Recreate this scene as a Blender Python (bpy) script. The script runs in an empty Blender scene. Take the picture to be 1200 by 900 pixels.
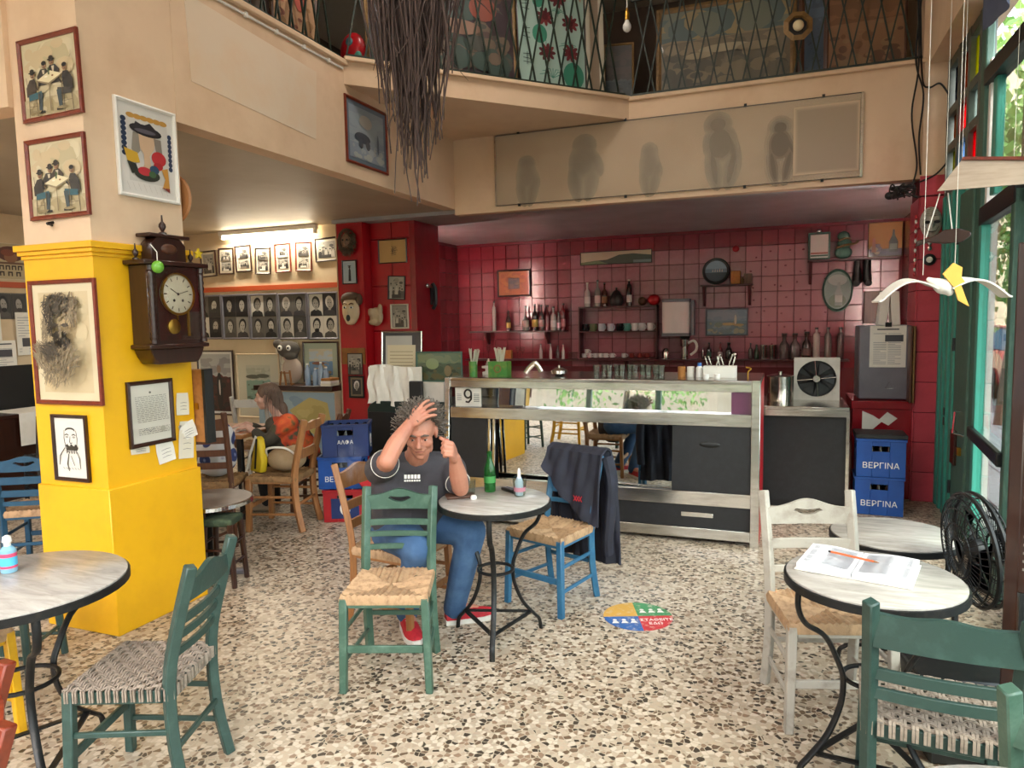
import bpy, bmesh, math, random
from math import sin, cos, pi, radians as rad
from mathutils import Vector, Matrix, Euler, noise
random.seed(7)
scene = bpy.context.scene
COL = scene.collection

# ------------------------------------------------------------------ camera, sky, exposure
cam_d = bpy.data.cameras.new('camera'); cam = bpy.data.objects.new('camera', cam_d); COL.objects.link(cam)
cam_d.sensor_width = 36.0; cam_d.lens = 837.3 / 1200 * 36.0; cam_d.clip_end = 400; cam_d.clip_start = 0.05
YAW, PITCH, ROLL = rad(21.16), rad(5.115), rad(-1.11)
_F = Vector((-sin(YAW)*cos(PITCH), cos(YAW)*cos(PITCH), -sin(PITCH))); _R = Vector((cos(YAW), sin(YAW), 0)); _U = _R.cross(_F)
_R2 = cos(ROLL)*_R + sin(ROLL)*_U; _U2 = -sin(ROLL)*_R + cos(ROLL)*_U
cam.matrix_world = Matrix(((_R2.x, _U2.x, -_F.x, 0), (_R2.y, _U2.y, -_F.y, 0), (_R2.z, _U2.z, -_F.z, 1.65), (0, 0, 0, 1)))
scene.camera = cam
world = bpy.data.worlds.new('world'); scene.world = world; world.use_nodes = True
wn = world.node_tree.nodes; wl = world.node_tree.links
for n in list(wn): wn.remove(n)
sky = wn.new('ShaderNodeTexSky'); sky.sky_type = 'NISHITA'; sky.sun_disc = False
sky.sun_elevation = rad(52); sky.sun_rotation = rad(150); sky.air_density = 1.0; sky.dust_density = 4.0; sky.ozone_density = 1.0
hsv = wn.new('ShaderNodeHueSaturation'); hsv.inputs['Saturation'].default_value = 0.45
bg = wn.new('ShaderNodeBackground'); bg.inputs['Strength'].default_value = 0.42
wo = wn.new('ShaderNodeOutputWorld')
wl.new(sky.outputs[0], hsv.inputs['Color']); wl.new(hsv.outputs[0], bg.inputs[0]); wl.new(bg.outputs[0], wo.inputs[0])
scene.view_settings.view_transform = 'Standard'; scene.view_settings.look = 'None'
scene.view_settings.exposure = 1.85; scene.view_settings.gamma = 1.0; scene.view_settings.use_curve_mapping = False
scene.cycles.max_bounces = 10; scene.cycles.diffuse_bounces = 6; scene.cycles.glossy_bounces = 4
scene.cycles.transmission_bounces = 6; scene.cycles.transparent_max_bounces = 12
scene.cycles.caustics_reflective = False; scene.cycles.caustics_refractive = False
scene.cycles.sample_clamp_indirect = 6.0
def portal(name, loc, rot, sx, sy):           # guides the sky's light through a real opening
    l = bpy.data.lights.new(name, 'AREA'); l.shape = 'RECTANGLE'; l.size = sx; l.size_y = sy; l.cycles.is_portal = True
    o = bpy.data.objects.new(name, l); COL.objects.link(o); o.location = loc; o.rotation_euler = rot
portal('front_opening_portal', (-2.6, -2.05, 2.2), (rad(90), 0, 0), 7.0, 4.2)
portal('side_glazing_portal', (1.42, 2.3, 1.9), (0, rad(90), 0), 3.6, 8.6)

# ------------------------------------------------------------------ materials
def _nt(name):
    m = bpy.data.materials.new(name); m.use_nodes = True
    return m, m.node_tree.nodes, m.node_tree.links, m.node_tree.nodes['Principled BSDF']
def lin(c):
    if isinstance(c, str):
        c = tuple(int(c[i:i+2], 16)/255 for i in (1, 3, 5))
    return tuple((v/12.92 if v <= .04045 else ((v+.055)/1.055)**2.4) for v in c[:3]) + (1,)
def mat(name, c, rough=.6, metal=0, c2=None, scale=6, amount=.5, bump=0, bscale=40, stretch=None, coat=0, spec=.5, rand=0, trans=0, alpha=1, emit=None, detail=5):
    """plain or two-tone material: noise mixes c towards c2 (wear, stain, grain), optional fine bump"""
    m, n, l, b = _nt(name)
    b.inputs['Roughness'].default_value = rough; b.inputs['Metallic'].default_value = metal
    b.inputs['Coat Weight'].default_value = coat; b.inputs['Coat Roughness'].default_value = .08
    b.inputs['Specular IOR Level'].default_value = spec; b.inputs['Transmission Weight'].default_value = trans
    b.inputs['Alpha'].default_value = alpha
    b.inputs['Base Color'].default_value = lin(c)
    if emit: b.inputs['Emission Color'].default_value = lin(c); b.inputs['Emission Strength'].default_value = emit
    tc = n.new('ShaderNodeTexCoord'); src = tc.outputs['Object']
    if stretch:
        mp = n.new('ShaderNodeMapping'); mp.inputs['Scale'].default_value = stretch; l.new(src, mp.inputs[0]); src = mp.outputs[0]
    out = None
    if c2:
        nz = n.new('ShaderNodeTexNoise'); nz.inputs['Scale'].default_value = scale; nz.inputs['Detail'].default_value = detail; nz.inputs['Roughness'].default_value = .62
        l.new(src, nz.inputs['Vector'])
        rp = n.new('ShaderNodeValToRGB'); e = rp.color_ramp.elements
        e[0].position = max(0, .5 - .35*(1-amount) - .06) if amount < 1 else .3; e[1].position = min(1, e[0].position + .3)
        e[0].color = lin(c2); e[1].color = lin(c)
        l.new(nz.outputs['Fac'], rp.inputs[0]); out = rp.outputs[0]
    if rand:
        oi = n.new('ShaderNodeObjectInfo'); mr = n.new('ShaderNodeMapRange'); mr.inputs['To Min'].default_value = 1-rand; mr.inputs['To Max'].default_value = 1+rand
        hv = n.new('ShaderNodeHueSaturation'); l.new(oi.outputs['Random'], mr.inputs[0]); l.new(mr.outputs[0], hv.inputs['Value'])
        if out: l.new(out, hv.inputs['Color'])
        else: hv.inputs['Color'].default_value = lin(c)
        out = hv.outputs[0]
    if out: l.new(out, b.inputs['Base Color'])
    if bump:
        nb = n.new('ShaderNodeTexNoise'); nb.inputs['Scale'].default_value = bscale; nb.inputs['Detail'].default_value = 4; l.new(src, nb.inputs['Vector'])
        bp = n.new('ShaderNodeBump'); bp.inputs['Strength'].default_value = bump; bp.inputs['Distance'].default_value = .01
        l.new(nb.outputs['Fac'], bp.inputs['Height']); l.new(bp.outputs[0], b.inputs['Normal'])
    return m
def colmat(name, rough=.55, coat=0, bump=0):
    """flat print: colours come from the mesh's own 'Col' attribute"""
    m, n, l, b = _nt(name); a = n.new('ShaderNodeAttribute'); a.attribute_name = 'Col'
    l.new(a.outputs['Color'], b.inputs['Base Color']); b.inputs['Roughness'].default_value = rough; b.inputs['Coat Weight'].default_value = coat
    b.inputs['Coat Roughness'].default_value = .06
    return m
def glassmat(name, tint='#ffffff', rough=.0, mixr=.9):
    """thin pane or vessel: see-through with a Fresnel sheen"""
    m, n, l, b = _nt(name); o = n['Material Output']; n.remove(b)
    t = n.new('ShaderNodeBsdfTransparent'); t.inputs[0].default_value = lin(tint)
    g = n.new('ShaderNodeBsdfGlossy'); g.inputs['Roughness'].default_value = rough
    lw = n.new('ShaderNodeLayerWeight'); lw.inputs['Blend'].default_value = .5; p5 = n.new('ShaderNodeMath'); p5.operation = 'POWER'; p5.inputs[1].default_value = 4
    f = n.new('ShaderNodeMath'); f.operation = 'MULTIPLY_ADD'; f.inputs[1].default_value = .8; f.inputs[2].default_value = .035; mx = n.new('ShaderNodeMixShader')
    l.new(lw.outputs['Facing'], p5.inputs[0]); l.new(p5.outputs[0], f.inputs[0]); l.new(f.outputs[0], mx.inputs[0]); l.new(t.outputs[0], mx.inputs[1]); l.new(g.outputs[0], mx.inputs[2]); l.new(mx.outputs[0], o.inputs[0])
    return m
M = {}
M['print'] = colmat('print_matt', .6); M['printg'] = colmat('print_glazed', .45, .35)
M['cream'] = mat('cream_plaster', '#e0c3a3', .75, c2='#cfae8d', scale=1.6, amount=.45, bump=.15, bscale=14)
M['cream_patch'] = mat('pale_plaster_patch', '#dfcbb2', .75, c2='#dfc4a5', scale=3.0, amount=.5, bump=.12, bscale=14)
M['soffit'] = mat('soffit_paint', '#b3a794', .5, c2='#a2937d', scale=1.2, amount=.5, bump=.05, bscale=8)
M['soffit2'] = mat('bar_soffit_paint', '#a5a4a6', .45, c2='#918f90', scale=2.5, amount=.55, bump=.1, bscale=10)
M['ceil'] = mat('ceiling_paint', '#d8cdb8', .8)
M['yellow'] = mat('yellow_gloss_paint', '#e9b013', .42, c2='#dca30f', scale=3, amount=.4, bump=.06, bscale=20)
M['redpaint'] = mat('red_gloss_paint', '#b00f1c', .3, c2='#98101b', scale=2.5, amount=.5, bump=.05, bscale=10)
M['redtile'] = mat('red_tile_glaze', '#7a222d', .2, c2='#691a24', scale=4, amount=.5, rand=.16, spec=.6)
M['sheentile'] = mat('sheen_pink_tile_glaze', '#965a63', .2, c2='#864b54', scale=6, amount=.5, rand=.1, spec=.7)  # pinkish cast of the window sheen painted into the red glaze
M['grout'] = mat('dark_red_grout', '#571219', .8)
M['pillartile'] = mat('pillar_red_tile', '#c04653', .3, c2='#ab3944', scale=7, amount=.4, rand=.07)
M['wallcream'] = mat('yellowed_wall_paint', '#d3bd9c', .75, c2='#c2a985', scale=2, amount=.45)
M['orange'] = mat('orange_stripe_paint', '#b4491d', .55)
M['black'] = mat('black_plastic', '#141414', .45)
M['blackmetal'] = mat('black_iron', '#1c1d1e', .45, metal=.4, c2='#34302b', scale=30, amount=.3)
M['steel'] = mat('brushed_steel', '#d6d2cb', .2, metal=1, c2='#b8b2a8', scale=5, amount=.5, stretch=(1, 4, 6))
M['chrome'] = mat('chrome', '#dadada', .12, metal=1)
M['mirror'] = mat('mirror_glass', '#d3d6d2', .015, metal=1)
M['darkpanel'] = mat('black_laminate', '#1a1a1c', .38, c2='#222226', scale=20, amount=.5)
M['glass'] = glassmat('clear_glass'); M['glassgreen'] = glassmat('green_tinted_glass', '#f1f7f4')
M['bottlegreen'] = mat('green_bottle_glass', '#2f8a3d', .06, trans=.75, spec=.6)
M['bottleclear'] = glassmat('clear_bottle_glass', '#e8ece8', .02)
M['teal'] = mat('teal_green_gloss_paint', '#3c9180', .4, c2='#3f7868', scale=9, amount=.35, bump=.08, stretch=(8, 8, 1))
M['darkteal'] = mat('weathered_green_paint', '#3d5f52', .55, c2='#567466', scale=14, amount=.4, bump=.1, stretch=(6, 6, 1))
M['greenchair'] = mat('sea_green_chair_paint', '#3f5c4d', .42, c2='#5f7a6b', scale=11, amount=.34, bump=.1, bscale=60)
M['dkgreenchair'] = mat('dark_green_chair_paint', '#2b423c', .42, c2='#3c564f', scale=11, amount=.34, bump=.1, bscale=60)
M['bluechair'] = mat('blue_chair_paint', '#2a6286', .42, c2='#3f7896', scale=11, amount=.34, bump=.1, bscale=60)
M['dkbluechair'] = mat('deep_blue_chair_paint', '#1f4a66', .45, c2='#2c5872', scale=11, amount=.34)
M['whitechair'] = mat('worn_white_chair_paint', '#aba498', .6, c2='#83786a', scale=10, amount=.3, bump=.12, bscale=50, detail=8)
M['yellowchair'] = mat('yellow_chair_paint', '#d9a519', .4, c2='#c4900f', scale=9, amount=.4)
M['pine'] = mat('varnished_pine', '#a06d40', .42, c2='#835432', scale=5, amount=.5, stretch=(9, 9, 1), bump=.06)
M['wood'] = mat('brown_wood', '#5a3520', .42, c2='#432514', scale=5, amount=.5, stretch=(9, 9, 1), bump=.06)
M['darkwood'] = mat('dark_walnut', '#33190f', .3, c2='#241009', scale=6, amount=.5, stretch=(6, 6, 1), coat=.3)
M['redwood'] = mat('reddish_frame_wood', '#7a2f19', .35, c2='#602212', scale=6, amount=.5, stretch=(6, 6, 6))
M['gold'] = mat('gilt_frame', '#84653a', .5, metal=.2, c2='#644a28', scale=20, amount=.4)
M['white'] = mat('white_paint', '#e4e0d8', .45); M['paper'] = mat('paper', '#e6e1d6', .8, c2='#d9d3c5', scale=7, amount=.4)
M['kraft'] = mat('cork_board', '#a56d34', .8, c2='#8e5a28', scale=30, amount=.5)
M['brass'] = mat('brass', '#b58a3a', .3, metal=1)
# ------------------------------------------------------------------ mesh helpers
class MB:
    """collects shapes into one mesh"""
    def __init__(s): s.v = []; s.f = []; s.c = []
    def add(s, vs, fs, col=None):
        k = len(s.v); s.v += [tuple(p) for p in vs]; s.f += [[i+k for i in f] for f in fs]; s.c += [col]*len(fs); return s
    def box(s, x0, x1, y0, y1, z0, z1, col=None):
        return s.add([(x0,y0,z0),(x1,y0,z0),(x1,y1,z0),(x0,y1,z0),(x0,y0,z1),(x1,y0,z1),(x1,y1,z1),(x0,y1,z1)],
                     [[3,2,1,0],[4,5,6,7],[0,1,5,4],[1,2,6,5],[2,3,7,6],[3,0,4,7]], col)
    def obox(s, c, size, R=None, col=None):
        R = R or Matrix.Identity(3); c = Vector(c); h = Vector(size)/2
        P = [c + R @ Vector((h.x*a, h.y*b, h.z*d)) for d in (-1,1) for a,b in ((-1,-1),(1,-1),(1,1),(-1,1))]
        return s.add(P, [[3,2,1,0],[4,5,6,7],[0,1,5,4],[1,2,6,5],[2,3,7,6],[3,0,4,7]], col)
    def bar(s, p, q, w, d, up=(0,0,1), w2=None, d2=None, col=None):
        """rectangular bar from p to q; w along side, d along up"""
        p, q, up = Vector(p), Vector(q), Vector(up); t = (q-p).normalized()
        if abs(t.dot(up)) > .98: up = Vector((0,1,0))
        sd = t.cross(up).normalized(); u = sd.cross(t).normalized(); w2 = w2 or w; d2 = d2 or d
        P = [p+sd*a*w/2+u*b*d/2 for a,b in ((-1,-1),(1,-1),(1,1),(-1,1))] + [q+sd*a*w2/2+u*b*d2/2 for a,b in ((-1,-1),(1,-1),(1,1),(-1,1))]
        return s.add(P, [[0,1,2,3],[7,6,5,4],[4,5,1,0],[5,6,2,1],[6,7,3,2],[7,4,0,3]], col)
    def tube(s, pts, r, n=8, closed=False, flat=None, col=None):
        """round tube along pts; r number or list; flat=(a,b) squeezes the section"""
        pts = [Vector(p) for p in pts]; N = len(pts); rr = r if isinstance(r, (list, tuple)) else [r]*N
        V = []; u = None
        for i, p in enumerate(pts):
            t = (pts[(i+1) % N] - pts[i-1]) if closed else (pts[min(i+1,N-1)] - pts[max(i-1,0)])
            t = t.normalized() if t.length > 1e-9 else Vector((0,0,1))
            if u is None:
                u = t.orthogonal().normalized()
                if flat: u = (Vector((0,0,1)) - t*t.z); u = u.normalized() if u.length > .05 else Vector((0,1,0))
            u = (u - t*u.dot(t)); u = u.normalized() if u.length > 1e-6 else t.orthogonal().normalized()
            w = t.cross(u); a, b = flat or (1,1)
            for k in range(n):
                th = 2*pi*k/n + pi/n; V.append(p + (u*cos(th)*a + w*sin(th)*b)*rr[i])
        F = []
        for i in range(N if closed else N-1):
            for k in range(n):
                a0, a1 = i*n+k, i*n+(k+1) % n; j = (i+1) % N
                F.append([a0, a1, j*n+(k+1) % n, j*n+k])
        if not closed: F += [list(range(n))[::-1], [ (N-1)*n+k for k in range(n)]]
        return s.add(V, F, col)
    def lathe(s, prof, n=20, c=(0,0,0), R=None, cap=True, col=None):
        c = Vector(c); R = R or Matrix.Identity(3); V = []; F = []
        for r, z in prof:
            for k in range(n): V.append(c + R @ Vector((r*cos(2*pi*k/n), r*sin(2*pi*k/n), z)))
        for i in range(len(prof)-1):
            for k in range(n): F.append([i*n+k, i*n+(k+1) % n, (i+1)*n+(k+1) % n, (i+1)*n+k])
        if cap: F += [list(range(n))[::-1], [(len(prof)-1)*n+k for k in range(n)]]
        return s.add(V, F, col)
    def prism(s, poly, d0, d1, fn, col=None):
        """2D outline (CCW) extruded; fn(u,v,d) -> point"""
        n = len(poly); V = [fn(u,v,d0) for u,v in poly] + [fn(u,v,d1) for u,v in poly]
        F = [list(range(n))[::-1], list(range(n,2*n))] + [[i,(i+1)%n,n+(i+1)%n,n+i] for i in range(n)]
        return s.add(V, F, col)
    def ell(s, c, r, n=14, m=9, R=None, col=None):
        c = Vector(c); R = R or Matrix.Identity(3); r = (r,r,r) if not hasattr(r,'__len__') else r
        V = [c + R @ Vector((0,0,-r[2]))]; F = []
        for j in range(1,m):
            ph = -pi/2 + pi*j/m
            for k in range(n): V.append(c + R @ Vector((r[0]*cos(ph)*cos(2*pi*k/n), r[1]*cos(ph)*sin(2*pi*k/n), r[2]*sin(ph))))
        V.append(c + R @ Vector((0,0,r[2]))); e = len(V)-1
        for k in range(n):
            F.append([0, 1+(k+1)%n, 1+k]); F.append([e, e-n+k, e-n+(k+1)%n])
            for j in range(m-2): a = 1+j*n; F.append([a+k, a+(k+1)%n, a+n+(k+1)%n, a+n+k])
        return s.add(V, F, col)
    def grid(s, fn, nu, nv, col=None):
        V = [fn(i/nu, j/nv) for j in range(nv+1) for i in range(nu+1)]
        F = [[j*(nu+1)+i, j*(nu+1)+i+1, (j+1)*(nu+1)+i+1, (j+1)*(nu+1)+i] for j in range(nv) for i in range(nu)]
        return s.add(V, F, col)
    def mesh(s, name, m, bevel=0, smooth=True, seg=1):
        me = bpy.data.meshes.new(name); me.from_pydata(s.v, [], s.f)
        if any(c is not None for c in s.c):
            a = me.color_attributes.new('Col', 'FLOAT_COLOR', 'CORNER'); i = 0
            buf = []
            for f, c in zip(s.f, s.c): buf += list(lin(c or '#808080'))*len(f)
            a.data.foreach_set('color', buf)
        if bevel:
            bm = bmesh.new(); bm.from_mesh(me)
            es = [e for e in bm.edges if len(e.link_faces) == 2 and e.calc_face_angle(0) > .6]
            bmesh.ops.bevel(bm, geom=es, offset=bevel, segments=seg, profile=.5, affect='EDGES', clamp_overlap=True)
            bm.to_mesh(me); bm.free()
        me.materials.append(M[m] if isinstance(m, str) else m)
        if smooth: me.shade_smooth(); me.set_sharp_from_angle(angle=rad(38))
        return me
    def build(s, name, m, parent=None, label=None, bevel=0, smooth=True, loc=None, rot=None, kind=None, seg=1):
        return place(name, s.mesh(name, m, bevel, smooth, seg), parent, label, loc, rot, kind)
def place(name, me, parent=None, label=None, loc=None, rot=None, kind=None):
    o = bpy.data.objects.new(name, me); COL.objects.link(o)
    if parent: o.parent = parent
    if loc is not None: o.location = loc
    if rot is not None: o.rotation_euler = rot
    if label: o['label'] = label
    if kind: o['kind'] = kind
    return o
def tag(o, label, cat, group=None, kind=None):
    o['label'] = label; o['category'] = cat
    if group: o['group'] = group
    if kind: o['kind'] = kind
    return o
def thing(name, label, cat, loc=(0,0,0), rz=0, group=None):
    o = bpy.data.objects.new(name, None); COL.objects.link(o); o.location = loc; o.rotation_euler = (0,0,rz); o.empty_display_size = .1
    return tag(o, label, cat, group)
def struct(o): o['kind'] = 'structure'; return o
def dup(root, loc, rz=None, label=None, group=None, rot=None):
    def cp(o, par):
        c = o.copy(); COL.objects.link(c)
        if par: c.parent = par
        for ch in o.children: cp(ch, c)
        return c
    r = cp(root, None); r.location = loc
    if rz is not None: r.rotation_euler = (0,0,rz)
    if rot is not None: r.rotation_euler = rot
    if label: r['label'] = label
    if group: r['group'] = group
    return r
def arc(c, r, a0, a1, n, z=0): return [(c[0]+r*cos(a0+(a1-a0)*i/n), c[1]+r*sin(a0+(a1-a0)*i/n), z) for i in range(n+1)]
def catmull(P, k=6):
    P = [Vector(p) for p in P]; out = []
    for i in range(len(P)-1):
        a, b, c, d = P[max(i-1,0)], P[i], P[i+1], P[min(i+2,len(P)-1)]
        for j in range(k):
            t = j/k; out.append(.5*((2*b)+(c-a)*t+(2*a-5*b+4*c-d)*t*t+(3*b-a-3*c+d)*t**3))
    return out + [P[-1]]
def text_mesh(name, body, size, m, parent=None, loc=(0,0,0), rot=(0,0,0), align='CENTER', ext=.0006, label=None, xs=1):
    cu = bpy.data.curves.new(name, 'FONT'); cu.body = body; cu.size = size; cu.align_x = align; cu.align_y = 'CENTER'; cu.extrude = ext; cu.resolution_u = 2
    tmp = bpy.data.objects.new(name+'_src', cu); COL.objects.link(tmp)
    dg = bpy.context.evaluated_depsgraph_get(); me = bpy.data.meshes.new_from_object(tmp.evaluated_get(dg)); bpy.data.objects.remove(tmp)
    me.materials.clear(); me.materials.append(M[m] if isinstance(m, str) else m)
    o = place(name, me, parent, label, loc, rot); o.scale = (xs, 1, 1)
    return o
# ------------------------------------------------------------------ floor, walls, soffits, mezzanine
def terrazzo():
    m, n, l, b = _nt('broken_marble_floor'); tc = n.new('ShaderNodeTexCoord')
    nz = n.new('ShaderNodeTexNoise'); nz.inputs['Scale'].default_value = 9; l.new(tc.outputs['Object'], nz.inputs['Vector'])
    mx = n.new('ShaderNodeMix'); mx.data_type = 'RGBA'; mx.inputs['Factor'].default_value = .03
    l.new(tc.outputs['Object'], mx.inputs['A']); l.new(nz.outputs['Color'], mx.inputs['B'])
    vo = n.new('ShaderNodeTexVoronoi'); vo.inputs['Scale'].default_value = 46; vo.inputs['Randomness'].default_value = 1
    l.new(mx.outputs['Result'], vo.inputs['Vector'])
    sp = n.new('ShaderNodeSeparateColor'); l.new(vo.outputs['Color'], sp.inputs[0])
    rp = n.new('ShaderNodeValToRGB'); rp.color_ramp.interpolation = 'CONSTANT'; e = rp.color_ramp.elements
    cols = [(0, '#41382f'), (.13, '#6c5846'), (.29, '#8f7762'), (.42, '#b3a28d'), (.62, '#c6b8a5'), (.86, '#a99884')]
    e[0].color = lin(cols[0][1]); e[1].position = cols[1][0]; e[1].color = lin(cols[1][1])
    for p, c in cols[2:]: k = e.new(p); k.color = lin(c)
    l.new(sp.outputs[0], rp.inputs[0])
    ve = n.new('ShaderNodeTexVoronoi'); ve.feature = 'DISTANCE_TO_EDGE'; ve.inputs['Scale'].default_value = 46; l.new(mx.outputs['Result'], ve.inputs['Vector'])
    st = n.new('ShaderNodeMapRange'); st.inputs['From Min'].default_value = .02; st.inputs['From Max'].default_value = .10; l.new(ve.outputs['Distance'], st.inputs[0])
    gm = n.new('ShaderNodeMix'); gm.data_type = 'RGBA'; gm.inputs['A'].default_value = lin('#b0a48f')
    l.new(st.outputs[0], gm.inputs['Factor']); l.new(rp.outputs[0], gm.inputs['B']); l.new(gm.outputs['Result'], b.inputs['Base Color'])
    b.inputs['Roughness'].default_value = .40; b.inputs['Specular IOR Level'].default_value = .5
    bp = n.new('ShaderNodeBump'); bp.inputs['Strength'].default_value = .08; bp.inputs['Distance'].default_value = .004
    l.new(st.outputs[0], bp.inputs['Height']); l.new(bp.outputs[0], b.inputs['Normal'])
    return m
M['floor'] = terrazzo()
def S(name, m, *a, **k): return struct(MB().box(*a).build(name, m, **k))
S('floor', 'floor', -7.6, 1.30, -2.1, 10.2, -.12, 0)
S('ceiling', 'ceil', -7.7, 1.40, -2.1, 10.4, 5.20, 5.35)
S('wall_left', 'wallcream', -7.7, -7.55, -2.1, 7.5, -.1, 5.2)
S('wall_lounge_back', 'wallcream', -7.7, -4.92, 7.36, 7.52, -.1, 2.84)
# orange painted stripe on both lounge walls
st = S('trim_1', 'orange', -7.55, -4.92, 7.345, 7.365, 2.085, 2.145)
st = S('trim_2', 'orange', -7.56, -7.535, 2.0, 7.345, 2.085, 2.145)
# lounge soffit and mezzanine slab above it
S('ceiling_lounge', 'soffit', -7.6, -3.345, 2.70, 7.36, 2.84, 2.98)
S('wall_front_beam', 'cream', -7.6, -3.83, 2.66, 2.80, 2.815, 3.72)
beam = S('wall_side_beam', 'cream', -3.47, -3.33, 3.292, 7.02, 2.835, 3.70)
S('trim_3', 'cream', -3.49, -3.30, 2.66, 5.06, 3.69, 3.735, bevel=.008)                      # ledge under the railing
# conduit clipped under the ledge
cd = MB(); cd.tube([(-3.322, 2.7, 3.66), (-3.322, 5.0, 3.66)], .009, 6)
cb = struct(cd.build('trim_conduit', 'white'))
for i in range(7): MB().box(-3.333, -3.309, 3.0+i*.3, 3.02+i*.3, 3.645, 3.676).build('clip', 'white', cb)
# repainted paler patch on the beam (thin second coat of plaster)
pat = MB().prism([(3.42,3.10),(4.62,3.03),(4.66,3.53),(3.9,3.57),(3.40,3.60)], 0, .003, lambda u,v,d: (-3.33+d, u, v)).build('plaster_patch', 'cream_patch', beam)
# bar soffit, beam with the sheet of frosted plastic, diagonal balcony corner
S('ceiling_bar', 'soffit2', -4.95, 1.30, 7.10, 10.2, 2.80, 2.95)
bb = S('wall_bar_beam', 'cream', -3.33, 1.03, 7.02, 7.14, 2.775, 3.73)
S('trim_4', 'cream', -1.46, 1.05, 6.985, 7.16, 3.715, 3.755, bevel=.008)
S('wall_beam_end', 'cream', 1.03, 1.26, 6.99, 7.14, 2.78, 3.73)
struct(MB().prism([(-3.335,5.02),(-1.45,7.03),(-3.335,7.03)], 3.55, 3.74, lambda u,v,d: (u,v,d)).build('ceiling_balcony_corner', 'cream'))
dl = MB(); dl.bar((-3.33,5.03,3.745), (-1.46,7.02,3.745), .07, .035); struct(dl.build('trim_5', 'cream', bevel=.006))
S('floor_mezzanine_bar', 'soffit2', -4.95, 1.2, 7.14, 10.2, 3.5, 3.6)
S('floor_mezzanine_lounge', 'soffit2', -7.5, -3.47, 2.80, 7.3, 3.5, 3.6)
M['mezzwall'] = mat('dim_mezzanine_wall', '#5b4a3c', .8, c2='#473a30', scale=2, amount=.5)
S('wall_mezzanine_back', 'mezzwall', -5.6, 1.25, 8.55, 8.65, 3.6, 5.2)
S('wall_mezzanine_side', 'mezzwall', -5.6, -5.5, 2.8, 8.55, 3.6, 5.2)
# ------ left pillar: wider base, yellow shaft with a cornice, cream top
pil = S('wall_pillar', 'yellow', -3.845, -3.333, 2.689, 3.295, .80, 2.075)
MB().box(-3.858, -3.318, 2.676, 3.308, 0, .80).build('pillar_base', 'yellow', pil, bevel=.004)
cr = MB()
for k, (e, z0, z1) in enumerate(((.010, 2.02, 2.04), (.022, 2.04, 2.062), (.034, 2.062, 2.095))):
    cr.box(-3.845-e, -3.333+e, 2.689-e, 3.295+e, z0, z1)
cr.build('cornice', 'yellow', pil, bevel=.003)
MB().box(-3.83, -3.333, 2.690, 3.293, 2.095, 5.2).build('shaft_top', 'cream', pil, label='cream plastered upper shaft')
# ------ red column by the lounge and the tiled bar walls
colm = S('wall_red_column', 'redpaint', -4.92, -4.57, 7.14, 7.9, 0, 2.84)
MB().box(-4.925, -4.915, 7.13, 7.9, 0, 2.84).build('edge_bead', 'wallcream', colm)
MB().box(-4.90, -4.585, 7.128, 7.142, 1.17, 1.36).build('gilt_panel', mat('dull_gold_paint', '#8a5a1c', .35, c2='#7a3a1a', scale=9, amount=.5), colm, label='dull gold painted band')
M['redcol2'] = mat('darker_red_wall_paint', '#8f0f1c', .25, c2='#7e0d18', scale=3, amount=.5)
c2 = S('wall_red_return', 'redcol2', -4.57, -4.02, 7.32, 7.9, 0, 2.80)
for z0, z1 in ((2.62,2.80),(2.08,2.60),(1.56,2.06),(1.04,1.54),(.52,1.02)):
    MB().box(-4.565, -4.29, 7.305, 7.322, z0, z1).build('panel', 'redpaint', c2, bevel=.004)
    MB().box(-4.28, -4.025, 7.305, 7.322, z0, z1).build('panel', 'redpaint', c2, bevel=.004)
S('wall_red_side', 'redcol2', -4.05, -3.98, 7.30, 7.9, 0, 2.80)
wl_ = S('wall_bar_left', 'grout', -4.86, -4.74, 7.9, 10.05, 0, 2.80)
wb = S('wall_bar_back', 'grout', -4.86, 1.35, 10.03, 10.15, 0, 2.80)
T = .2
def tilemesh(m, w, h, d=.012):
    return MB().box(-w/2, w/2, -d, 0, -h/2, h/2).mesh('tile', m, bevel=.003)
t_red, t_pink, t_half = tilemesh('redtile', T-.005, T-.005), None, None
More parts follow.
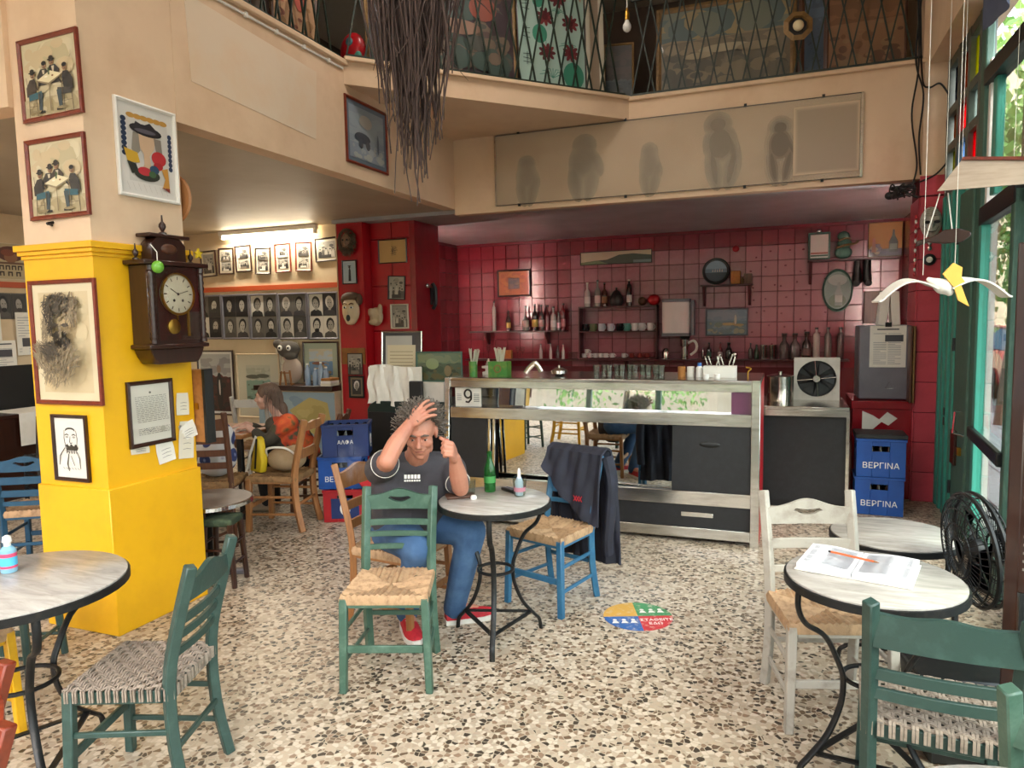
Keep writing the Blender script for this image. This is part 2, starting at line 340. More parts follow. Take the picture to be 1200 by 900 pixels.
def sheentile():
    m, n, l, b = _nt('sheen_pink_tile_with_sprigs'); oi = n.new('ShaderNodeObjectInfo')
    tc = n.new('ShaderNodeTexCoord'); mp = n.new('ShaderNodeVectorMath'); mp.operation = 'SUBTRACT'
    # one small painted sprig per tile, at a spot that differs from tile to tile
    wn_ = n.new('ShaderNodeTexWhiteNoise'); wn_.noise_dimensions = '1D'; l.new(oi.outputs['Random'], wn_.inputs['W'])
    sc_ = n.new('ShaderNodeVectorMath'); sc_.operation = 'SCALE'; sc_.inputs['Scale'].default_value = .15
    s5 = n.new('ShaderNodeVectorMath'); s5.operation = 'SUBTRACT'; s5.inputs[1].default_value = (.5,.5,.5)
    l.new(wn_.outputs['Color'], s5.inputs[0]); l.new(s5.outputs[0], sc_.inputs[0])
    l.new(tc.outputs['Object'], mp.inputs[0]); l.new(sc_.outputs[0], mp.inputs[1])
    fl = n.new('ShaderNodeVectorMath'); fl.operation = 'MULTIPLY'; fl.inputs[1].default_value = (1,0,1.2); l.new(mp.outputs[0], fl.inputs[0])
    ln = n.new('ShaderNodeVectorMath'); ln.operation = 'LENGTH'; l.new(fl.outputs[0], ln.inputs[0])
    nz = n.new('ShaderNodeTexNoise'); nz.inputs['Scale'].default_value = 60; l.new(tc.outputs['Object'], nz.inputs['Vector'])
    ad = n.new('ShaderNodeMath'); ad.operation = 'MULTIPLY_ADD'; ad.inputs[1].default_value = .02; l.new(nz.outputs['Fac'], ad.inputs[0]); l.new(ln.outputs['Value'], ad.inputs[2])
    lt = n.new('ShaderNodeMath'); lt.operation = 'LESS_THAN'; lt.inputs[1].default_value = .024; l.new(ad.outputs[0], lt.inputs[0])
    mx = n.new('ShaderNodeMix'); mx.data_type = 'RGBA'; mx.inputs['A'].default_value = lin('#a4616b'); mx.inputs['B'].default_value = lin('#6a1a2c')  # base colour includes the painted window sheen; sprig in dark red
    l.new(lt.outputs[0], mx.inputs['Factor']); l.new(mx.outputs['Result'], b.inputs['Base Color'])
    b.inputs['Roughness'].default_value = .25; b.inputs['Specular IOR Level'].default_value = .7
    return m
M['sprigtile'] = sheentile()
t_mid = tilemesh('sheentile', T-.005, T-.005); t_spr = tilemesh('sprigtile', T-.005, T-.005)
nx = 31; x0 = -4.735
for j in range(9):
    for i in range(nx):
        x = x0 + T*(i+.5); z = 2.66 - T*j
        if x > 1.3: continue
        if -.62 < x < .48 and 1.15 < z < 2.5: me = t_spr
        elif x > -2.9 and z < 2.55 and not (x > .5 and z < 1.6): me = t_mid  # tiles tinted for the window sheen
        else: me = t_red
        place('tile', me, wb, loc=(x, 10.03, z))
MB().box(-4.735, 1.3, 10.005, 10.03, 2.765, 2.80).build('top_course', 'redtile', wb)
for j in range(8):
    for i in range(10):
        place('tile', t_red, wl_, loc=(-4.74, 9.9-T*i, 2.66-T*j), rot=(0,0,rad(90)))
# red tiled pillar at the shopfront
pr_ = S('wall_right_pillar', 'grout', 1.03, 1.25, 7.00, 7.45, 0, 2.79)
tp = MB().box(-.112, .112, -.012, 0, -.128, .128).mesh('tile', 'pillartile', bevel=.003); tq = MB().box(-.012, 0, -.22, .22, -.128, .128).mesh('tile', 'pillartile', bevel=.003)
for k in range(11):
    place('tile', tp, pr_, loc=(1.14, 7.00, .13+.262*k if k < 10 else 2.7)) if k < 10 else None
    place('tile', tq, pr_, loc=(1.03, 7.23, .13+.262*k)) if k < 10 else None
MB().box(1.02, 1.255, 6.985, 7.0, 2.63, 2.79).build('cap_tile', 'pillartile', pr_)
# bar right side wall behind the pillar
S('wall_bar_right', 'redcol2', 1.30, 1.40, 7.2, 10.1, 0, 2.8)
# walls beyond the camera: shopfront facing the street
fw = S('wall_front', 'cream', -7.7, 1.4, -2.1, -1.98, 4.35, 5.2)
S('baseboard_front', 'darkteal', -7.7, 1.4, -2.1, -2.0, 0, .70)
wf = S('window_1', 'darkteal', -7.7, 1.4, -2.08, -2.02, 2.55, 2.68)
for x in (-7.6, -5.7, -4.35, -3.0, -1.6, -.25, 1.28):
    MB().box(x-.05, x+.05, -2.09, -2.01, .18, 4.35).build('mullion', 'darkteal', wf, bevel=.006)
MB().box(-7.6, 1.28, -2.052, -2.048, .18, 4.35).build('glass', 'glass', wf)
# ---- fluorescent lamps: the lounge tube, and unseen ones added as fill
def emat(nm, c, s):
    m, n, l, b = _nt(nm); b.inputs['Base Color'].default_value = lin(c); b.inputs['Emission Color'].default_value = lin(c); b.inputs['Emission Strength'].default_value = s; return m
M['tubeglow'] = emat('lit_fluorescent_tube', '#fff3d2', 9.0); M['added_tubeglow'] = emat('added_fluorescent_tube_cool', '#fff0e6', 9.0)
def tube_lamp(label, loc, L, m, rz=0, glow=0):
    t = thing('tube_light', label, 'lamp', loc, rz)
    MB().box(-L/2-.03, L/2+.03, -.03, .03, .03, .085).build('housing', 'white', t, bevel=.004)
    g = MB(); g.tube([(-L/2,0,0),(L/2,0,0)], .017, 10); g.build('tube', m, t)
    for s in (-1,1): MB().box(s*L/2-.02, s*L/2+.02, -.022, .022, -.02, .04).build('end_cap', 'white', t, bevel=.003)
    if glow:
        l = bpy.data.lights.new('tube_light_glow', 'AREA'); l.shape = 'RECTANGLE'; l.size = L; l.size_y = .05; l.energy = glow; l.color = (1,.92,.76)
        o = bpy.data.objects.new('tube_light_glow', l); COL.objects.link(o); o.parent = t; o.location = (0,-.02,-.025); o.rotation_euler = (rad(-15),0,0)
    return t
tube_lamp('lit fluorescent tube on the lounge wall above the framed photographs', (-6.01, 7.26, 2.752), 1.42, 'tubeglow', glow=9)
def added_ceiling_lamp(label, loc, L, w, rz=0, col=(1.0,.93,.84)):      # added fill light for the upper walls, shaped as an unseen tube fitting
    t = tube_lamp(label, loc, L, 'added_tubeglow', rz)
    l = bpy.data.lights.new('tube_light_glow', 'AREA'); l.shape = 'RECTANGLE'; l.size = L; l.size_y = .12; l.energy = w; l.color = col
    o = bpy.data.objects.new('tube_light_glow', l); COL.objects.link(o); o.parent = t; o.location = (0,0,-.03)
    return t
added_ceiling_lamp('added unseen tube light on the high ceiling over the front tables', (-2.2, -.9, 5.10), 1.5, 22, rad(20))
added_ceiling_lamp('added unseen tube light on the high ceiling above the seated man', (-1.0, 2.6, 5.10), 1.5, 5, rad(20))
added_ceiling_lamp('added unseen tube light on the high ceiling toward the balcony corner', (-2.2, 5.0, 5.10), 1.5, 6, rad(20))
def added_upright_lamp(label, loc, w, face):  # lamp added out of view to brighten the bar
    t = thing('tube_light', label, 'lamp', loc, face)
    MB().box(-.03,.03,0,.04,-.62,.62).build('housing','white',t,bevel=.004); g = MB(); g.tube([(0,-.02,-.58),(0,-.02,.58)],.014,8); g.build('tube','added_tubeglow',t)
    for s in (-1,1): MB().box(-.02,.02,-.035,.01,s*.59-.02,s*.59+.02).build('end_cap','white',t)
    l = bpy.data.lights.new('tube_light_glow', 'AREA'); l.shape = 'RECTANGLE'; l.size = .06; l.size_y = 1.16; l.energy = w; l.color = (1,.93,.88)
    o = bpy.data.objects.new('tube_light_glow', l); COL.objects.link(o); o.parent = t; o.location = (0,-.045,0); o.rotation_euler = (rad(90),0,0)
added_upright_lamp('added unseen tube light behind the red column, facing the bar', (-4.30, 7.905, 1.95), 15, rad(180))
added_upright_lamp('added unseen tube light behind the tiled pillar, facing the bar', (1.16, 7.46, 1.95), 15, rad(180))
# ------------------------------------------------------------------ street side: stained transom, doors, glazing, pavement, tree, car
S('wall_street_bulkhead', 'cream', 1.06, 1.40, -2.1, 7.0, 3.70, 5.2)
S('wall_bulkhead_end', 'cream', 1.02, 1.40, 7.0, 10.2, 3.73, 5.2)
M['greyframe'] = mat('grey_green_window_frame','#4a514a',.5,c2='#5c625a',scale=10,amount=.4)
w2 = struct(MB().box(1.20, 1.29, 6.93, 6.995, 2.60, 3.70).build('window_2', 'greyframe', bevel=.005))
for y in (5.90, 6.24, 6.58): MB().box(1.20, 1.29, y-.035, y+.035, 2.60, 3.70).build('mullion', 'greyframe', w2, bevel=.005)
for z in (2.62, 2.98, 3.27, 3.66): MB().box(1.205, 1.285, 5.87, 6.98, z-.035, z+.035).build('transom_bar', 'greyframe', w2, bevel=.005)
def stained(c, trans=.75):
    m, n, l, b = _nt('stained_glass_'+c[1:]); o = n['Material Output']; n.remove(b)
    t = n.new('ShaderNodeBsdfTransparent'); t.inputs[0].default_value = lin(c); d = n.new('ShaderNodeBsdfTranslucent'); d.inputs[0].default_value = lin(c)
    mx = n.new('ShaderNodeMixShader'); mx.inputs[0].default_value = 1-trans; l.new(t.outputs[0], mx.inputs[1]); l.new(d.outputs[0], mx.inputs[2])
    l.new(mx.outputs[0], o.inputs[0]); return m
panes = [((6.75,3.46),'#3a3c44'), ((6.41,3.46),'#8a4a1c'), ((6.07,3.46),'#a8a416'),
         ((6.75,3.12),'#8a5a38'), ((6.41,3.12),'#ee2240'), ((6.07,3.12),'#b9c4bd'),
         ((6.75,2.80),'#8c8a2a'), ((6.41,2.80),'#a9c8ec'), ((6.07,2.80),'#ee2240')]
for (y, z), c in panes:
    MB().box(1.238, 1.244, y-.14, y+.14, z-.15, z+.15).build('pane', stained(c), w2, label='pane of coloured glass')
# fixed folded door leaf and the open leaf's stile
d1 = struct(MB().box(1.235, 1.285, 6.30, 6.995, -.02, 2.60).build('door_1', 'teal'))
for y, wdt, m in ((6.95,.07,'teal'),(6.80,.06,'teal'),(6.62,.08,'teal'),(6.42,.10,'teal')):
    MB().box(1.19, 1.238, y-wdt/2, y+wdt/2, 0, 2.60).build('stile', m, d1, bevel=.008)
for z in (.845, .765): MB().box(1.184, 1.192, 6.60, 6.64, z-.03, z+.03).build('keyhole_plate', 'black', d1)
d2 = struct(MB().box(1.185, 1.265, 5.86, 6.28, -.02, 2.52).build('door_2', 'darkteal', bevel=.01))
MB().box(1.165, 1.19, 6.10, 6.24, .50, .76).build('lock_case', 'darkwood', d2, bevel=.005)
MB().box(1.16, 1.19, 5.95, 6.0, .60, .66).build('latch', 'brass', d2, bevel=.004)
hd = MB(); hd.tube([(1.185,5.90,.93),(1.13,5.90,.93),(1.12,5.90,.78),(1.185,5.90,.76)], .011, 6); hd.build('handle', 'chrome', d2)
for z in (.3, 1.4, 2.2): MB().lathe([(.012,-.05),(.012,.05)], 8, (1.18,6.29,z)).build('hinge', 'blackmetal', d2)
# tall post beside the stained panes and the glazed leaf that stands open
S('trim_6', 'darkteal', 1.20, 1.25, 5.73, 5.86, 0, 3.70, bevel=.008)
S('trim_7', 'white', 1.22, 1.29, 5.66, 5.715, 0, 3.3)
S('trim_8', 'teal', 1.22, 1.27, 5.50, 5.60, 2.40, 3.3, bevel=.008)
d3 = bpy.data.objects.new('door_3', None); COL.objects.link(d3); d3['kind'] = 'structure'; d3.location = (1.225, 5.72, 0); d3.rotation_euler = (0,0,rad(-4))
MB().box(-.03, .03, -.09, 0, .0, 2.30).build('stile', 'teal', d3, bevel=.005)
MB().box(-.03, .03, -1.15, -1.06, .0, 2.30).build('stile', 'darkteal', d3, bevel=.005)
MB().box(-.035, .035, -1.15, 0, 2.22, 2.34).build('top_rail', 'blackmetal', d3, bevel=.005)
MB().box(-.03, .03, -1.06, -.09, 0, .22).build('bottom_rail', 'darkteal', d3, bevel=.005)
MB().box(-.06, -.02, -1.1, -.02, .78, .86).build('push_bar', 'blackmetal', d3, bevel=.008)
MB().box(-.003, .003, -1.06, -.09, .22, 2.22).build('glass', 'glassgreen', d3)
# remaining street glazing towards the camera (its mullions stand to the right of the picture)
w3 = struct(MB().box(1.20, 1.29, -2.0, 4.5, 3.62, 3.70).build('window_3', 'darkteal'))
for y in (4.45, 3.2, 1.95, .7, -.55, -1.9): MB().box(1.20, 1.29, y-.05, y+.05, 0, 3.66).build('mullion', 'darkteal', w3)
MB().box(1.20, 1.29, -2.0, 4.5, 2.45, 2.56).build('transom_bar', 'darkteal', w3); MB().box(1.20, 1.29, -2.0, 4.5, 0, .45).build('kick_panel', 'darkteal', w3)
MB().box(1.243, 1.247, -1.9, 4.45, .45, 3.66).build('glass', 'glassgreen', w3)
MB().box(1.243, 1.247, 4.5, 5.5, 2.40, 3.30).build('glass', 'glassgreen', w3)
S('trim_9', 'blackmetal', 1.19, 1.29, 3.4, 5.72, 3.14, 3.24)
# iron grille outside the upper lights
gr = thing('window_grille', 'thin black iron bars outside the bright upper window light', 'grille', (1.42, 5.0, 2.36))
for k in range(8): g = MB(); g.tube([(0,-.7+k*.2,0),(0,-.7+k*.2,.95)], .008, 6); g.build('bar', 'blackmetal', gr)
for a, b in (((-.7,.1),(.7,.8)), ((-.7,.5),(.5,0))): g = MB(); g.tube([(0,a[0],a[1]),(0,b[0],b[1])], .008, 6); g.build('brace', 'blackmetal', gr)
# dark cloth hung under the bulkhead and the rolled awning outside
M['bluecloth'] = mat('slate_blue_cloth', '#4a5064', .9, c2='#3c4256', scale=3, amount=.5)
cl = MB(); cl.grid(lambda u,v: (1.02+.02*sin(u*30)+.008*sin(u*67+v*3), 2.4+2.45*u, 3.21+1.15*v), 90, 10)
tag(cl.build('hung_curtain', 'bluecloth'), 'slate blue cloth hung high over the street window, upper right corner', 'curtain')
aw = thing('awning', 'dark rolled awning over the street window seen through the glass', 'awning', (1.56, 4.9, 3.28))
MB().prism([(0,-.02),(.9,-.30),(.9,-.26),(0,.04)], -1.6, .9, lambda u,v,d: (u,d,v)).build('sheet', 'bluecloth', aw)
g = MB(); g.tube([(.02,-1.6,.03),(.02,.9,.03)], .05, 10); g.build('roller', 'blackmetal', aw)
for y in (.8, .1, -.6): MB().box(.02,.9,y-.015,y+.015,-.14,-.10).build('arm', 'white', aw)
# pavement: slabs are pieces of their own where the open door shows them
M['slab'] = mat('grey_paving_slab', '#8d8f93', .8, c2='#7b7d82', scale=6, amount=.5, rand=.08)
M['asphalt'] = mat('asphalt', '#55575a', .9, c2='#47494c', scale=20, amount=.5)
gd = struct(MB().box(1.32, 40, -30, 60, -.20, -.13).build('ground', 'asphalt'))
struct(MB().box(-40, 1.32, -30, -2.1, -.20, -.12).build('ground_front', 'slab')); 
sm = MB().box(-.195, .195, -.195, .195, -.05, 0).mesh('paving_slab', 'slab', bevel=.006)
for i in range(8):
    for j in range(24): place('paving_slab', sm, gd, loc=(1.55+.4*i, 4.9+.4*j, -.09))
M['bark'] = mat('bark', '#6b5b48', .9, c2='#4b3f31', scale=12, amount=.5, bump=.4, bscale=30)
def leafmat(nm, c, c2):
    m, n, l, b = _nt(nm); oi = n.new('ShaderNodeAttribute'); oi.attribute_name = 'Col'
    l.new(oi.outputs['Color'], b.inputs['Base Color']); b.inputs['Roughness'].default_value = .5
    b.inputs['Subsurface Weight'].default_value = 0
    t = n.new('ShaderNodeBsdfTranslucent'); l.new(oi.outputs['Color'], t.inputs[0]); mx = n.new('ShaderNodeMixShader'); mx.inputs[0].default_value = .4
    l.new(b.outputs[0], mx.inputs[1]); l.new(t.outputs[0], mx.inputs[2]); l.new(mx.outputs[0], n['Material Output'].inputs[0]); return m
M['leaf'] = leafmat('street_tree_leaf', '#4f7a3a', '#6a9050')
def tree(name, label, base, h, r, n, lean=(0,0), seed=1):
    R = random.Random(seed); t = thing(name, label, 'tree', base)
    k = MB(); k.tube(catmull([(0,0,-.05),(lean[0]*.3,lean[1]*.3,h*.25),(lean[0]*.8,lean[1]*.8,h*.5),(lean[0],lean[1],h*.75)]), [.10-.0025*i for i in range(19)], 8)
    for q in range(6):
        a = R.uniform(0,6.3); k.tube([(lean[0]*.8,lean[1]*.8,h*.5),(lean[0]+cos(a)*r*.4,lean[1]+sin(a)*r*.4,h*.68),(lean[0]+cos(a)*r*.8,lean[1]+sin(a)*r*.8,h*R.uniform(.7,.95))],[.05,.035,.015],6)
    k.build('trunk', 'bark', t)
    f = MB()
    cl = [(R.uniform(-1,1)*r, R.uniform(-1,1)*r, h*.72+R.uniform(-1,1)*h*.28) for _ in range(26)]; r *= 1
    for _ in range(n):
        c = R.choice(cl); p = Vector(c)+Vector((R.gauss(0,.3),R.gauss(0,.3),R.gauss(0,.3))); s = R.uniform(.05,.11)
        e = Euler((R.uniform(0,6),R.uniform(0,6),R.uniform(0,6))).to_matrix()
        f.add([p+e@Vector(q)*s for q in ((-1,0,0),(0,-.5,0),(1,0,0),(0,.5,.1))], [[0,1,2,3]], R.choice(['#6f9a4a','#5c8a40','#86ad5c','#4d7636','#9fbf77']))
    o = f.build('foliage', 'leaf', t, smooth=False, kind='stuff')
tree('street_tree', 'leafy street tree with leaning trunk seen through the open door', (3.05, 12.8, -.1), 4.6, 1.5, 5200, (.35,0), 3)
tree('street_tree', 'leafy street tree standing close to the upper street window', (3.4, 8.6, -.1), 5.4, 1.2, 3600, (.2,.2), 5)
for k, (x, y) in enumerate(((-5.5,-7.5),(-.5,-8.8),(4.0,-5.5),(7.5,-3.0))):
    tree('street_tree', 'leafy tree on the street behind the camera, %s of its row' % ('first from the left','second from the left','third from the left','fourth from the left')[k], (x, y, -.1), 5.2, 1.7, 2600, (.2,.1), 11+k)
for o in COL.objects:
    if o.name.startswith('street_tree') and 'mirrored' in o.get('label',''): o['group'] = 'trees in the street behind the camera'
# parked red car
M['carred'] = mat('red_car_paint', '#b01b24', .25, coat=.7); M['carglass'] = mat('dark_car_glass', '#5d7f9a', .05, spec=.8); M['tyre'] = mat('tyre_rubber', '#151515', .8)
car = thing('parked_car', 'red car parked across the pavement, seen through the open door', 'car', (4.75, 16.4, -.13), 0)
b = MB(); prof = [(-.1,.32),(-.06,.85),(.25,.98),(3.6,.92),(3.95,.55),(3.95,.28),(0,.28)]
b.prism(prof, -.85, .85, lambda u,v,d: (d,u,v)); b.build('body', 'carred', car, bevel=.05)
b = MB(); b.prism([(.05,.95),(.45,1.42),(1.9,1.45),(2.7,.95)], -.72, .72, lambda u,v,d: (d*(1-.12*(v-.95)/.5),u,v)); b.build('cabin', 'carglass', car, bevel=.04)
MB().box(-.66,.66,.42,1.95,1.41,1.47).build('roof', 'carred', car, bevel=.02)
for x in (-.8,.8):
    for y in (.7,3.1):
        w = MB(); w.lathe([(.31,-.1),(.31,.1)], 20, (x,y,.31), Matrix.Rotation(rad(90),3,'Y')); w.build('wheel','tyre',car)
    MB().box(x*.82-.09,x*.82+.09,-.12,-.05,.62,.86).build('tail_lamp', mat('tail_lamp_red','#d01018',.2), car, bevel=.02)
pl = MB().box(-.62,-.18,-.125,-.1,.50,.63).build('number_plate', 'white', car); MB().box(-.9,.9,-.14,0,.30,.46).build('bumper', 'carred', car, bevel=.03)
# blank housing across the street (what the open front and the panes look out on)
M['facade'] = mat('street_facade', '#c9b79b', .85, c2='#b8a588', scale=1, amount=.5); M['winglass'] = mat('facade_window_glass', '#5a6a74', .1)
def building(label, x, y, w, d, h, rz=0, mm='facade'):
    t = thing('apartment_building', label, 'building', (x,y,-.12), rz)
    MB().box(-w/2,w/2,0,d,0,h).build('walls', mm, t)
    wm = MB().box(-.6,.6,-.05,.02,0,1.5).mesh('window', 'winglass')
    for j in range(int(h/3)):
        for i in range(int(w/2.4)): place('window', wm, t, loc=(-w/2+1.4+i*2.4, 0, 1+j*3))
building('beige apartment block across the street beyond the red car', 7, 24, 22, 6, 9)
building('beige apartment block reflected in the counter, across the street behind', -3, -19, 24, 6, 9, pi)
# ------------------------------------------------------------------ mirrored display counter and the bar behind it
ctr = thing('display_counter', 'long steel framed display counter with mirrored front and black panels', 'counter', (-1.42, 5.30, 0))
# local x -1.24..1.25 ; the front leans back: y(z) from -.05 at the floor to +.03 at the top
L, Rr = -1.235, 1.245
def fy(z): return -.06 + .075*z
def slab(name, m, x0, x1, z0, z1, off, th=.02, bevel=.003, label=None, parent=ctr):
    b = MB(); b.add([(x0,fy(z0)+off,z0),(x1,fy(z0)+off,z0),(x1,fy(z0)+off+th,z0),(x0,fy(z0)+off+th,z0),(x0,fy(z1)+off,z1),(x1,fy(z1)+off,z1),(x1,fy(z1)+off+th,z1),(x0,fy(z1)+off+th,z1)],
                    [[3,2,1,0],[4,5,6,7],[0,1,5,4],[1,2,6,5],[2,3,7,6],[3,0,4,7]]); return b.build(name, m, parent, label, bevel=bevel)
MB().box(L+.02, Rr-.02, .14, .80, .05, .80).build('cabinet_body', 'darkpanel', ctr)
MB().box(L, Rr, .02, .82, 1.155, 1.185).build('worktop', 'steel', ctr, bevel=.004)
slab('top_rail', 'steel', L+.04, Rr-.05, 1.105, 1.185, -.005, .04)
slab('middle_rail', 'steel', L+.05, Rr-.05, .855, .945, -.010, .05)
slab('lower_rail', 'steel', L+.05, Rr-.05, .275, .375, -.008, .05)
slab('bottom_rail', 'steel', L+.05, Rr-.05, .035, .11, -.008, .05)
slab('corner_post', 'steel', L, L+.045, .0, 1.185, -.02, .06); slab('corner_post', 'steel', Rr-.06, Rr, .0, 1.19, -.02, .07)
slab('base_panel', 'darkpanel', L+.05, Rr-.06, .11, .275, .01); 
lb = slab('maker_plate', 'steel', .70, .93, .185, .22, .006, .01, label='small steel plate on the black base'); 
slab('side_panel', 'darkpanel', L+.05, -.86, .375, .855, .008); slab('door_panel', 'darkpanel', .63, Rr-.06, .375, .855, .004)
pull = MB(); pull.ell((.90,fy(.72)+.004,.72),(.075,.010,.022),16,8); pull.build('recessed_pull', 'black', ctr)
mir = MB(); mk_ = .053      # the loose mirror sits a little askew, its left end deeper
mir.add([(.63,.018,.36),(.63,.018,.87),(-.80,.018+1.43*mk_,.87),(-.80,.018+1.43*mk_,.36),(.63,.026,.36),(.63,.026,.87),(-.80,.026+1.43*mk_,.87),(-.80,.026+1.43*mk_,.36)],[[0,1,2,3],[7,6,5,4],[0,3,7,4],[1,0,4,5],[2,1,5,6],[3,2,6,7]])
mir.build('mirror', 'mirror', ctr, smooth=False)
for x in (-.84, -.80): slab('mirror_trim', 'steel', x-.012, x+.012, .375, .855, .004, .01)
# glazed top tier: clear pane in front, mirror at its back, floor shelf, end panel
slab('front_glass', 'glass', L+.05, Rr-.06, .945, 1.105, .002, .004, bevel=0)
bmr = MB(); bmr.add([(1.18,.10,.93),(1.18,.122,1.15),(-1.18,.122+2.36*mk_,1.15),(-1.18,.10+2.36*mk_,.93),(1.18,.11,.93),(1.18,.132,1.15),(-1.18,.132+2.36*mk_,1.15),(-1.18,.11+2.36*mk_,.93)],[[0,1,2,3],[7,6,5,4],[0,3,7,4],[1,0,4,5],[2,1,5,6],[3,2,6,7]]); bmr.build('back_mirror', 'mirror', ctr, smooth=False)
MB().box(L+.05, Rr-.06, .03, .60, .925, .945).build('shelf', 'steel', ctr)
MB().box(Rr-.20, Rr-.065, .045, .052, .945, 1.10).build('end_card', mat('plum_card','#6d3450',.5), ctr, label='plum coloured card behind the glass')
MB().box(Rr-.06, Rr, .02, .80, 0, 1.16).build('end_panel', 'redpaint', ctr, label='red painted end panel')
# card with a printed emblem, standing in the glazed tier
card = thing('printed_card', 'small white card with black nine-like emblem behind the counter glass', 'sign', (-2.46, 5.345, .946), rad(1))
MB().box(-.115, .115, 0, .012, 0, .155).build('board', 'paper', card)
g = MB(); g.tube([(.0+.03*cos(a),-.003,.105+.034*sin(a)) for a in [i*pi/8 for i in range(16)]], .008, 6, closed=True)
g.tube([(.03,-.003,.10),(.028,-.003,.06),(.005,-.003,.035),(-.02,-.003,.04)], .008, 6); g.build('emblem', 'black', card)
g = MB(); [g.box(.05,.10,-.002,0,.04+.012*k,.044+.012*k,'#444444') for k in range(6)]; [g.box(-.10,-.06,-.002,0,.05+.012*k,.054+.012*k,'#777777') for k in range(5)]; g.build('print', 'print', card)
bx = tag(MB().box(-.09,.09,0,.02,0,.06).build('card_box', 'paper', bevel=.002), 'flat pale box lying behind the printed card inside counter glass', 'box'); bx.location = (-2.47, 5.365, 1.03)
# photographs of the table-top objects on the counter
def obj(name, label, cat, parts, loc, rz=0, group=None):
    t = thing(name, label, cat, loc, rz, group)
    for pn, mb, m in parts: mb.build(pn, m, t)
    return t
M['glassware'] = glassmat('glassware', '#eef2ee', .02)
def straws(n, s):
    R = random.Random(s); b = MB()
    for k in range(n):
        a = R.uniform(0,6.3); r = R.uniform(0,.02); b.tube([(r*cos(a),r*sin(a),.01),(r*cos(a)+R.uniform(-.06,.06),r*sin(a)+R.uniform(-.03,.03),.21+R.uniform(0,.03))], .004, 5)
    return b
M['greentin'] = mat('green_printed_tin', '#3d7a33', .4, c2='#7a8a3a', scale=18, amount=.45); M['strawc'] = mat('pale_straws', '#b9b6a2', .5)
TOPZ = 1.186
obj('straw_holder', 'tall green cup of pale straws at the left end of the counter', 'container', [('cup', MB().lathe([(.034,0),(.036,.12),(.032,.12),(.03,.01)],16,cap=False), 'greentin'), ('straws', straws(14,1), 'strawc')], (-2.50, 5.55, TOPZ))
tin = MB().box(-.085,.085,-.05,.05,0,.12)
t2 = obj('straw_tin', 'square green tin holding straws on the counter top', 'container', [('tin', tin, 'greentin'), ('straws', straws(20,2), 'strawc')], (-2.26, 5.56, TOPZ))
g = MB(); g.tube([(.03*cos(a),-.052,.06+.03*sin(a)) for a in [i*pi/6 for i in range(12)]], .006, 5, closed=True); g.build('badge', 'gold', t2)
obj('lemon_squeezer', 'white and steel juicer beside the green straw tin', 'utensil', [('base', MB().lathe([(.055,0),(.055,.02),(.03,.025),(.03,.05),(.06,.055),(.06,.07),(.02,.075)],16), 'white'), ('head', MB().lathe([(.03,.09),(.018,.12),(.004,.15)],12,(0,0,-.015)), 'steel')], (-2.42, 5.70, TOPZ))
sc = MB(); sc.tube(catmull([(-.07,0,.02),(-.03,0,.07),(.02,0,.10),(.07,0,.03)]), .022, 8, flat=(1,.6)); 
tag(sc.build('ice_scoop', 'steel', loc=(-1.98, 5.62, TOPZ)), 'bent steel ice scoop lying on the counter top', 'utensil')
obj('sugar_bowl', 'low steel bowl with lid on the counter top', 'bowl', [('bowl', MB().lathe([(.03,0),(.065,.02),(.07,.045),(.06,.05)],18), 'steel'), ('lid', MB().lathe([(.062,.05),(.03,.068),(.008,.07),(.012,.085),(.004,.09)],18), 'steel')], (-1.75, 5.60, TOPZ))
R = random.Random(4)
gm = MB().lathe([(.024,0),(.03,.09),(.027,.09),(.022,.006)], 14, cap=False).mesh('tumbler', 'glassware')
for k in range(11):
    o = tag(place('tumbler', gm, loc=(-1.44+.052*k, 5.62+.05*(k % 2), TOPZ)), 'clear upturned tumbler, %s from the left in the counter row' % ('first','second','third','fourth','fifth','sixth','seventh','eighth','ninth','tenth','eleventh')[k], 'glass', 'tumblers in a row on the counter top')
for k, (x, m, lab) in enumerate(((-.77,'kraft','brown'),(-.70,'paper','cream'))):
    tag(MB().lathe([(.03,0),(.03,.075),(.026,.078)],14).build('jar', m, loc=(x, 5.66, TOPZ)), lab+' jar on the counter left of the white napkin box', 'jar')
obj('spray_bottle', 'small blue capped bottle on counter beside the white box', 'bottle', [('body', MB().lathe([(.028,0),(.028,.07),(.014,.085)],14),'white'),('cap', MB().lathe([(.016,.085),(.016,.11)],12), mat('blue_cap','#3d6db0',.4))], (-.63, 5.62, TOPZ))
obj('napkin_box', 'white box holding spoons on the counter below the grinder', 'box', [('box', MB().box(-.12,.12,-.06,.06,0,.085), 'paper')], (-.48, 5.64, TOPZ))
g = MB()
for k in range(7): a = R.uniform(-.6,.6); g.tube([(-.09+.03*k,0,.08),(-.09+.03*k+a*.06,R.uniform(-.02,.02),.15+R.uniform(0,.03))],[.004,.007],6)
tag(g.build('spoons', 'steel', loc=(-.48, 5.64, TOPZ)), 'sheaf of steel spoons standing in the white box', 'cutlery', kind='stuff')
for k, x in enumerate((.51-.86, .53-.80)):
    tag(MB().lathe([(.022,0),(.022,.03),(.018,.034)],14).build('salt_pot', 'white', loc=(x-.22, 5.5, TOPZ)), ('left' if k == 0 else 'right')+' of two small white salt pots on the counter', 'pot')
hk = MB(); hk.tube(catmull([(0,0,0),(0,0,.05),(.02,0,.075),(-.015,0,.085)]), .005, 6); tag(hk.build('tap_hook', 'brass', loc=(-.27, 5.5, TOPZ)), 'small bent brass hook at right end of the counter', 'hook')
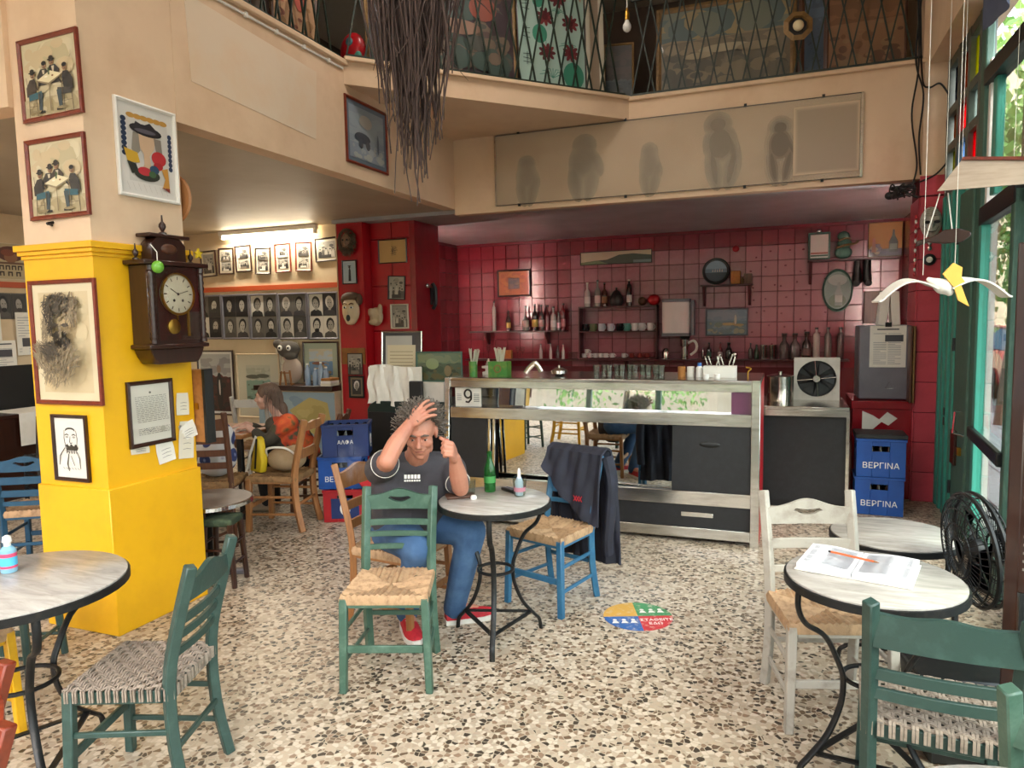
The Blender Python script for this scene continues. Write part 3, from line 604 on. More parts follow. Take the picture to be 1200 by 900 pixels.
# ---- back counter with the dark front, extractor fan and pot
bc = thing('back_counter', 'low black fronted counter with steel top right of the display', 'counter', (.15, 6.45, 0))
MB().box(-.62,.31,.02,.75,.06,.85).build('cabinet', 'darkpanel', bc); MB().box(-.62,.33,-.03,.78,.85,.88).build('worktop', 'steel', bc, bevel=.004)
MB().box(-.62,.33,-.04,-.01,.80,.85).build('front_edge', 'steel', bc); MB().box(.31,.335,0,.75,0,.85).build('end_post', 'steel', bc); MB().box(-.62,.31,.05,.75,0,.06).build('plinth', 'black', bc)
fan = thing('extractor_fan', 'square white extractor fan standing on the back counter', 'fan', (.245, 6.95, .88))
fm = MB(); fm.box(-.19,.19,0,.08,0,.02); fm.box(-.19,.19,0,.08,.36,.38); fm.box(-.19,-.165,0,.08,.02,.36); fm.box(.165,.19,0,.08,.02,.36)
n_ = 32; pts = []
ring = [(.165*cos(2*pi*k/n_), .19+.165*sin(2*pi*k/n_)) for k in range(n_)]; sq = []
for k in range(n_):
    c_, s_ = cos(2*pi*k/n_), sin(2*pi*k/n_); q = .175/max(abs(c_),abs(s_)); sq.append((c_*q,.19+s_*q))
fm.add([(x,.002,z) for x,z in ring]+[(x,.002,z) for x,z in sq]+[(x,.05,z) for x,z in ring], [[k,n_+k,n_+(k+1)%n_,(k+1)%n_] for k in range(n_)]+[[k,(k+1)%n_,2*n_+(k+1)%n_,2*n_+k] for k in range(n_)])
fm.build('frame', mat('aged_white_plastic','#c3bdb2',.5,c2='#a59e92',scale=5,amount=.4), fan)
MB().box(-.18,.18,.07,.08,.01,.37).build('back', 'black', fan)
MB().lathe([(.035,0),(.04,.01),(.03,.03)],18,(0,.03,.19),Matrix.Rotation(rad(90),3,'X')).build('hub', 'steel', fan)
for k in range(6):
    a = k*pi/3; b = MB(); b.add([(.035*cos(a),.03,.19+.035*sin(a)),(.155*cos(a-.35),.028,.19+.155*sin(a-.35)),(.155*cos(a+.35),.055,.19+.155*sin(a+.35)),(.035*cos(a+.9),.05,.19+.035*sin(a+.9))],[[0,1,2,3],[3,2,1,0]]); b.build('blade', 'blackmetal', fan)
for k in range(4):
    a = k*pi/2+.1; g = MB(); g.tube([(.03*cos(a),.012,.19+.03*sin(a)),(.165*cos(a),.012,.19+.165*sin(a))],.003,5); g.build('spoke','steel',fan)
pot = obj('stock_pot', 'dented aluminium pot on the back counter beside the display', 'pot', [('pot', MB().lathe([(.11,0),(.115,.02),(.115,.22),(.12,.225),(.11,.225),(.108,.01)],28), 'steel')], (-.06, 6.85, .88))
MB().lathe([(.118,.226),(.06,.24),(.015,.245),(.018,.265)],28).build('lid', 'steel', pot)
# ---- grey cabinet with a pinned sheet on a red chest, crates in front
rc = thing('red_chest', 'red painted chest with torn labels under the grey cabinet', 'cabinet', (.82, 7.05, 0))
MB().box(-.27,.2,0,.7,0,.86).build('body', 'redcol2', rc, bevel=.004); MB().box(-.28,.21,-.015,.7,.80,.87).build('lid', 'redcol2', rc, bevel=.004)
lab = MB(); lab.prism([(-.19,.62),(-.12,.60),(-.03,.69),(-.10,.74),(-.19,.78)],-.004,0,lambda u,v,d:(u,d,v)); lab.prism([(-.06,.70),(.02,.655),(.09,.72),(.01,.775)],-.006,-.001,lambda u,v,d:(u,d,v)); lab.build('torn_label','paper',rc)
gc_ = thing('grey_cabinet', 'tall grey metal cabinet with a printed sheet clipped to it', 'cabinet', (.82, 7.15, .875))
M['greymetal'] = mat('dull_grey_metal', '#77737a', .45, metal=.3, c2='#67646b', scale=3, amount=.5)
MB().box(-.22,.205,0,.45,0,.66).build('body', 'greymetal', gc_, bevel=.01)
g = MB(); g.tube([(0,-.004,.10),(.03,-.004,.16),(.06,-.004,.10)],.003,5,closed=True); g.build('faint_mark', 'steel', gc_)
def page(name, label, w, h, loc, rot, head=None, lines=14, cols=2, seed=1, pic=None, thick=.0012, cat='sheet', bg='#e4dfd6', margin=.1):
    """a printed sheet: real paper with printed lines"""
    R = random.Random(seed); t = thing(name, label, cat, loc); t.rotation_euler = rot
    b = MB(); b.grid(lambda u,v: ((u-.5)*w, -.004*sin(pi*u)*(1-v)-.001, v*h), 6, 6); b.grid(lambda u,v: ((.5-u)*w, -.004*sin(pi*u)*(1-v), v*h), 6, 6); b.build('paper', 'paper', t)
    p = MB(); cw = w*(1-2*margin)/cols
    def pt(x,z,dd=.0022): return (x, -.004*sin(pi*(x/w+.5))*(1-z/h)-dd, z)
    def q(x0,x1,z0,z1,c): p.add([pt(x0,z0),pt(x1,z0),pt(x1,z1),pt(x0,z1)],[[0,1,2,3]],c)
    top = h*.93
    if head: q(-w*.3,w*.3,top-h*.03,top,'#44444a'); top -= h*.08
    for c in range(cols):
        xx = -w/2+w*margin+c*cw
        for k in range(lines):
            z = top-(k+1)*(top-h*.08)/lines
            if pic and pic[0] < z/h < pic[1] and xx+cw > pic[2]*w-w/2: continue
            q(xx, xx+cw*(.9 if R.random() > .15 else .5), z, z+h*.011, '#8a8a90')
    if pic: q(pic[2]*w-w/2, pic[3]*w-w/2, pic[0]*h, pic[1]*h, '#46464c')
    p.build('print', 'print', t, smooth=False); return t
page('printed_sheet', 'printed newspaper sheet clipped to the grey cabinet', .29, .37, (.83, 7.145, 1.165), (0,0,0), True, 18, 2, 5, (.62,.78,.42,.92))
MB().box(-.025,.025,-.02,0,.36,.40).build('clip', 'blackmetal', bpy.data.objects['printed_sheet'])
st2 = thing('picture_stack', 'gold edged frames standing on end beside the grey cabinet', 'frame', (1.0, 6.96, .872))
for k in range(2): MB().box(-.02+.022*k,-.005+.022*k,-.03,.13,0,.66).build('frame', 'gold' if k else 'wood', st2, bevel=.003)
nb = thing('box_files', 'pair of white box files standing on the grey cabinet', 'files', (.80, 7.2, 1.537))
for k, (x, a) in enumerate(((0,.10),(.09,-.06))): b = MB(); b.obox((x,.1,.15),(.07,.2,.30),Matrix.Rotation(a,3,'Y')); b.build('box_file', 'paper', nb, bevel=.004)
# crates: blue beer crates
M['crateblue'] = mat('blue_crate_plastic', '#174a94', .42, c2='#143f82', scale=5, amount=.5); M['cratenavy'] = mat('navy_crate_plastic', '#122a5e', .42, c2='#0f2350', scale=5, amount=.5); M['cratered'] = mat('red_crate_plastic', '#a3161e', .42, c2='#8c1018', scale=5, amount=.5)
def crate_mesh(w, d, h, m, hole=(.13,.045)):
    b = MB(); t = .014; hw, hh = hole; hz = h*.74
    def wall(f):   # front-type wall with a grip hole, outer plane at t0
        def q(u0,u1,v0,v1): b.prism([(u0,v0),(u1,v0),(u1,v1),(u0,v1)],0,t,f)
        return q
    for sgn in (-1,1):
        f = wall(lambda u,v,dd,s=sgn: (u, s*(d/2-dd), v)); 
        f(-w/2,-hw/2,0,h); f(hw/2,w/2,0,h); f(-hw/2,hw/2,0,hz-hh/2); f(-hw/2,hw/2,hz+hh/2,h)
        f = wall(lambda u,v,dd,s=sgn: (s*(w/2-dd), u, v)); f(-d/2+t,-hw/2,0,h); f(hw/2,d/2-t,0,h); f(-hw/2,hw/2,0,hz-hh/2); f(-hw/2,hw/2,hz+hh/2,h)
    b.box(-w/2+t,w/2-t,-d/2+t,d/2-t,0,.02)
    return b.mesh('body', m, bevel=.003)
M['necks'] = mat('dark_bottle_glass','#14100c',.15)
def crate(label, loc, rz, w, d, h, m, word=None, size=.06, group=None, bottles=True, zt=.30, emblem=None):
    t = thing('bottle_crate', label, 'crate', loc, rz, group); me = crate_mesh(w, d, h, m); place('body', me, t)
    rim = MB()
    for s in (-1,1): rim.box(-w/2-.004,w/2+.004,s*d/2-.008,s*d/2+.008,h-.022,h); rim.box(s*w/2-.008,s*w/2+.008,-d/2,d/2,h-.022,h)
    rim.build('rim', m, t, bevel=.002)
    if bottles:
        bm_ = MB().lathe([(.032,.02),(.032,h*.6),(.014,h*.78),(.014,h*.93)],10).mesh('bottle','necks')
        for i in range(5):
            for j in range(4):
                if abs(-w/2+.05+(w-.1)/4*i) < w/2-.045: place('bottle', bm_, t, loc=(-w/2+.05+(w-.1)/4*i, -d/2+.05+(d-.1)/3*j, 0))
    if word: text_mesh('lettering', word, size, 'white', t, (0,-d/2-.001,h*zt), (rad(90),0,0))
    if emblem:
        for side, (x, y, rot) in enumerate(emblem):
            e = MB(); e.prism([(.043*cos(a),.058*sin(a)) for a in [i*2*pi/24 for i in range(24)]],0,.003,lambda u,v,dd: (u,-dd,v)); eo = e.build('emblem','white',t); eo.location = (x,y,h*.42); eo.rotation_euler = (0,0,rot)
            text_mesh('emblem_letter','A',.065,'cratered',eo,(0,-.0035,.004),(rad(90),0,0)); text_mesh('emblem_word','ΑΛΦΑ',.018,'cratenavy',eo,(0,-.0035,-.034),(rad(90),0,0))
    return t
CW, CD, CH = .36, .30, .315
crate('lower blue bottle crate lettered in white beside the red tiled pillar', (.715, 6.56, 0), rad(-2), CW, CD, CH, 'crateblue', 'ΒΕΡΓΙΝΑ', .066)
crate('upper blue bottle crate of the pair beside the red tiled pillar', (.72, 6.56, CH+.001), rad(-1), CW, CD, CH, 'crateblue', 'ΒΕΡΓΙΝΑ', .066)
tag(MB().box(-.19,.19,-.155,.155,0,.035).build('crate_lid', 'black', loc=(.72,6.56,2*CH+.002), bevel=.004), 'black tray lying on the upper blue crate by the pillar', 'tray')
# stack of three by the red column
SZ = .272
crate('red bottom crate with oval emblem in the stack by the red column', (-3.48, 5.07, 0), rad(24), .36, .30, SZ, 'cratered', emblem=((0,-.152,0),), bottles=True)
pc_ = bpy.data.objects['bottle_crate.002']; MB().box(-.115,.115,-.1535,-.150,.03,.20).build('navy_label','cratenavy',pc_)
crate('blue middle crate lettered in white in the stack by the red column', (-3.52, 5.08, SZ+.001), rad(22), .36, .30, SZ, 'crateblue', 'ΒΕΡΓΙΝΑ', .062)
crate('navy top crate with round emblem in the stack by the red column', (-3.47, 5.08, 2*SZ+.002), rad(27), .38, .30, SZ, 'cratenavy', 'ΑΛΦΑ', .045, emblem=((.192,0,rad(90)),), zt=.45)
rd = MB(); rd.lathe([(.0,-.02),(.105,-.02),(.115,-.012),(.115,.012),(.105,.02),(0,.02)],28,R=Matrix.Rotation(rad(24),3,'Z')@Matrix.Rotation(rad(82),3,'X'))
tag(rd.build('red_round_tin','redpaint',loc=(-3.19,4.99,.392)), 'round red tin lid standing on the crates behind the seated man', 'tin')
# ------------------------------------------------------------------ back bar: shelves, bottles, cups
M['shelfwood'] = mat('dark_red_shelf_wood', '#4a1016', .4, c2='#38090e', scale=8, amount=.5)
WY = 10.003
def shelf(name, label, x0, x1, z, d=.19, brackets=(), bd=.28):
    t = thing(name, label, 'shelf', ((x0+x1)/2, WY, z)); w = x1-x0
    MB().box(-w/2, w/2, -d, 0, -.022, 0).build('board', 'shelfwood', t, bevel=.003)
    for bx in brackets:
        b = MB(); b.prism([(0,-.02),(-d*.85,-.02),(-d*.8,-.05),(-.05,-bd*.8),(-.03,-bd),(0,-bd)], bx-.018, bx+.018, lambda u,v,dd: (dd,u,v)); b.build('bracket', 'shelfwood', t, bevel=.004)
    return t
shelf('wall_shelf', 'upper left dark red shelf carrying liquor bottles', -4.47, -2.98, 1.49, .2, (-.5,.45), .2)
shelf('wall_shelf', 'long low dark red shelf running along the bar wall', -4.55, .72, 1.075, .2, (-2.0,-.2,1.2), .2)
shelf('wall_shelf', 'short pink bracket shelf holding a round plate', -1.10, -.44, 2.065, .16, (-.29,.29), .28)
shelf('wall_shelf', 'high right shelf holding a green framed lantern', .22, 1.25, 2.33, .18, (-.48,.1), .30)
rk = thing('cup_rack', 'dark red open rack with two tiers of cups and bottles on top', 'shelf', (-2.22, WY, 1.077))
for z in (.0, .375, .72): MB().box(-.55,.55,-.2,0,z,z+.018).build('tier','shelfwood',rk)
for x in (-.55,.535): MB().box(x,x+.015,-.2,0,0,.74).build('side','shelfwood',rk)
PROF = {'liquor': [(.5,0),(.5,.55),(.44,.63),(.17,.74),(.15,.92),(.18,.92),(.18,1)], 'slim': [(.5,0),(.5,.5),(.3,.7),(.2,.8),(.2,1)],
        'round': [(.4,0),(.5,.1),(.5,.35),(.3,.5),(.14,.6),(.12,.92),(.17,.93),(.17,1)], 'jug': [(.5,0),(.5,.5),(.46,.58),(.22,.72),(.2,.86),(.26,.9),(.26,1)],
        'tall': [(.5,0),(.5,.72),(.42,.8),(.18,.86),(.17,.95),(.22,.95),(.22,1)]}
def glasscol(nm, c, tr=.55): 
    M[nm] = mat(nm, c, .08, trans=tr, spec=.6); return nm
gc = {'clear': glasscol('pale_bottle_glass','#b9b3ad',.6), 'dark': glasscol('near_black_bottle_glass','#15120f',.1), 'amber': glasscol('amber_bottle_glass','#6b2a10',.4),
      'yellow': glasscol('yellow_liquor','#b39440',.3), 'white': glasscol('milky_glass','#cfcac4',.15), 'red': glasscol('red_liquor','#7c1a22',.3), 'green': glasscol('green_liquor','#2c4a30',.3), 'smoke': glasscol('smoky_glass','#7d6a68',.5), 'brown': glasscol('brown_glass','#3b2016',.3)}
M['labelc'] = mat('cream_bottle_label', '#d8cfba', .7); M['capd'] = mat('dark_bottle_cap', '#22201f', .4)
def bottle(label, x, z, h, w, kind, col, lab=None, y=9.93, cap='capd', group=None):
    t = thing('bottle', label, 'bottle', (x, y, z), 0, group)
    MB().lathe([(r*w, q*h) for r, q in PROF[kind]], 14).build('body', gc[col], t)
    if lab: MB().lathe([(.505*w, .14*h), (.505*w, .42*h)], 14, cap=False).build('label', mat('label_'+lab[1:], lab, .7) if lab not in M else lab, t)
    tr = PROF[kind][-1][0]*w; MB().lathe([(tr*1.06, .955*h), (tr*1.06, 1.01*h)], 10).build('cap', cap, t)
    return t
Z1 = 1.49
bottle('tallest thin clear bottle at left end of the upper left shelf', -4.11, Z1, .44, .055, 'tall', 'white')
bottle('short bottle with yellow label, second on the upper left shelf', -3.88, Z1, .30, .07, 'slim', 'brown', '#c9a85c')
bottle('round bellied clear bottle, third on the upper left shelf', -3.61, Z1, .36, .10, 'round', 'clear', '#d8d3c8')
bottle('bottle with two gold bands, fourth on the upper left shelf', -3.465, Z1, .38, .09, 'liquor', 'brown', '#c8b060')
bottle('dark necked bottle with white label, fifth on the upper left shelf', -3.365, Z1, .37, .085, 'liquor', 'smoke', '#c9b7b2')
bottle('amber red bottle without label, sixth on the upper left shelf', -3.27, Z1, .36, .08, 'liquor', 'red')
bottle('white bottle with dark cap, seventh on the upper left shelf', -3.18, Z1, .34, .085, 'liquor', 'white', '#e2dedb')
bottle('small pale violet bottle, eighth on the upper left shelf', -3.10, Z1, .26, .065, 'slim', 'clear', '#b8a0a8')
bottle('tall red necked bottle at right end of the upper left shelf', -3.03, Z1, .38, .07, 'tall', 'red', '#a56066')
def stem_glass(label, x, h, y=9.92, z=1.075):
    b = MB(); b.lathe([(.03,0),(.03,.004),(.005,.012),(.005,h*.45),(.012,h*.5),(.032,h*.68),(.03,h)], 14, cap=False)
    return tag(b.build('stemmed_glass', 'glassware', loc=(x,y,z)), label, 'glass', 'stemmed glasses on the lower bar shelf')
for k, (x, h) in enumerate(((-4.21,.20),(-3.74,.18),(-3.66,.18))): stem_glass(('first','second','third')[k]+' stemmed glass from the left on the long low shelf', x, h)
for k, (x, h, w) in enumerate(((-3.38,.22,.05),(-3.23,.23,.045),(-3.12,.19,.05),(-3.04,.22,.05))):
    bottle(('first','second','third','fourth')[k]+' slim miniature bottle on the low shelf under the liquor bottles', x, 1.075, h, w, 'slim', ('white','white','smoke','white')[k], None, group='miniature bottles on the low shelf')
tag(MB().box(-.09,.09,-.03,.03,0,.13).build('card_box','kraft',loc=(-3.93,9.94,1.075),bevel=.003), 'small buff box on the low shelf left of the stemmed glasses', 'box')
for k, x in enumerate((-2.93,-2.86)): tag(MB().lathe([(.03,0),(.034,.10),(.03,.10)],12,cap=False).build('tumbler','glassware',loc=(x,9.93,1.075)), ('left' if k == 0 else 'right')+' small dark tumbler beside the cup rack', 'glass')
# on the rack
ZT = 1.077+.738
bottle('white ouzo style bottle at left end on top of the cup rack', -2.67, ZT, .34, .085, 'liquor', 'white', '#dcd6d0', cap='labelc')
bottle('clear bottle with pale label, second on top of the cup rack', -2.52, ZT, .37, .085, 'liquor', 'clear', '#c9b7b0')
bottle('amber bottle, third on top of the cup rack', -2.42, ZT, .33, .08, 'liquor', 'amber', '#8a5a3a')
obj('dark_pot', 'dark pointed lidded pot on top of the cup rack', 'pot', [('pot', MB().lathe([(.07,0),(.095,.05),(.09,.12),(.07,.15)],18), 'black'), ('lid', MB().lathe([(.075,.15),(.05,.20),(.012,.23),(.015,.255),(.003,.262)],18), 'blackmetal')], (-2.25,9.93,ZT))
bottle('dark bottle with white label and cap on top of the cup rack', -2.07, ZT, .36, .075, 'tall', 'dark', '#d6d0ca', cap='labelc')
tag(MB().ell((0,0,.06),(.06,.05,.06),12,8).build('wooden_gourd','wood',loc=(-1.89,9.93,ZT)), 'small brown gourd on top of the cup rack', 'gourd')
tag(MB().ell((0,0,.075),(.085,.07,.075),16,10).build('red_ball','redpaint',loc=(-1.73,9.93,ZT)), 'glossy red ball at right end on top of the cup rack', 'ornament')
def mug_mesh(h, r, saucer=False):
    b = MB(); b.lathe([(r*.8,0),(r,.02),(r,h),(r*.92,h),(r*.9,.01)],16,cap=False); b.lathe([(0.001,.006),(r*.85,.006)],16,cap=False)
    hd = MB(); hd.tube([(r*.95+.03*sin(a),0,h*.5+h*.32*cos(a)) for a in [i*pi/6 for i in range(7)]], .006, 6)
    return b, hd
mb_, mh_ = mug_mesh(.105,.05)
for k, (x, c, nm) in enumerate(((-2.69,'#17171a','black'),(-2.585,'#6a7250','olive'),(-2.46,'#bcc6cf','pale blue'),(-2.33,'#c9ccd4','white'),(-2.20,'#101012','black'),(-2.10,'#5c9488','teal'),(-1.99,'#d8d2cf','cream'),(-1.89,'#c8c4c2','grey'),(-1.77,'#d9d0ce','white'))):
    o = place('mug_body', mb_.mesh('mug', mat('mug_glaze_%s' % nm.replace(' ','_'), c, .2)), loc=(x,9.91,1.077+.393)); o.name = 'mug'
    tag(o, '%s mug, %s from the left on the upper tier of the rack' % (nm, ('first','second','third','fourth','fifth','sixth','seventh','eighth','ninth')[k]), 'mug', 'mugs on the rack'); mh_.build('handle', o.data.materials[0], o, rot=(0,0,rad(-30)))
cb_, chn = mug_mesh(.06,.036); M['cupw'] = mat('white_cup_glaze', '#d3ccc9', .2); M['cupr'] = mat('red_brown_cup_glaze', '#7c2a24', .3)
cme = cb_.mesh('cup','cupw'); cme2 = cb_.mesh('cup','cupr'); hme = chn.mesh('handle','cupw'); hme2 = chn.mesh('handle','cupr')
names = ('first','second','third','fourth','fifth','sixth','seventh','eighth','ninth','tenth','eleventh')
for k, (x, red, dz) in enumerate(((-2.715,0,0),(-2.675,0,.058),(-2.63,0,0),(-2.55,0,0),(-2.475,0,0),(-2.40,0,0),(-2.31,0,0),(-2.14,0,0),(-2.03,1,0),(-1.92,1,0),(-1.82,1,0))):
    if dz: x = -2.672
    o = tag(place('coffee_cup', cme2 if red else cme, loc=(x,9.90 if not dz else 9.90,1.077+.019+dz)), ('reddish' if red else 'white')+' coffee cup, %s from the left on the lower tier%s' % (names[k], ', stacked on others' if dz else ''), 'cup', 'coffee cups on the rack')
    place('handle', hme2 if red else hme, o, rot=(0,0,rad(-20)))
# water heater and coffee grinder
wh = thing('water_heater', 'white curved water heater hung on the red tiles', 'heater', (-1.42, WY, 1.40))
b = MB(); b.prism([(-.18,0),(.18,0),(.18,-.17)]+[(.18-.36*i/8,-.17-.05*sin(pi*i/8)) for i in range(1,8)]+[(-.18,-.17)], .03, .45, lambda u,v,d: (u,v,d)); b.build('casing','white',wh,bevel=.004)
b = MB(); b.prism([(-.185,0),(.185,0),(.185,-.175)]+[(.185-.37*i/8,-.175-.05*sin(pi*i/8)) for i in range(1,8)]+[(-.185,-.175)], .45, .49, lambda u,v,d: (u,v,d)); b.prism([(-.185,0),(.185,0),(.185,-.175),(-.185,-.175)],-.01,.03,lambda u,v,d:(u,v,d)); b.build('trim','greymetal',wh,bevel=.003)
MB().box(.20,.24,-.15,0,0,.47).build('side_plate','greymetal',wh); MB().box(-.09,-.05,-.205,-.18,.06,.075).build('badge','black',wh)
cg = thing('coffee_grinder', 'steel coffee grinder with white lever under the water heater', 'appliance', (-1.30, 9.86, 1.076))
MB().lathe([(.06,0),(.06,.02),(.045,.03),(.045,.17),(.06,.18),(.065,.27),(.05,.275)],16).build('body','steel',cg); MB().lathe([(.05,.272),(.07,.30),(.05,.31)],16).build('hopper','black',cg)
g = MB(); g.tube(catmull([(.05,-.03,.22),(.12,-.05,.25),(.16,-.05,.20),(.15,-.04,.12),(.08,-.04,.06)]),.018,8); g.build('lever','white',cg)
tag(MB().lathe([(.045,0),(.05,.09),(.03,.14),(.015,.15)],14).build('milk_jug','steel',loc=(-1.56,9.9,1.076)), 'small grey jug left of the coffee grinder', 'jug')
# right half of the low shelf
Z2 = 1.076
bottle('tiny clear bottle, first right of the grinder on the low shelf', -1.07, Z2, .15, .035, 'slim', 'smoke')
bottle('dark beer bottle, second right of the grinder on the low shelf', -.99, Z2, .22, .065, 'liquor', 'dark', '#3a5a48')
bottle('reddish clear bottle, third right of the grinder on the low shelf', -.845, Z2, .22, .06, 'liquor', 'red', '#c5a0a0')
bottle('dark round bottle with handle, fourth right of the grinder on the low shelf', -.735, Z2, .22, .085, 'jug', 'dark')
tag(MB().ell((0,0,.1),(.035,.02,.05),12,8).build('metal_disc','steel',loc=(-.66,9.94,Z2-.05)), 'small steel disc beside the dark round bottle', 'disc')
bottle('slim dusty bottle left of the green bottle on the low shelf', -.46, Z2, .21, .055, 'liquor', 'smoke')
bottle('small green bottle left of the two steel beakers', -.385, Z2, .19, .06, 'slim', 'green')
for k, x in enumerate((-.295,-.185)): tag(MB().lathe([(.038,0),(.045,.17),(.048,.185),(.043,.185),(.038,.01)],18,cap=False).build('beaker','steel',loc=(x,9.92,Z2)), ('left' if k == 0 else 'right')+' steel beaker of the pair on the low shelf', 'beaker')
bottle('left one of two stout clear jugs on the low shelf', -.045, Z2, .33, .12, 'jug', 'smoke'); bottle('right one of two stout clear jugs on the low shelf', .085, Z2, .33, .12, 'jug', 'smoke')
bottle('ribbed dark jug beside the three tall bottles', .225, Z2, .35, .11, 'jug', 'brown', '#6a5450')
for k, x in enumerate((.34,.475,.62)): bottle(('first','second','third')[k]+' of three tall soda siphon bottles at the end of the low shelf', x, Z2, .40, .085, 'tall', ('white','clear','smoke')[k], group='tall bottles at the right end of the shelf')
# plate, boxes, painting, lantern, oval tray
def rz3(a): return Matrix.Rotation(a,3,'X')
pl = thing('round_plate', 'round dark rimmed plate painted with a harbour, on the short shelf', 'plate', (-.905, 9.93, 2.066))
b = MB(); b.lathe([(.172,-.012),(.178,0),(.165,.012),(.140,.004)],36,(0,0,.178),rz3(rad(80)),cap=False); b.build('rim','black',pl)
P = MB(); Rm = rz3(rad(80)); 
for (za, zb, c) in ((-.15,-.02,'#3f4a52'),(-.02,.03,'#6f8492'),(.03,.15,'#8fa9bb')):
    n=14; up=[(-math.sqrt(max(0,.15**2-z*z)),z) for z in [za+(zb-za)*i/n for i in range(n+1)]]; poly=up+[(-x,z) for x,z in up[::-1]]
    P.add([Vector((0,0,.178))+Rm@Vector((x,z,.003)) for x,z in poly],[list(range(len(poly)))[::-1]],c)
for q in range(5): P.add([Vector((0,0,.178))+Rm@Vector((x,z,.0045)) for x,z in ((-.05+.03*q,-.01),(-.035+.03*q,-.01),(-.04+.03*q,.03+.01*(q%2)))],[[0,1,2]],'#d8c9b8')
P.build('picture','print',pl,smooth=False)
tag(MB().box(-.06,.06,-.04,.04,0,.17).build('ochre_tin','kraft',loc=(-.655,9.94,2.066),bevel=.004), 'ochre tin beside the round plate on the short shelf', 'tin')
tag(MB().lathe([(.02,0),(.012,.03),(.02,.05),(.006,.09)],12).build('figurine','gold',loc=(-.57,9.94,2.066)), 'tiny figurine between the tins on the short shelf', 'figurine')
tag(MB().box(-.05,.05,-.04,.04,0,.13).build('dark_tin','wood',loc=(-.50,9.94,2.066),bevel=.004), 'dark brown tin at right end of the short shelf', 'tin')
lt = thing('lantern', 'green framed lantern with white glass on the high right shelf', 'lantern', (.35, 9.92, 2.331))
MB().box(-.11,.11,-.05,.05,.02,.31).build('glass','white',lt); f = MB()
for x in (-.115,.115): f.box(x-.012,x+.012,-.06,.06,0,.33)
for z in (.0,.315): f.box(-.125,.125,-.06,.06,z,z+.022)
f.build('frame','darkteal',lt); g = MB(); g.lathe([(.03,.337),(.035,.36),(.02,.38)],12); g.build('vent_cap','steel',lt)
f = MB(); f.box(-.1,.1,-.052,-.0505,.07,.09,'#b06a5a'); f.box(-.1,.1,-.052,-.0505,.04,.06,'#4a6a58'); f.build('print','print',lt,kind='stuff')
orn = thing('ornament', 'dark green and gold carved figure beside the lantern', 'ornament', (.63, 9.92, 2.331))
b = MB(); b.ell((0,0,.08),(.10,.05,.08)); b.ell((.01,0,.19),(.085,.045,.06)); b.ell((0,0,.28),(.07,.04,.06)); b.build('figure','darkteal',orn)
b = MB(); b.tube(catmull([(-.09,-.05,.13),(0,-.06,.16),(.12,-.05,.18),(.16,-.03,.21)]),.014,6); b.tube(catmull([(-.06,-.05,.22),(.02,-.05,.25),(.08,-.04,.24)]),.012,6); b.build('gilding','gold',orn)
bt = thing('hanging_boots', 'pair of dark boots hanging below the high right shelf', 'boots', (.85, 9.93, 2.0))
for s in (-1,1):
    b = MB(); b.tube(catmull([(s*.05,0,.30),(s*.055,0,.12),(s*.06,-.01,.04),(s*.07,-.05,.02)]),[.045]*6+[.05]*6+[.042]*6+[.03],10); b.build('boot','black',bt)
g = MB(); g.tube([(-.05,0,.30),(0,0,.325),(.05,0,.30)],.004,5); g.build('lace','black',bt)
ov = thing('oval_tray', 'oval green rimmed tray printed with a bottle on the red tiles', 'tray', (.575, WY-.006, 1.945))
b = MB()
n_=40; pr4=[((1.0,0),-.0),((1.03,0),-.02),((.97,0),-.028),((.90,0),-.010)]
rings=[[(.172*s_*cos(2*pi*k/n_),dd,.262*s_*sin(2*pi*k/n_)) for k in range(n_)] for (s_,_),dd in pr4]
b.add([p for r_ in rings for p in r_],[[i*n_+k,(i+1)*n_+k,(i+1)*n_+(k+1)%n_,i*n_+(k+1)%n_] for i in range(3) for k in range(n_)]); b.build('rim','darkteal',ov)
P = MB(); 
def flat(P, poly, c, d): P.add([(u,-d,v) for u,v in poly],[list(range(len(poly)))],c)
def elp(cx,cy,rx,ry,n=24,a0=0,a1=2*pi): return [(cx+rx*cos(a0+(a1-a0)*i/n), cy+ry*sin(a0+(a1-a0)*i/n)) for i in range(n if a1-a0 > 6.2 else n+1)]
flat(P, elp(0,0,.157,.238,36), '#6f8078', .0105); flat(P, elp(0,-.13,.10,.085,24), '#4a5c46', .0115); flat(P, elp(0,.13,.11,.07,24), '#aab2ac', .0115)
flat(P, [(-.03,-.19),(.06,-.19),(.06,-.04),(.035,.03),(.03,.10),(0,.10),(-.005,.03),(-.03,-.04)], '#8d9690', .0125); flat(P, [(-.03,-.15),(.06,-.15),(.06,-.06),(-.03,-.06)], '#c3c9c0', .0135)
P.build('picture','printg',ov,smooth=False)
tag(MB().ell((0,0,0),(.045,.03,.045),14,9).build('red_ornament','redpaint',loc=(-.66,WY-.02,2.53)), 'small dark red ball fixed high on the red tiles', 'ornament')
tag(MB().box(-.11,.11,-.05,0,-.2,.2).build('dark_board','wood',loc=(.99,WY,1.72),bevel=.004), 'small dark wooden board on the tiles behind the box files', 'board')
# wall handset on the dark red side wall
hs = thing('wall_handset', 'black telephone handset hung on the dark red side wall', 'telephone', (-3.975, 7.66, 1.80))
g = MB(); g.tube(catmull([(.02,0,.0),(.055,0,.06),(.06,0,.15),(.055,0,.24),(.02,0,.30)]),.022,8); g.build('handset','black',hs); MB().box(0,.02,-.03,.03,.05,.25).build('cradle','black',hs)
MB().lathe([(.02,0),(.025,.03),(.015,.04)],12,(0,-.14,.27),Matrix.Rotation(rad(90),3,'Y')).build('knob','steel',hs)
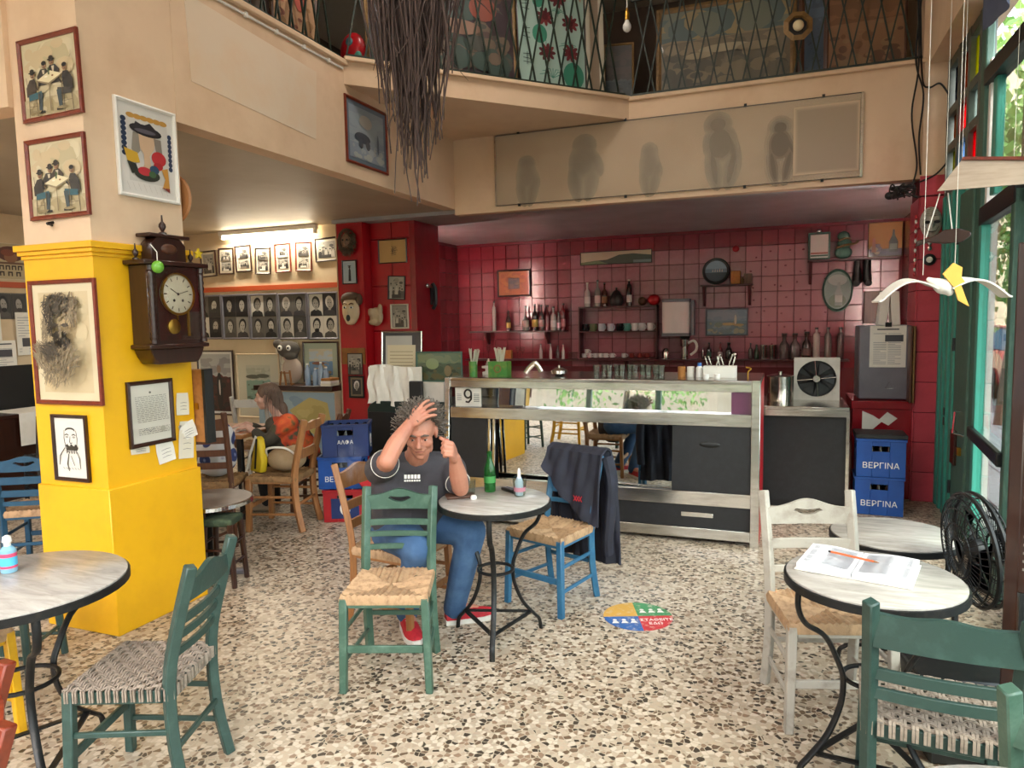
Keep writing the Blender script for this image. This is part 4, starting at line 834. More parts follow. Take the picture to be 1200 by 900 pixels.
# ------------------------------------------------------------------ taverna chairs and bistro tables
M['rush'] = mat('straw_rush', '#b69470', .8, c2='#85664c', scale=22, amount=.45, stretch=(1.5,1.5,1), bump=.2, bscale=120)
M['rush2'] = mat('dark_straw_rush', '#8e6a42', .8, c2='#5e4226', scale=22, amount=.45)
M['cord'] = mat('grey_brown_cord', '#8f8173', .85, c2='#64584d', scale=30, amount=.45, bump=.2, bscale=150)
def cloth(fn, nu, nv, th=.008):
    """sheet with real thickness"""
    P = [[Vector(fn(i/nu, j/nv)) for i in range(nu+1)] for j in range(nv+1)]
    b = MB(); V = []; W = nu+1
    for j in range(nv+1):
        for i in range(nu+1):
            du = P[j][min(i+1,nu)]-P[j][max(i-1,0)]; dv = P[min(j+1,nv)][i]-P[max(j-1,0)][i]; n = du.cross(dv); n = n.normalized() if n.length > 1e-9 else Vector((0,0,1))
            V.append((P[j][i]+n*th/2, P[j][i]-n*th/2))
    A = [a for a,_ in V]; B = [c for _,c in V]; K = len(A)
    F = [[j*W+i,j*W+i+1,(j+1)*W+i+1,(j+1)*W+i] for j in range(nv) for i in range(nu)]
    F += [[K+j*W+i,K+(j+1)*W+i,K+(j+1)*W+i+1,K+j*W+i+1] for j in range(nv) for i in range(nu)]
    edge = [i for i in range(W)]+[j*W+nu for j in range(1,nv+1)]+[nv*W+i for i in range(nu-1,-1,-1)]+[j*W for j in range(nv-1,0,-1)]
    for a, c in zip(edge, edge[1:]+edge[:1]): F.append([c,a,K+a,K+c])
    return b.add(A+B, F)
def rush_seat(wf, wb, d, z, n=15, seed=1):
    R = random.Random(seed); b = MB(); sag = .012
    def pt(s, t, dz=0, out=0):
        w = (wf+(wb-wf)*(t+1)/2)/2
        return (s*w*(1+out), t*d/2*(1+out), z+dz-sag*(1-s*s)*(1-t*t))
    for side in range(4):
        def m(s, t, dz, out=0):   # front,right,back,left triangles
            if side == 0: return pt(s,t,dz,out)
            if side == 1: return pt(-t,s,dz,out)
            if side == 2: return pt(-s,-t,dz,out)
            return pt(t,-s,dz,out)
        for i in range(n):
            s0, s1 = -1+2*i/n, -1+2*(i+1)/n; sm = (s0+s1)/2; j = R.uniform(-.004,.004); V = []
            for k, s in enumerate((s0, sm, s1)):
                h = (.007+j if k == 1 else 0); e = -abs(s) if abs(s) > .02 else -.02
                V += [m(s,-1,-.036,.015), m(s,-1,-.012+h*.3,.035), m(s,-1,.006+h,.0), m(s,(-1+e)/2,h+.002), m(s,e,h-.002)]
            b.add(V, [[k*5+q,(k+1)*5+q,(k+1)*5+q+1,k*5+q+1] for k in range(2) for q in range(4)])
    b.add([pt(-1,-1,-.036),pt(1,-1,-.036),pt(1,1,-.036),pt(-1,1,-.036)],[[3,2,1,0]])
    return b
def cord_seat(wf, wb, d, z, n=13):
    b = MB()
    def W(t): return (wf+(wb-wf)*(t+1)/2)/2
    for i in range(n):       # front-to-back doubled cords
        s = -.93+1.86*i/(n-1)
        for ds in (-.025,.025):
            pts = [(s+ds,-1.03,-.04),(s+ds,-1.03,.0)]+[(s+ds,-.96+1.92*k/(2*n),.004*(1 if (k//2+i) % 2 else -1)) for k in range(2*n+1)]+[(s+ds,1.03,.0),(s+ds,1.03,-.04)]
            b.tube([(p[0]*W(p[1]), p[1]*d/2, z+p[2]) for p in pts], .0048, 4, flat=(.8,1.2))
    for i in range(n):
        t = -.93+1.86*i/(n-1)
        for dt in (-.025,.025):
            pts = [(-1.03,-.04),(-1.03,0)]+[(-.96+1.92*k/(2*n),.004*(-1 if (k//2+i) % 2 else 1)) for k in range(2*n+1)]+[(1.03,0),(1.03,-.04)]
            b.tube([(p[0]*W(t+dt), (t+dt)*d/2, z+p[1]) for p in pts], .0048, 4, flat=(.8,1.2))
    return b
def crest_mesh(w, z0, z1, arch, y, th=.02, curve=.02, hole=True, dip=0):
    N = 28; b = MB(); V = []; hw = .055
    for i in range(N+1):
        u = -1+2*i/N; a = abs(u)
        top = z1 + arch*(.5+.5*cos(pi*u)) - dip*(.5-.5*cos(2*pi*u)); bot = z0 - .0*(1-a)
        zc = (z0+z1+arch)/2+.004; hb = ht = zc; q = u/ (2*hw/w)
        if hole and abs(q) < 1: ht = zc+.006-.016*(1-abs(q))**.5*.6+.008; hb = zc-.020*(1-q*q); ht = max(ht, hb)
        yy = y + curve*(1-u*u)
        for z in (bot, hb, ht, top): V += [(u*w/2, yy-th/2, z), (u*w/2, yy+th/2, z)]
    F = []
    for i in range(N):
        o, p = i*8, i*8+8
        F += [[o,p,p+2,o+2],[o+1,o+3,p+3,p+1],[o+4,p+4,p+6,o+6],[o+5,o+7,p+7,p+5],[o,o+1,p+1,p],[o+6,p+6,p+7,o+7],[o+2,p+2,p+3,o+3],[o+4,o+5,p+5,p+4]]
    F += [[0,2,3,1],[4,6,7,5]]; e = N*8; F += [[e,e+1,e+3,e+2],[e+4,e+5,e+7,e+6]]
    return b.add(V, F)
def chair(label, loc, rz, paint, seat='rush', seatm=None, wf=.40, wb=.36, d=.37, h=.86, hs=.44, leg=.036, slats=((.665,.030),(.61,.026),(.55,.026)), crest=(.725,.795,.03,True), group='taverna chairs', thick=None, lean=.085, name='taverna_chair', cat='chair', crestth=.02, slatm=None):
    t = thing(name, label, cat, loc, rz, group); r = leg/math.sqrt(2)
    for s in (-1,1):
        b = MB(); b.bar((s*(wf/2-leg/2+.012), -d/2+leg/2-.015, 0), (s*(wf/2-leg/2), -d/2+leg/2, hs-.005), leg*.92, leg*.92, up=(0,1,0), w2=leg, d2=leg); b.build('leg', paint, t, bevel=.004)
        b = MB(); x = s*(wb/2-leg/2)
        b.tube(catmull([(x*1.03,d/2+.03,0),(x,d/2-leg/2+.008,hs*.5),(x,d/2-leg/2+.004,hs+.02),(x*1.01,d/2+lean*.3,(hs+h)/2),(x*1.03,d/2+lean,h)],3), r, 4); b.build('leg', paint, t, bevel=.004)
    rl = MB(); zr = hs-.03; yb = d/2-leg/2
    for a, c in (((-wf/2+leg,-d/2+leg/2,zr),(wf/2-leg,-d/2+leg/2,zr)),((-wb/2+leg,yb,zr),(wb/2-leg,yb,zr))): rl.bar(a,c,.022,.045)
    for s in (-1,1): rl.bar((s*(wf/2-leg/2),-d/2+leg,zr),(s*(wb/2-leg/2),yb-leg/2,zr),.022,.045)
    rl.build('seat_rail', paint, t, bevel=.003, kind='stuff')
    def st(p, q, w, dd): MB().bar(p, q, w, dd).build('stretcher', paint, t, bevel=.003)
    st((-wf/2+leg*.8,-d/2+leg/2-.008,.20),(wf/2-leg*.8,-d/2+leg/2-.008,.20),.016,.034)
    st((-wb/2+leg*.8,d/2-.005,.22),(wb/2-leg*.8,d/2-.005,.22),.014,.024)
    for s in (-1,1):
        for z in (.14,.28): st((s*(wf/2-leg/2+.006),-d/2+leg*.6,z),(s*(wb/2-leg/2),d/2-leg*.3,z),.014,.02)
    sb = (rush_seat if seat == 'rush' else cord_seat)(wf-.012, wb-.012, d-.012, hs) if seat != 'board' else None
    if sb: sb.build('seat', seatm or ('rush' if seat == 'rush' else 'cord'), t)
    if crest:
        def yat(z): f = max(0,(z-hs)/(h-hs)); return d/2-leg/2+.004 + (lean+leg/2)*f**1.4
        z0, z1, ar, ho = crest
        crest_mesh(wb-leg*1.2, z0, z1, ar, yat((z0+z1)/2), crestth, .014, ho, .006).build('crest_rail', paint, t, bevel=0)
        for z, hh in slats:
            b = MB(); N = 8; V = []
            for i in range(N+1):
                u = -1+2*i/N; y = yat(z)+.016*(1-u*u)
                for zz in (z-hh/2, z+hh/2): V += [(u*(wb/2-leg*.7), y-.008, zz),(u*(wb/2-leg*.7), y+.008, zz)]
            F = []
            for i in range(N): o,p = i*4,i*4+4; F += [[o,p,p+2,o+2],[o+1,o+3,p+3,p+1],[o,o+1,p+1,p],[o+2,p+2,p+3,o+3]]
            b.add(V,F+[[0,2,3,1],[N*4,N*4+1,N*4+3,N*4+2]]); b.build('back_slat', slatm or paint, t, bevel=.002)
    return t
chair('sea green chair with straw seat standing in front of the seated man', (-1.712, 2.815, 0), rad(19), 'greenchair', h=.835)
chair('bright blue chair with straw seat and a dark jacket over its back', (-1.272, 3.885, 0), rad(-19), 'bluechair', h=.84)
chair('dark green chair with woven cord seat at the left marble table', (-2.145, 1.825, 0), rad(-70), 'dkgreenchair', 'cord', h=.86, wf=.38, wb=.36, crest=(.735,.80,.03,False))
chair('worn white chair with straw seat behind the right marble table', (.165, 3.13, 0), rad(17), 'whitechair', h=.87, slats=((.645,.045),(.54,.03)), crest=(.725,.80,.035,True), wf=.42, wb=.40)
chair('dark green chair with cord seat turned to the table with the open book', (.435, 2.44, 0), rad(176), 'dkgreenchair', 'cord', h=.84, slats=((.60,.035),(.535,.035)), crest=(.70,.80,.008,False), wf=.40, wb=.40)
chair('green chair cut by the lower right corner of the picture', (.70, 1.90, 0), rad(158), 'greenchair', h=.86, slats=((.66,.03),(.60,.03),(.54,.03)))
chair('varnished pine chair on which the man in the grey t-shirt sits', (-1.985, 3.37, 0), rad(84), 'pine', 'rush', h=.89, slats=((.66,.05),(.56,.05)), crest=(.75,.84,.03,False), wf=.42, wb=.40, d=.40)
ch = chair('varnished pine chair heaped with bags beside the blue crates', (-3.86, 4.70, 0), rad(-76), 'pine', 'rush', 'rush2', h=.90, slats=((.62,.075),), crest=(.81,.875,.004,False), wf=.42, wb=.40, d=.42, leg=.045)
chair('yellow chair with straw seat at the left edge by the marble table', (-3.115, 1.70, 0), rad(84), 'yellowchair', h=.86)
chair('deep blue chair with straw seat left of the yellow pillar', (-4.78, 3.36, 0), rad(212), 'dkbluechair', h=.88, slats=((.66,.05),(.57,.045),(.50,.03)), wf=.42, wb=.42)
chair('dark brown ladder back chair holding a white patterned bag', (-4.24, 4.36, 0), rad(205), 'wood', 'rush', 'rush2', h=1.0, slats=((.78,.05),(.68,.05),(.58,.05)), crest=(.86,.95,.0,False), wf=.42, wb=.40)
chair('small dark chair tucked behind the brown topped table', (-3.99, 3.90, 0), rad(190), 'wood', 'rush', 'rush2', h=.82, slats=((.60,.03),), crest=(.74,.80,.01,False), wf=.40, wb=.38)
chair('pale slatted chair pushed under the table by the lounge wall', (-5.05, 5.85, 0), rad(200), 'whitechair', 'rush', 'rush2', h=.95, slats=((.60,.03),), crest=(.84,.92,.0,False))
chair('brown slatted chair on which the woman sits', (-3.96, 5.31, 0), rad(-69), 'wood', 'rush', 'rush2', h=.86, slats=((.65,.03),(.6,.03),(.55,.03)), crest=(.76,.83,.01,False))
# low stools
def stool(label, loc, rz, m, sm, h=.44, w=.30):
    t = thing('stool', label, 'stool', loc, rz)
    for sx in (-1,1):
        for sy in (-1,1):
            b = MB(); b.tube([(sx*(w/2),sy*w/2,0),(sx*(w/2-.02),sy*(w/2-.02),h-.03)],[.017,.02],8); b.build('leg',m,t)
    for s in (-1,1):
        for z in (.15,.28):
            b = MB(); b.tube([(s*w*.47,-w*.47,z),(s*w*.47,w*.47,z)],.009,6); b.build('stretcher',m,t)
            b = MB(); b.tube([(-w*.47,s*w*.47,z-.04),(w*.47,s*w*.47,z-.04)],.009,6); b.build('stretcher',m,t)
    b = MB(); b.box(-w/2,w/2,-w/2,w/2,h-.05,h); b.build('seat',sm,t,bevel=.018,seg=3)
    return t
M['greencush'] = mat('dark_green_cushion', '#2d3b2a', .85, c2='#5c6a4c', scale=14, amount=.4)
stool('dark wooden stool with green striped cushion beside the pillar', (-3.36, 3.50, 0), rad(20), 'darkwood', 'greencush', .44, .2)
stool('green painted stool behind the left marble table', (-3.50, 2.25, 0), rad(25), 'dkgreenchair', 'rush2', .45, .30)
# orange-brown chair whose top corner shows at the lower left
b = chair('reddish brown chair just in front of the camera at lower left', (-1.75, .777, 0), rad(-34), 'redwood', 'rush', 'rush2', h=.86)
# marble bistro tables
def marble():
    m, n, l, b_ = _nt('grey_veined_marble'); tc = n.new('ShaderNodeTexCoord'); mp = n.new('ShaderNodeMapping'); mp.inputs['Scale'].default_value = (3,14,1); mp.inputs['Rotation'].default_value = (0,0,.5)
    nz = n.new('ShaderNodeTexNoise'); nz.inputs['Scale'].default_value = 1.6; nz.inputs['Detail'].default_value = 8; nz.inputs['Roughness'].default_value = .65; nz.inputs['Distortion'].default_value = .6
    l.new(tc.outputs['Object'], mp.inputs[0]); l.new(mp.outputs[0], nz.inputs['Vector'])
    rp = n.new('ShaderNodeValToRGB'); e = rp.color_ramp.elements; e[0].position = .30; e[0].color = lin('#96918a'); e[1].position = .60; e[1].color = lin('#bab4ac')
    l.new(nz.outputs['Fac'], rp.inputs[0]); l.new(rp.outputs[0], b_.inputs['Base Color']); b_.inputs['Roughness'].default_value = .22; return m
M['marble'] = marble(); M['marbleb'] = M['marble']
def bistro(label, loc, r, h=.74, a0=0, n=3, twist=0, ringz=.37, topm='marble', rimm='blackmetal'):
    t = thing('bistro_table', label, 'table', loc, 0, 'marble bistro tables'); s = r/.28; k = h/.74
    MB().lathe([(r-.008,h-.024),(r-.002,h-.02),(r-.002,h-.003),(r-.006,h)],48).build('table_top', topm, t)
    MB().lathe([(r-.012,h-.036),(r+.006,h-.036),(r+.006,h-.010),(r-.001,h-.008)],48,cap=False).build('rim_band', rimm, t)
    prof = [(.26*s,h-.03),(.262*s,h-.10),(.235*s,h-.16),(.165*s,.53*k),(.115*s,.43*k),(.098*s,ringz*k),(.105*s,.28*k),(.150*s,.17*k),(.215*s,.09*k),(.245*s,.055),(.255*s,.0)]
    for i in range(n):
        a = a0+2*pi*i/n; b = MB(); b.tube([(x*cos(a),x*sin(a),z) for x,_,z in [(p[0],0,p[2]) for p in catmull([(q[0],0,q[1]) for q in prof],5)]], .0125, 8, flat=(.75,1.15)); b.build('leg','blackmetal',t)
    b = MB(); b.tube(arc((0,0),.088*s,0,2*pi,24,ringz*k)[:-1], .009, 6, closed=True); b.build('waist_ring','blackmetal',t)
    for i in range(n):
        a, c = a0+2*pi*i/n, a0+2*pi*(i+1)/n; q = .20*s
        MB().bar((q*cos(a),q*sin(a),.105*k),(q*cos(c),q*sin(c),.105*k),.022,.008).build('stretcher','blackmetal',t)
    return t
bistro('round marble table with bottle and glass before the seated man', (-1.394, 3.315, 0), .285, .74, rad(-73))
bistro('large round marble table with a sanitizer bottle at the left edge', (-2.60, 1.69, 0), .365, .74, rad(-25))
bistro('round marble table carrying the open book on the right', (.288, 2.70, 0), .285, .74, rad(205))
bistro('low round marble table beside the standing fan', (.475, 3.70, 0), .272, .62, rad(200))
bistro('marble table whose rim shows at the lower right edge', (.44, 1.33, 0), .29, .74, rad(30))
# brown topped cafe table on a pedestal
bt2 = thing('cafe_table', 'round brown topped table with bright metal rim behind the pillar', 'table', (-3.58, 3.615, 0))
M['browntop'] = mat('worn_brown_table_top', '#75655a', .4, c2='#5b4d44', scale=7, amount=.5)
MB().lathe([(.245,.475),(.28,.48),(.28,.505),(.275,.51)],40).build('table_top','browntop',bt2); MB().lathe([(.281,.478),(.288,.48),(.288,.504),(.282,.508)],40,cap=False).build('rim','chrome',bt2)
MB().lathe([(.03,.03),(.025,.10),(.025,.42),(.06,.475)],14).build('pedestal','blackmetal',bt2)
for k in range(2): b = MB(); a = k*pi/2+.3; b.bar((-.23*cos(a),-.23*sin(a),.016),(.23*cos(a),.23*sin(a),.016),.05,.03); b.build('foot','greymetal',bt2,bevel=.004)
# table where the woman writes
wt = thing('writing_table', 'small square wooden table at which the woman writes', 'table', (-4.60, 4.98, 0), rad(10))
MB().box(-.34,.30,-.34,.34,.70,.735).build('table_top','pine',wt,bevel=.005)
for x in (-.28,.24):
    for y in (-.28,.28): MB().bar((x,y,0),(x,y,.70),.045,.045).build('leg','blackmetal',wt,bevel=.004)
f=MB(); [f.box(-.30,.26,y-.012,y+.012,.62,.70) for y in (-.29,.29)]; f.build('apron','wood',wt,kind='stuff')
# ---- things on the tables
TZ = .741
gb = thing('water_bottle', 'green glass bottle on the seated man\'s table', 'bottle', (-1.475, 3.455, TZ))
MB().lathe([(.028,0),(.031,.006),(.031,.10),(.029,.125),(.016,.165),(.0125,.185),(.0125,.205),(.015,.207),(.015,.215),(.011,.217)],20).build('glass','bottlegreen',gb)
MB().lathe([(.0315,.05),(.0315,.085)],20,cap=False).build('label', mat('green_label','#3e8a44',.6), gb)
b = MB().lathe([(.022,0),(.029,.085),(.0265,.085),(.021,.006),(.001,.006)],20,cap=False); tag(b.build('drinking_glass','glassware',loc=(-1.535,3.335,TZ)), 'small empty glass between the phone and the green bottle', 'glass')
cup = thing('plastic_cup', 'clear cup with pink band and a white capped bottle inside', 'cup', (-1.285, 3.40, TZ))
MB().lathe([(.028,0),(.037,.10),(.0355,.10),(.027,.004),(.001,.004)],24,cap=False).build('wall','glassware',cup)
MB().lathe([(.0305,.028),(.0322,.05)],24,cap=False).build('band', mat('pink_band','#d98aa0',.5), cup)
sz = thing('sanitizer_bottle', 'white capped sanitizer bottle standing in the plastic cup', 'bottle', (-1.288,3.402,TZ+.006))
MB().lathe([(.020,0),(.022,.07),(.010,.095)],16).build('body', mat('pale_blue_plastic','#b9c6dc',.35), sz); MB().lathe([(.009,.095),(.009,.12),(.006,.135),(.004,.14)],12).build('cap','white',sz)
ph = thing('phone_wallet', 'brown leather phone wallet on the seated man\'s table', 'phone', (-1.575, 3.295, TZ), rad(35))
MB().box(-.075,.075,-.042,.042,0,.014).build('cover', mat('brown_leather','#5b3a2a',.5,c2='#4a2e20',scale=30,amount=.5), ph, bevel=.004, seg=2)
ph2 = thing('remote_control', 'black remote control lying beside the plastic cup', 'remote', (-1.36, 3.475, TZ), rad(-35))
MB().box(-.07,.07,-.022,.022,0,.016).build('casing','black',ph2,bevel=.005,seg=2)
mbt = MB().lathe([(.006,0),(.006,.003)],8).mesh('button','greymetal')
for i in range(4):
    for j in range(2): place('button', mbt, ph2, loc=(-.05+.022*i,-.008+.016*j,.016))
lt2 = MB().lathe([(.016,0),(.017,.012),(.012,.02)],14); tag(lt2.build('milk_pot','white',loc=(-1.49,3.275,TZ)), 'small white milk pot beside the brown phone wallet', 'pot')
bs = thing('sanitizer_spray', 'small blue and pink sanitizer bottle on the left marble table', 'bottle', (-2.73, 1.76, TZ), rad(20))
MB().lathe([(.026,0),(.028,.006),(.028,.085),(.014,.10)],18).build('body', mat('clear_blue_plastic','#8fc3dd',.2,trans=.2), bs)
MB().lathe([(.0285,.025),(.0285,.07)],18,cap=False).build('label', mat('sky_label','#4fb3d9',.5), bs); MB().lathe([(.0288,.06),(.0288,.074)],18,cap=False).build('stripe', mat('pink_label','#d4476a',.5), bs); MB().lathe([(.0288,.018),(.0288,.027)],18,cap=False).build('stripe', M['pink_label'] if 'pink_label' in M else mat('pink_label2','#d4476a',.5), bs)
MB().lathe([(.012,.10),(.012,.115),(.017,.116),(.014,.135),(.006,.14)],14).build('pump','white',bs)
# open book and pencil
bk = thing('open_book', 'thick open book lying on the right marble table', 'book', (.245, 2.765, TZ+.001), rad(-14))
R = random.Random(3)
def pagez(u): return .034 - .016*math.exp(-(u*14)**2) - .010*abs(u)/.18
for s in (-1,1):
    b = MB(); N=10; V=[]
    for i in range(N+1):
        u = s*(.002+.178*i/N)
        V += [(u*1.0,-.13,.004),(u,-.13,pagez(u)),(u,.13,.004),(u,.13,pagez(u))]
    F=[]
    for i in range(N): o,p=i*4,i*4+4; F+= [[o,p,p+1,o+1],[o+2,o+3,p+3,p+2],[o+1,p+1,p+3,o+3],[o,o+2,p+2,p]]
    F+=[[N*4,N*4+2,N*4+3,N*4+1],[0,1,3,2]]
    if s < 0: F=[f[::-1] for f in F]
    b.add(V,F); pg = b.build('page_block', mat('book_paper_%s' % ('left' if s<0 else 'right'),'#dcdce0',.7), bk)
    P = MB()
    for k in range(26):
        y = .108-.0083*k; a0_, a1_ = s*.016, s*(.165 if R.random() > .2 else .10)
        x0_, x1_ = min(a0_,a1_), max(a0_,a1_); m_=(x0_+x1_)/2
        P.add([(x0_,y,pagez(x0_)+.0006),(m_,y,pagez(m_)+.0008),(x1_,y,pagez(x1_)+.0006),(x1_,y+.0034,pagez(x1_)+.0006),(m_,y+.0034,pagez(m_)+.0008),(x0_,y+.0034,pagez(x0_)+.0006)],[[0,1,4,5],[1,2,3,4]],'#77777e')
    P.build('print','print',bk,smooth=False,kind='stuff')
MB().box(-.186,.186,-.134,.134,0,.004).build('cover','white',bk)
pc = thing('pencil', 'orange pencil lying across the open book', 'pencil', (.235,2.765,TZ+.0385), rad(-27))
b = MB(); b.tube([(-.085,0,0),(.065,0,0)],.0038,6); b.build('shaft', mat('orange_pencil','#e0602a',.4), pc); b = MB(); b.tube([(.065,0,0),(.083,0,0)],[.0038,.0006],6); b.build('tip','pine',pc); b = MB(); b.tube([(-.095,0,0),(-.085,0,0)],.0039,6); b.build('eraser','black',pc)
# dark jacket over the blue chair
M['jacket'] = mat('dark_navy_jacket', '#1d1e2a', .8, c2='#262838', scale=10, amount=.5, bump=.1, bscale=200)
jk = thing('jacket', 'dark navy jacket slung over the back of the blue chair', 'jacket', (-1.272, 3.885, 0), rad(-19))
def jf(u, v):
    # v 0: hem in front of the slats, .42 over the crest, 1: hem behind the legs
    x = (u-.5)*.40 + .02
    if v < .40: q = v/.40; z = .52+.26*(1-u)*0+ (.86-.52)*q; y = .165+.065*q; z = z if True else z
    elif v < .5: q = (v-.40)/.10; z = .868+.018*sin(pi*q); y = .225+.075*q
    else: q = (v-.5)/.5; z = .868-.70*q; y = .300+.035*q+.02*sin(3*q)
    if v < .40:
        lo = .44+.32*(1-u)**1.5; z = lo+(.868-lo)*(v/.40)
    wv = .012*sin(x*40+v*6)*min(1,abs(v-.45)*4)+.006*sin(x*90-v*9)
    if v > .5: x *= 1+.28*(v-.5); wv *= 1.8
    return (x, y+wv+(.004 if v < .4 else 0)-(.028 if v < .4 else 0), z)
cloth(jf, 34, 44, .012).build('body','jacket',jk)
b = MB(); b.tube(catmull([(.19,.30,.83),(.225,.30,.68),(.22,.29,.50),(.205,.285,.33),(.20,.30,.24)]),[.05-.0006*i for i in range(25)],10,flat=(.7,1)); b.build('sleeve','jacket',jk)
b = MB(); b.tube(catmull([(-.15,.31,.83),(-.205,.33,.66),(-.21,.35,.48),(-.20,.35,.32)]),.048,10,flat=(.7,1)); b.build('sleeve','jacket',jk)
e = MB()
for k in range(3): e.bar((.075+.018*k,.117,.585),(.097+.018*k,.117,.618),.0045,.002,up=(0,1,0)); e.bar((.075+.018*k,.1165,.618),(.097+.018*k,.1165,.585),.0045,.002,up=(0,1,0))
e.build('emblem', mat('red_print','#b3202c',.6), jk, label='red crossed emblem', kind='stuff')
# low standing fan with its box base
fn = thing('standing_fan', 'black caged fan beside the low marble table', 'fan', (.73, 3.27, 0))
AX = Matrix.Rotation(rad(192),3,'Z')@Matrix.Rotation(rad(90+6),3,'Y'); FC = Vector((0,0,.70))
g = MB()
for rr, zz in ((.225,.0),(.225,.035),(.21,.06),(.17,.075),(.11,.083),(.05,.086),(.20,-.03),(.13,-.045),(.06,-.05)):
    g.tube([FC+AX@Vector((rr*cos(2*pi*k/32),rr*sin(2*pi*k/32),zz)) for k in range(32)],.0035 if rr<.22 else .009,5,closed=True)
g.build('cage_ring','blackmetal',fn,kind='stuff'); g = MB()
for k in range(44):
    a = 2*pi*k/44; e2 = Vector((cos(a),sin(a),0))
    g.tube([FC+AX@(e2*r_+Vector((0,0,z_))) for r_,z_ in ((.045,.087),(.12,.082),(.18,.072),(.222,.036),(.224,.0),(.20,-.03),(.12,-.047),(.05,-.05))],.0018,4)
g.build('cage_wire','blackmetal',fn,kind='stuff')
for k in range(4):
    a = k*pi/2; b = MB(); V=[]
    for i in range(6):
        r_ = .04+.15*i/5; w_ = .25+.35*i/5
        V += [FC+AX@Vector((r_*cos(a-w_/1.2),r_*sin(a-w_/1.2),.045)), FC+AX@Vector((r_*cos(a+w_),r_*sin(a+w_),.012))]
    b.add(V,[[2*i,2*i+2,2*i+3,2*i+1] for i in range(5)]+[[2*i+1,2*i+3,2*i+2,2*i] for i in range(5)]); b.build('blade','blackmetal',fn)
b = MB(); b.lathe([(.045,0),(.05,.03),(.03,.05)],16,FC,AX); b.build('hub','black',fn)
b = MB(); b.lathe([(.06,-.06),(.075,-.08),(.07,-.20),(.05,-.23),(.0,-.235)],18,FC,AX); b.build('motor','black',fn,bevel=.004)
b = MB(); b.tube([FC-AX@Vector((0,0,.14))+Vector((0,0,-.05)), FC-AX@Vector((0,0,.14))+Vector((0,0,-.66))],.028,10); b.build('pole','black',fn)
bx_ = FC-AX@Vector((0,0,.14)); MB().box(bx_.x-.16,bx_.x+.16,bx_.y-.15,bx_.y+.15,0,.05).build('base','black',fn,bevel=.02,seg=2)
b = MB(); b.tube(catmull([bx_+Vector((.05,0,.06)),bx_+Vector((.12,-.04,-.1)),bx_+Vector((.10,-.05,-.4)),bx_+Vector((.13,-.08,-.68))]),.005,5); b.build('cable','black',fn)
tb = thing('black_bin', 'black box with lid under the table behind the dark green chair', 'box', (.60, 3.0, 0), rad(10))
MB().prism([(-.12,0),(.12,0),(.15,.30),(-.15,.30)],-.13,.13,lambda u,v,d:(u,d,v)).build('body','black',tb,bevel=.01); MB().box(-.16,.16,-.14,.14,.30,.33).build('lid','blackmetal',tb,bevel=.008)
# menu board at the right edge
mbd = thing('menu_board', 'dark wooden menu board with chalk lines at the right edge', 'board', (.862, 2.73, 0), rad(-25))
MB().box(-.17,.17,0,.03,.70,1.84).build('panel','darkwood',mbd,bevel=.004); 
for s in (-1,1): MB().box(s*.16-.02,s*.16+.02,-.005,.035,0,1.87).build('frame_post','darkwood',mbd,bevel=.004)
P = MB(); R=random.Random(9)
for k in range(26): P.box(-.13,-.13+R.uniform(.1,.24),-.002,-.0005,1.48-.028*k,1.488-.028*k,'#8a857c')
P.build('chalk_line','print',mbd,smooth=False,kind='stuff')
nt_ = MB().box(-.14,.14,-.004,0,1.53,1.81).build('notice','paper',mbd,label='white notice on its upper half')
# round floor sticker in four colours
stk = thing('floor_sticker', 'round four coloured distance sticker on the marble chip floor', 'sticker', (-.755, 3.815, .0), rad(21))
for k, c in enumerate(('#3a8a55','#d3a24a','#2c5fa3','#c5343c')):
    b = MB(); b.add([(0,0,.0015)]+[(.19*cos(a),.19*sin(a),.0015) for a in [k*pi/2+i*pi/24 for i in range(13)]],[[0,i+1,i+2] for i in range(12)]); b.build('quarter', mat('sticker_%d' % k, c, .5, c2='#cfc4b0', scale=26, amount=.26), stk)
text_mesh('lettering','ΣΤΑΘΕΙΤΕ',.038,'white',stk,(.093,-.055,.003)); text_mesh('lettering','ΕΔΩ',.038,'white',stk,(.08,-.10,.003))
def pplicon(x, y):
    b = MB()
    for k in range(3): b.add([(x-.05+.05*k+.012*cos(a),y+.022+.012*sin(a),.003) for a in [i*pi/5 for i in range(10)]],[list(range(10))]); b.add([(x-.07+.05*k,y-.02,.003),(x-.03+.05*k,y-.02,.003),(x-.04+.05*k,y+.008,.003),(x-.06+.05*k,y+.008,.003)],[[0,1,2,3]])
    b.build('icon','white',stk,kind='stuff')
pplicon(.085,.06); pplicon(-.085,-.07)
# ------------------------------------------------------------------ people
def remesh(name, mb, voxel, m, parent=None, smooth=6, label=None, loc=None, factor=.5):
    me = bpy.data.meshes.new(name+'_raw'); me.from_pydata(mb.v, [], mb.f)
    o = bpy.data.objects.new(name+'_raw', me); COL.objects.link(o)
    r = o.modifiers.new('r','REMESH'); r.mode = 'VOXEL'; r.voxel_size = voxel; r.adaptivity = 0
    s = o.modifiers.new('s','SMOOTH'); s.factor = factor; s.iterations = smooth
    dg = bpy.context.evaluated_depsgraph_get(); nm = bpy.data.meshes.new_from_object(o.evaluated_get(dg)); bpy.data.objects.remove(o)
    nm.materials.clear(); nm.materials.append(M[m] if isinstance(m,str) else m); nm.shade_smooth()
    return place(name, nm, parent, label, loc)
def limb(b, pts, radii, k=5, n=12):
    P = catmull(pts, k); Rr = []
    for i in range(len(P)):
        t = i/k; j = min(int(t), len(radii)-2); f = t-j; f = f*f*(3-2*f); Rr.append(radii[j]*(1-f)+radii[j+1]*f)
    b.tube(P, Rr, n); b.ell(P[0], Rr[0]*.98, 12, 8); b.ell(P[-1], Rr[-1]*.98, 12, 8)
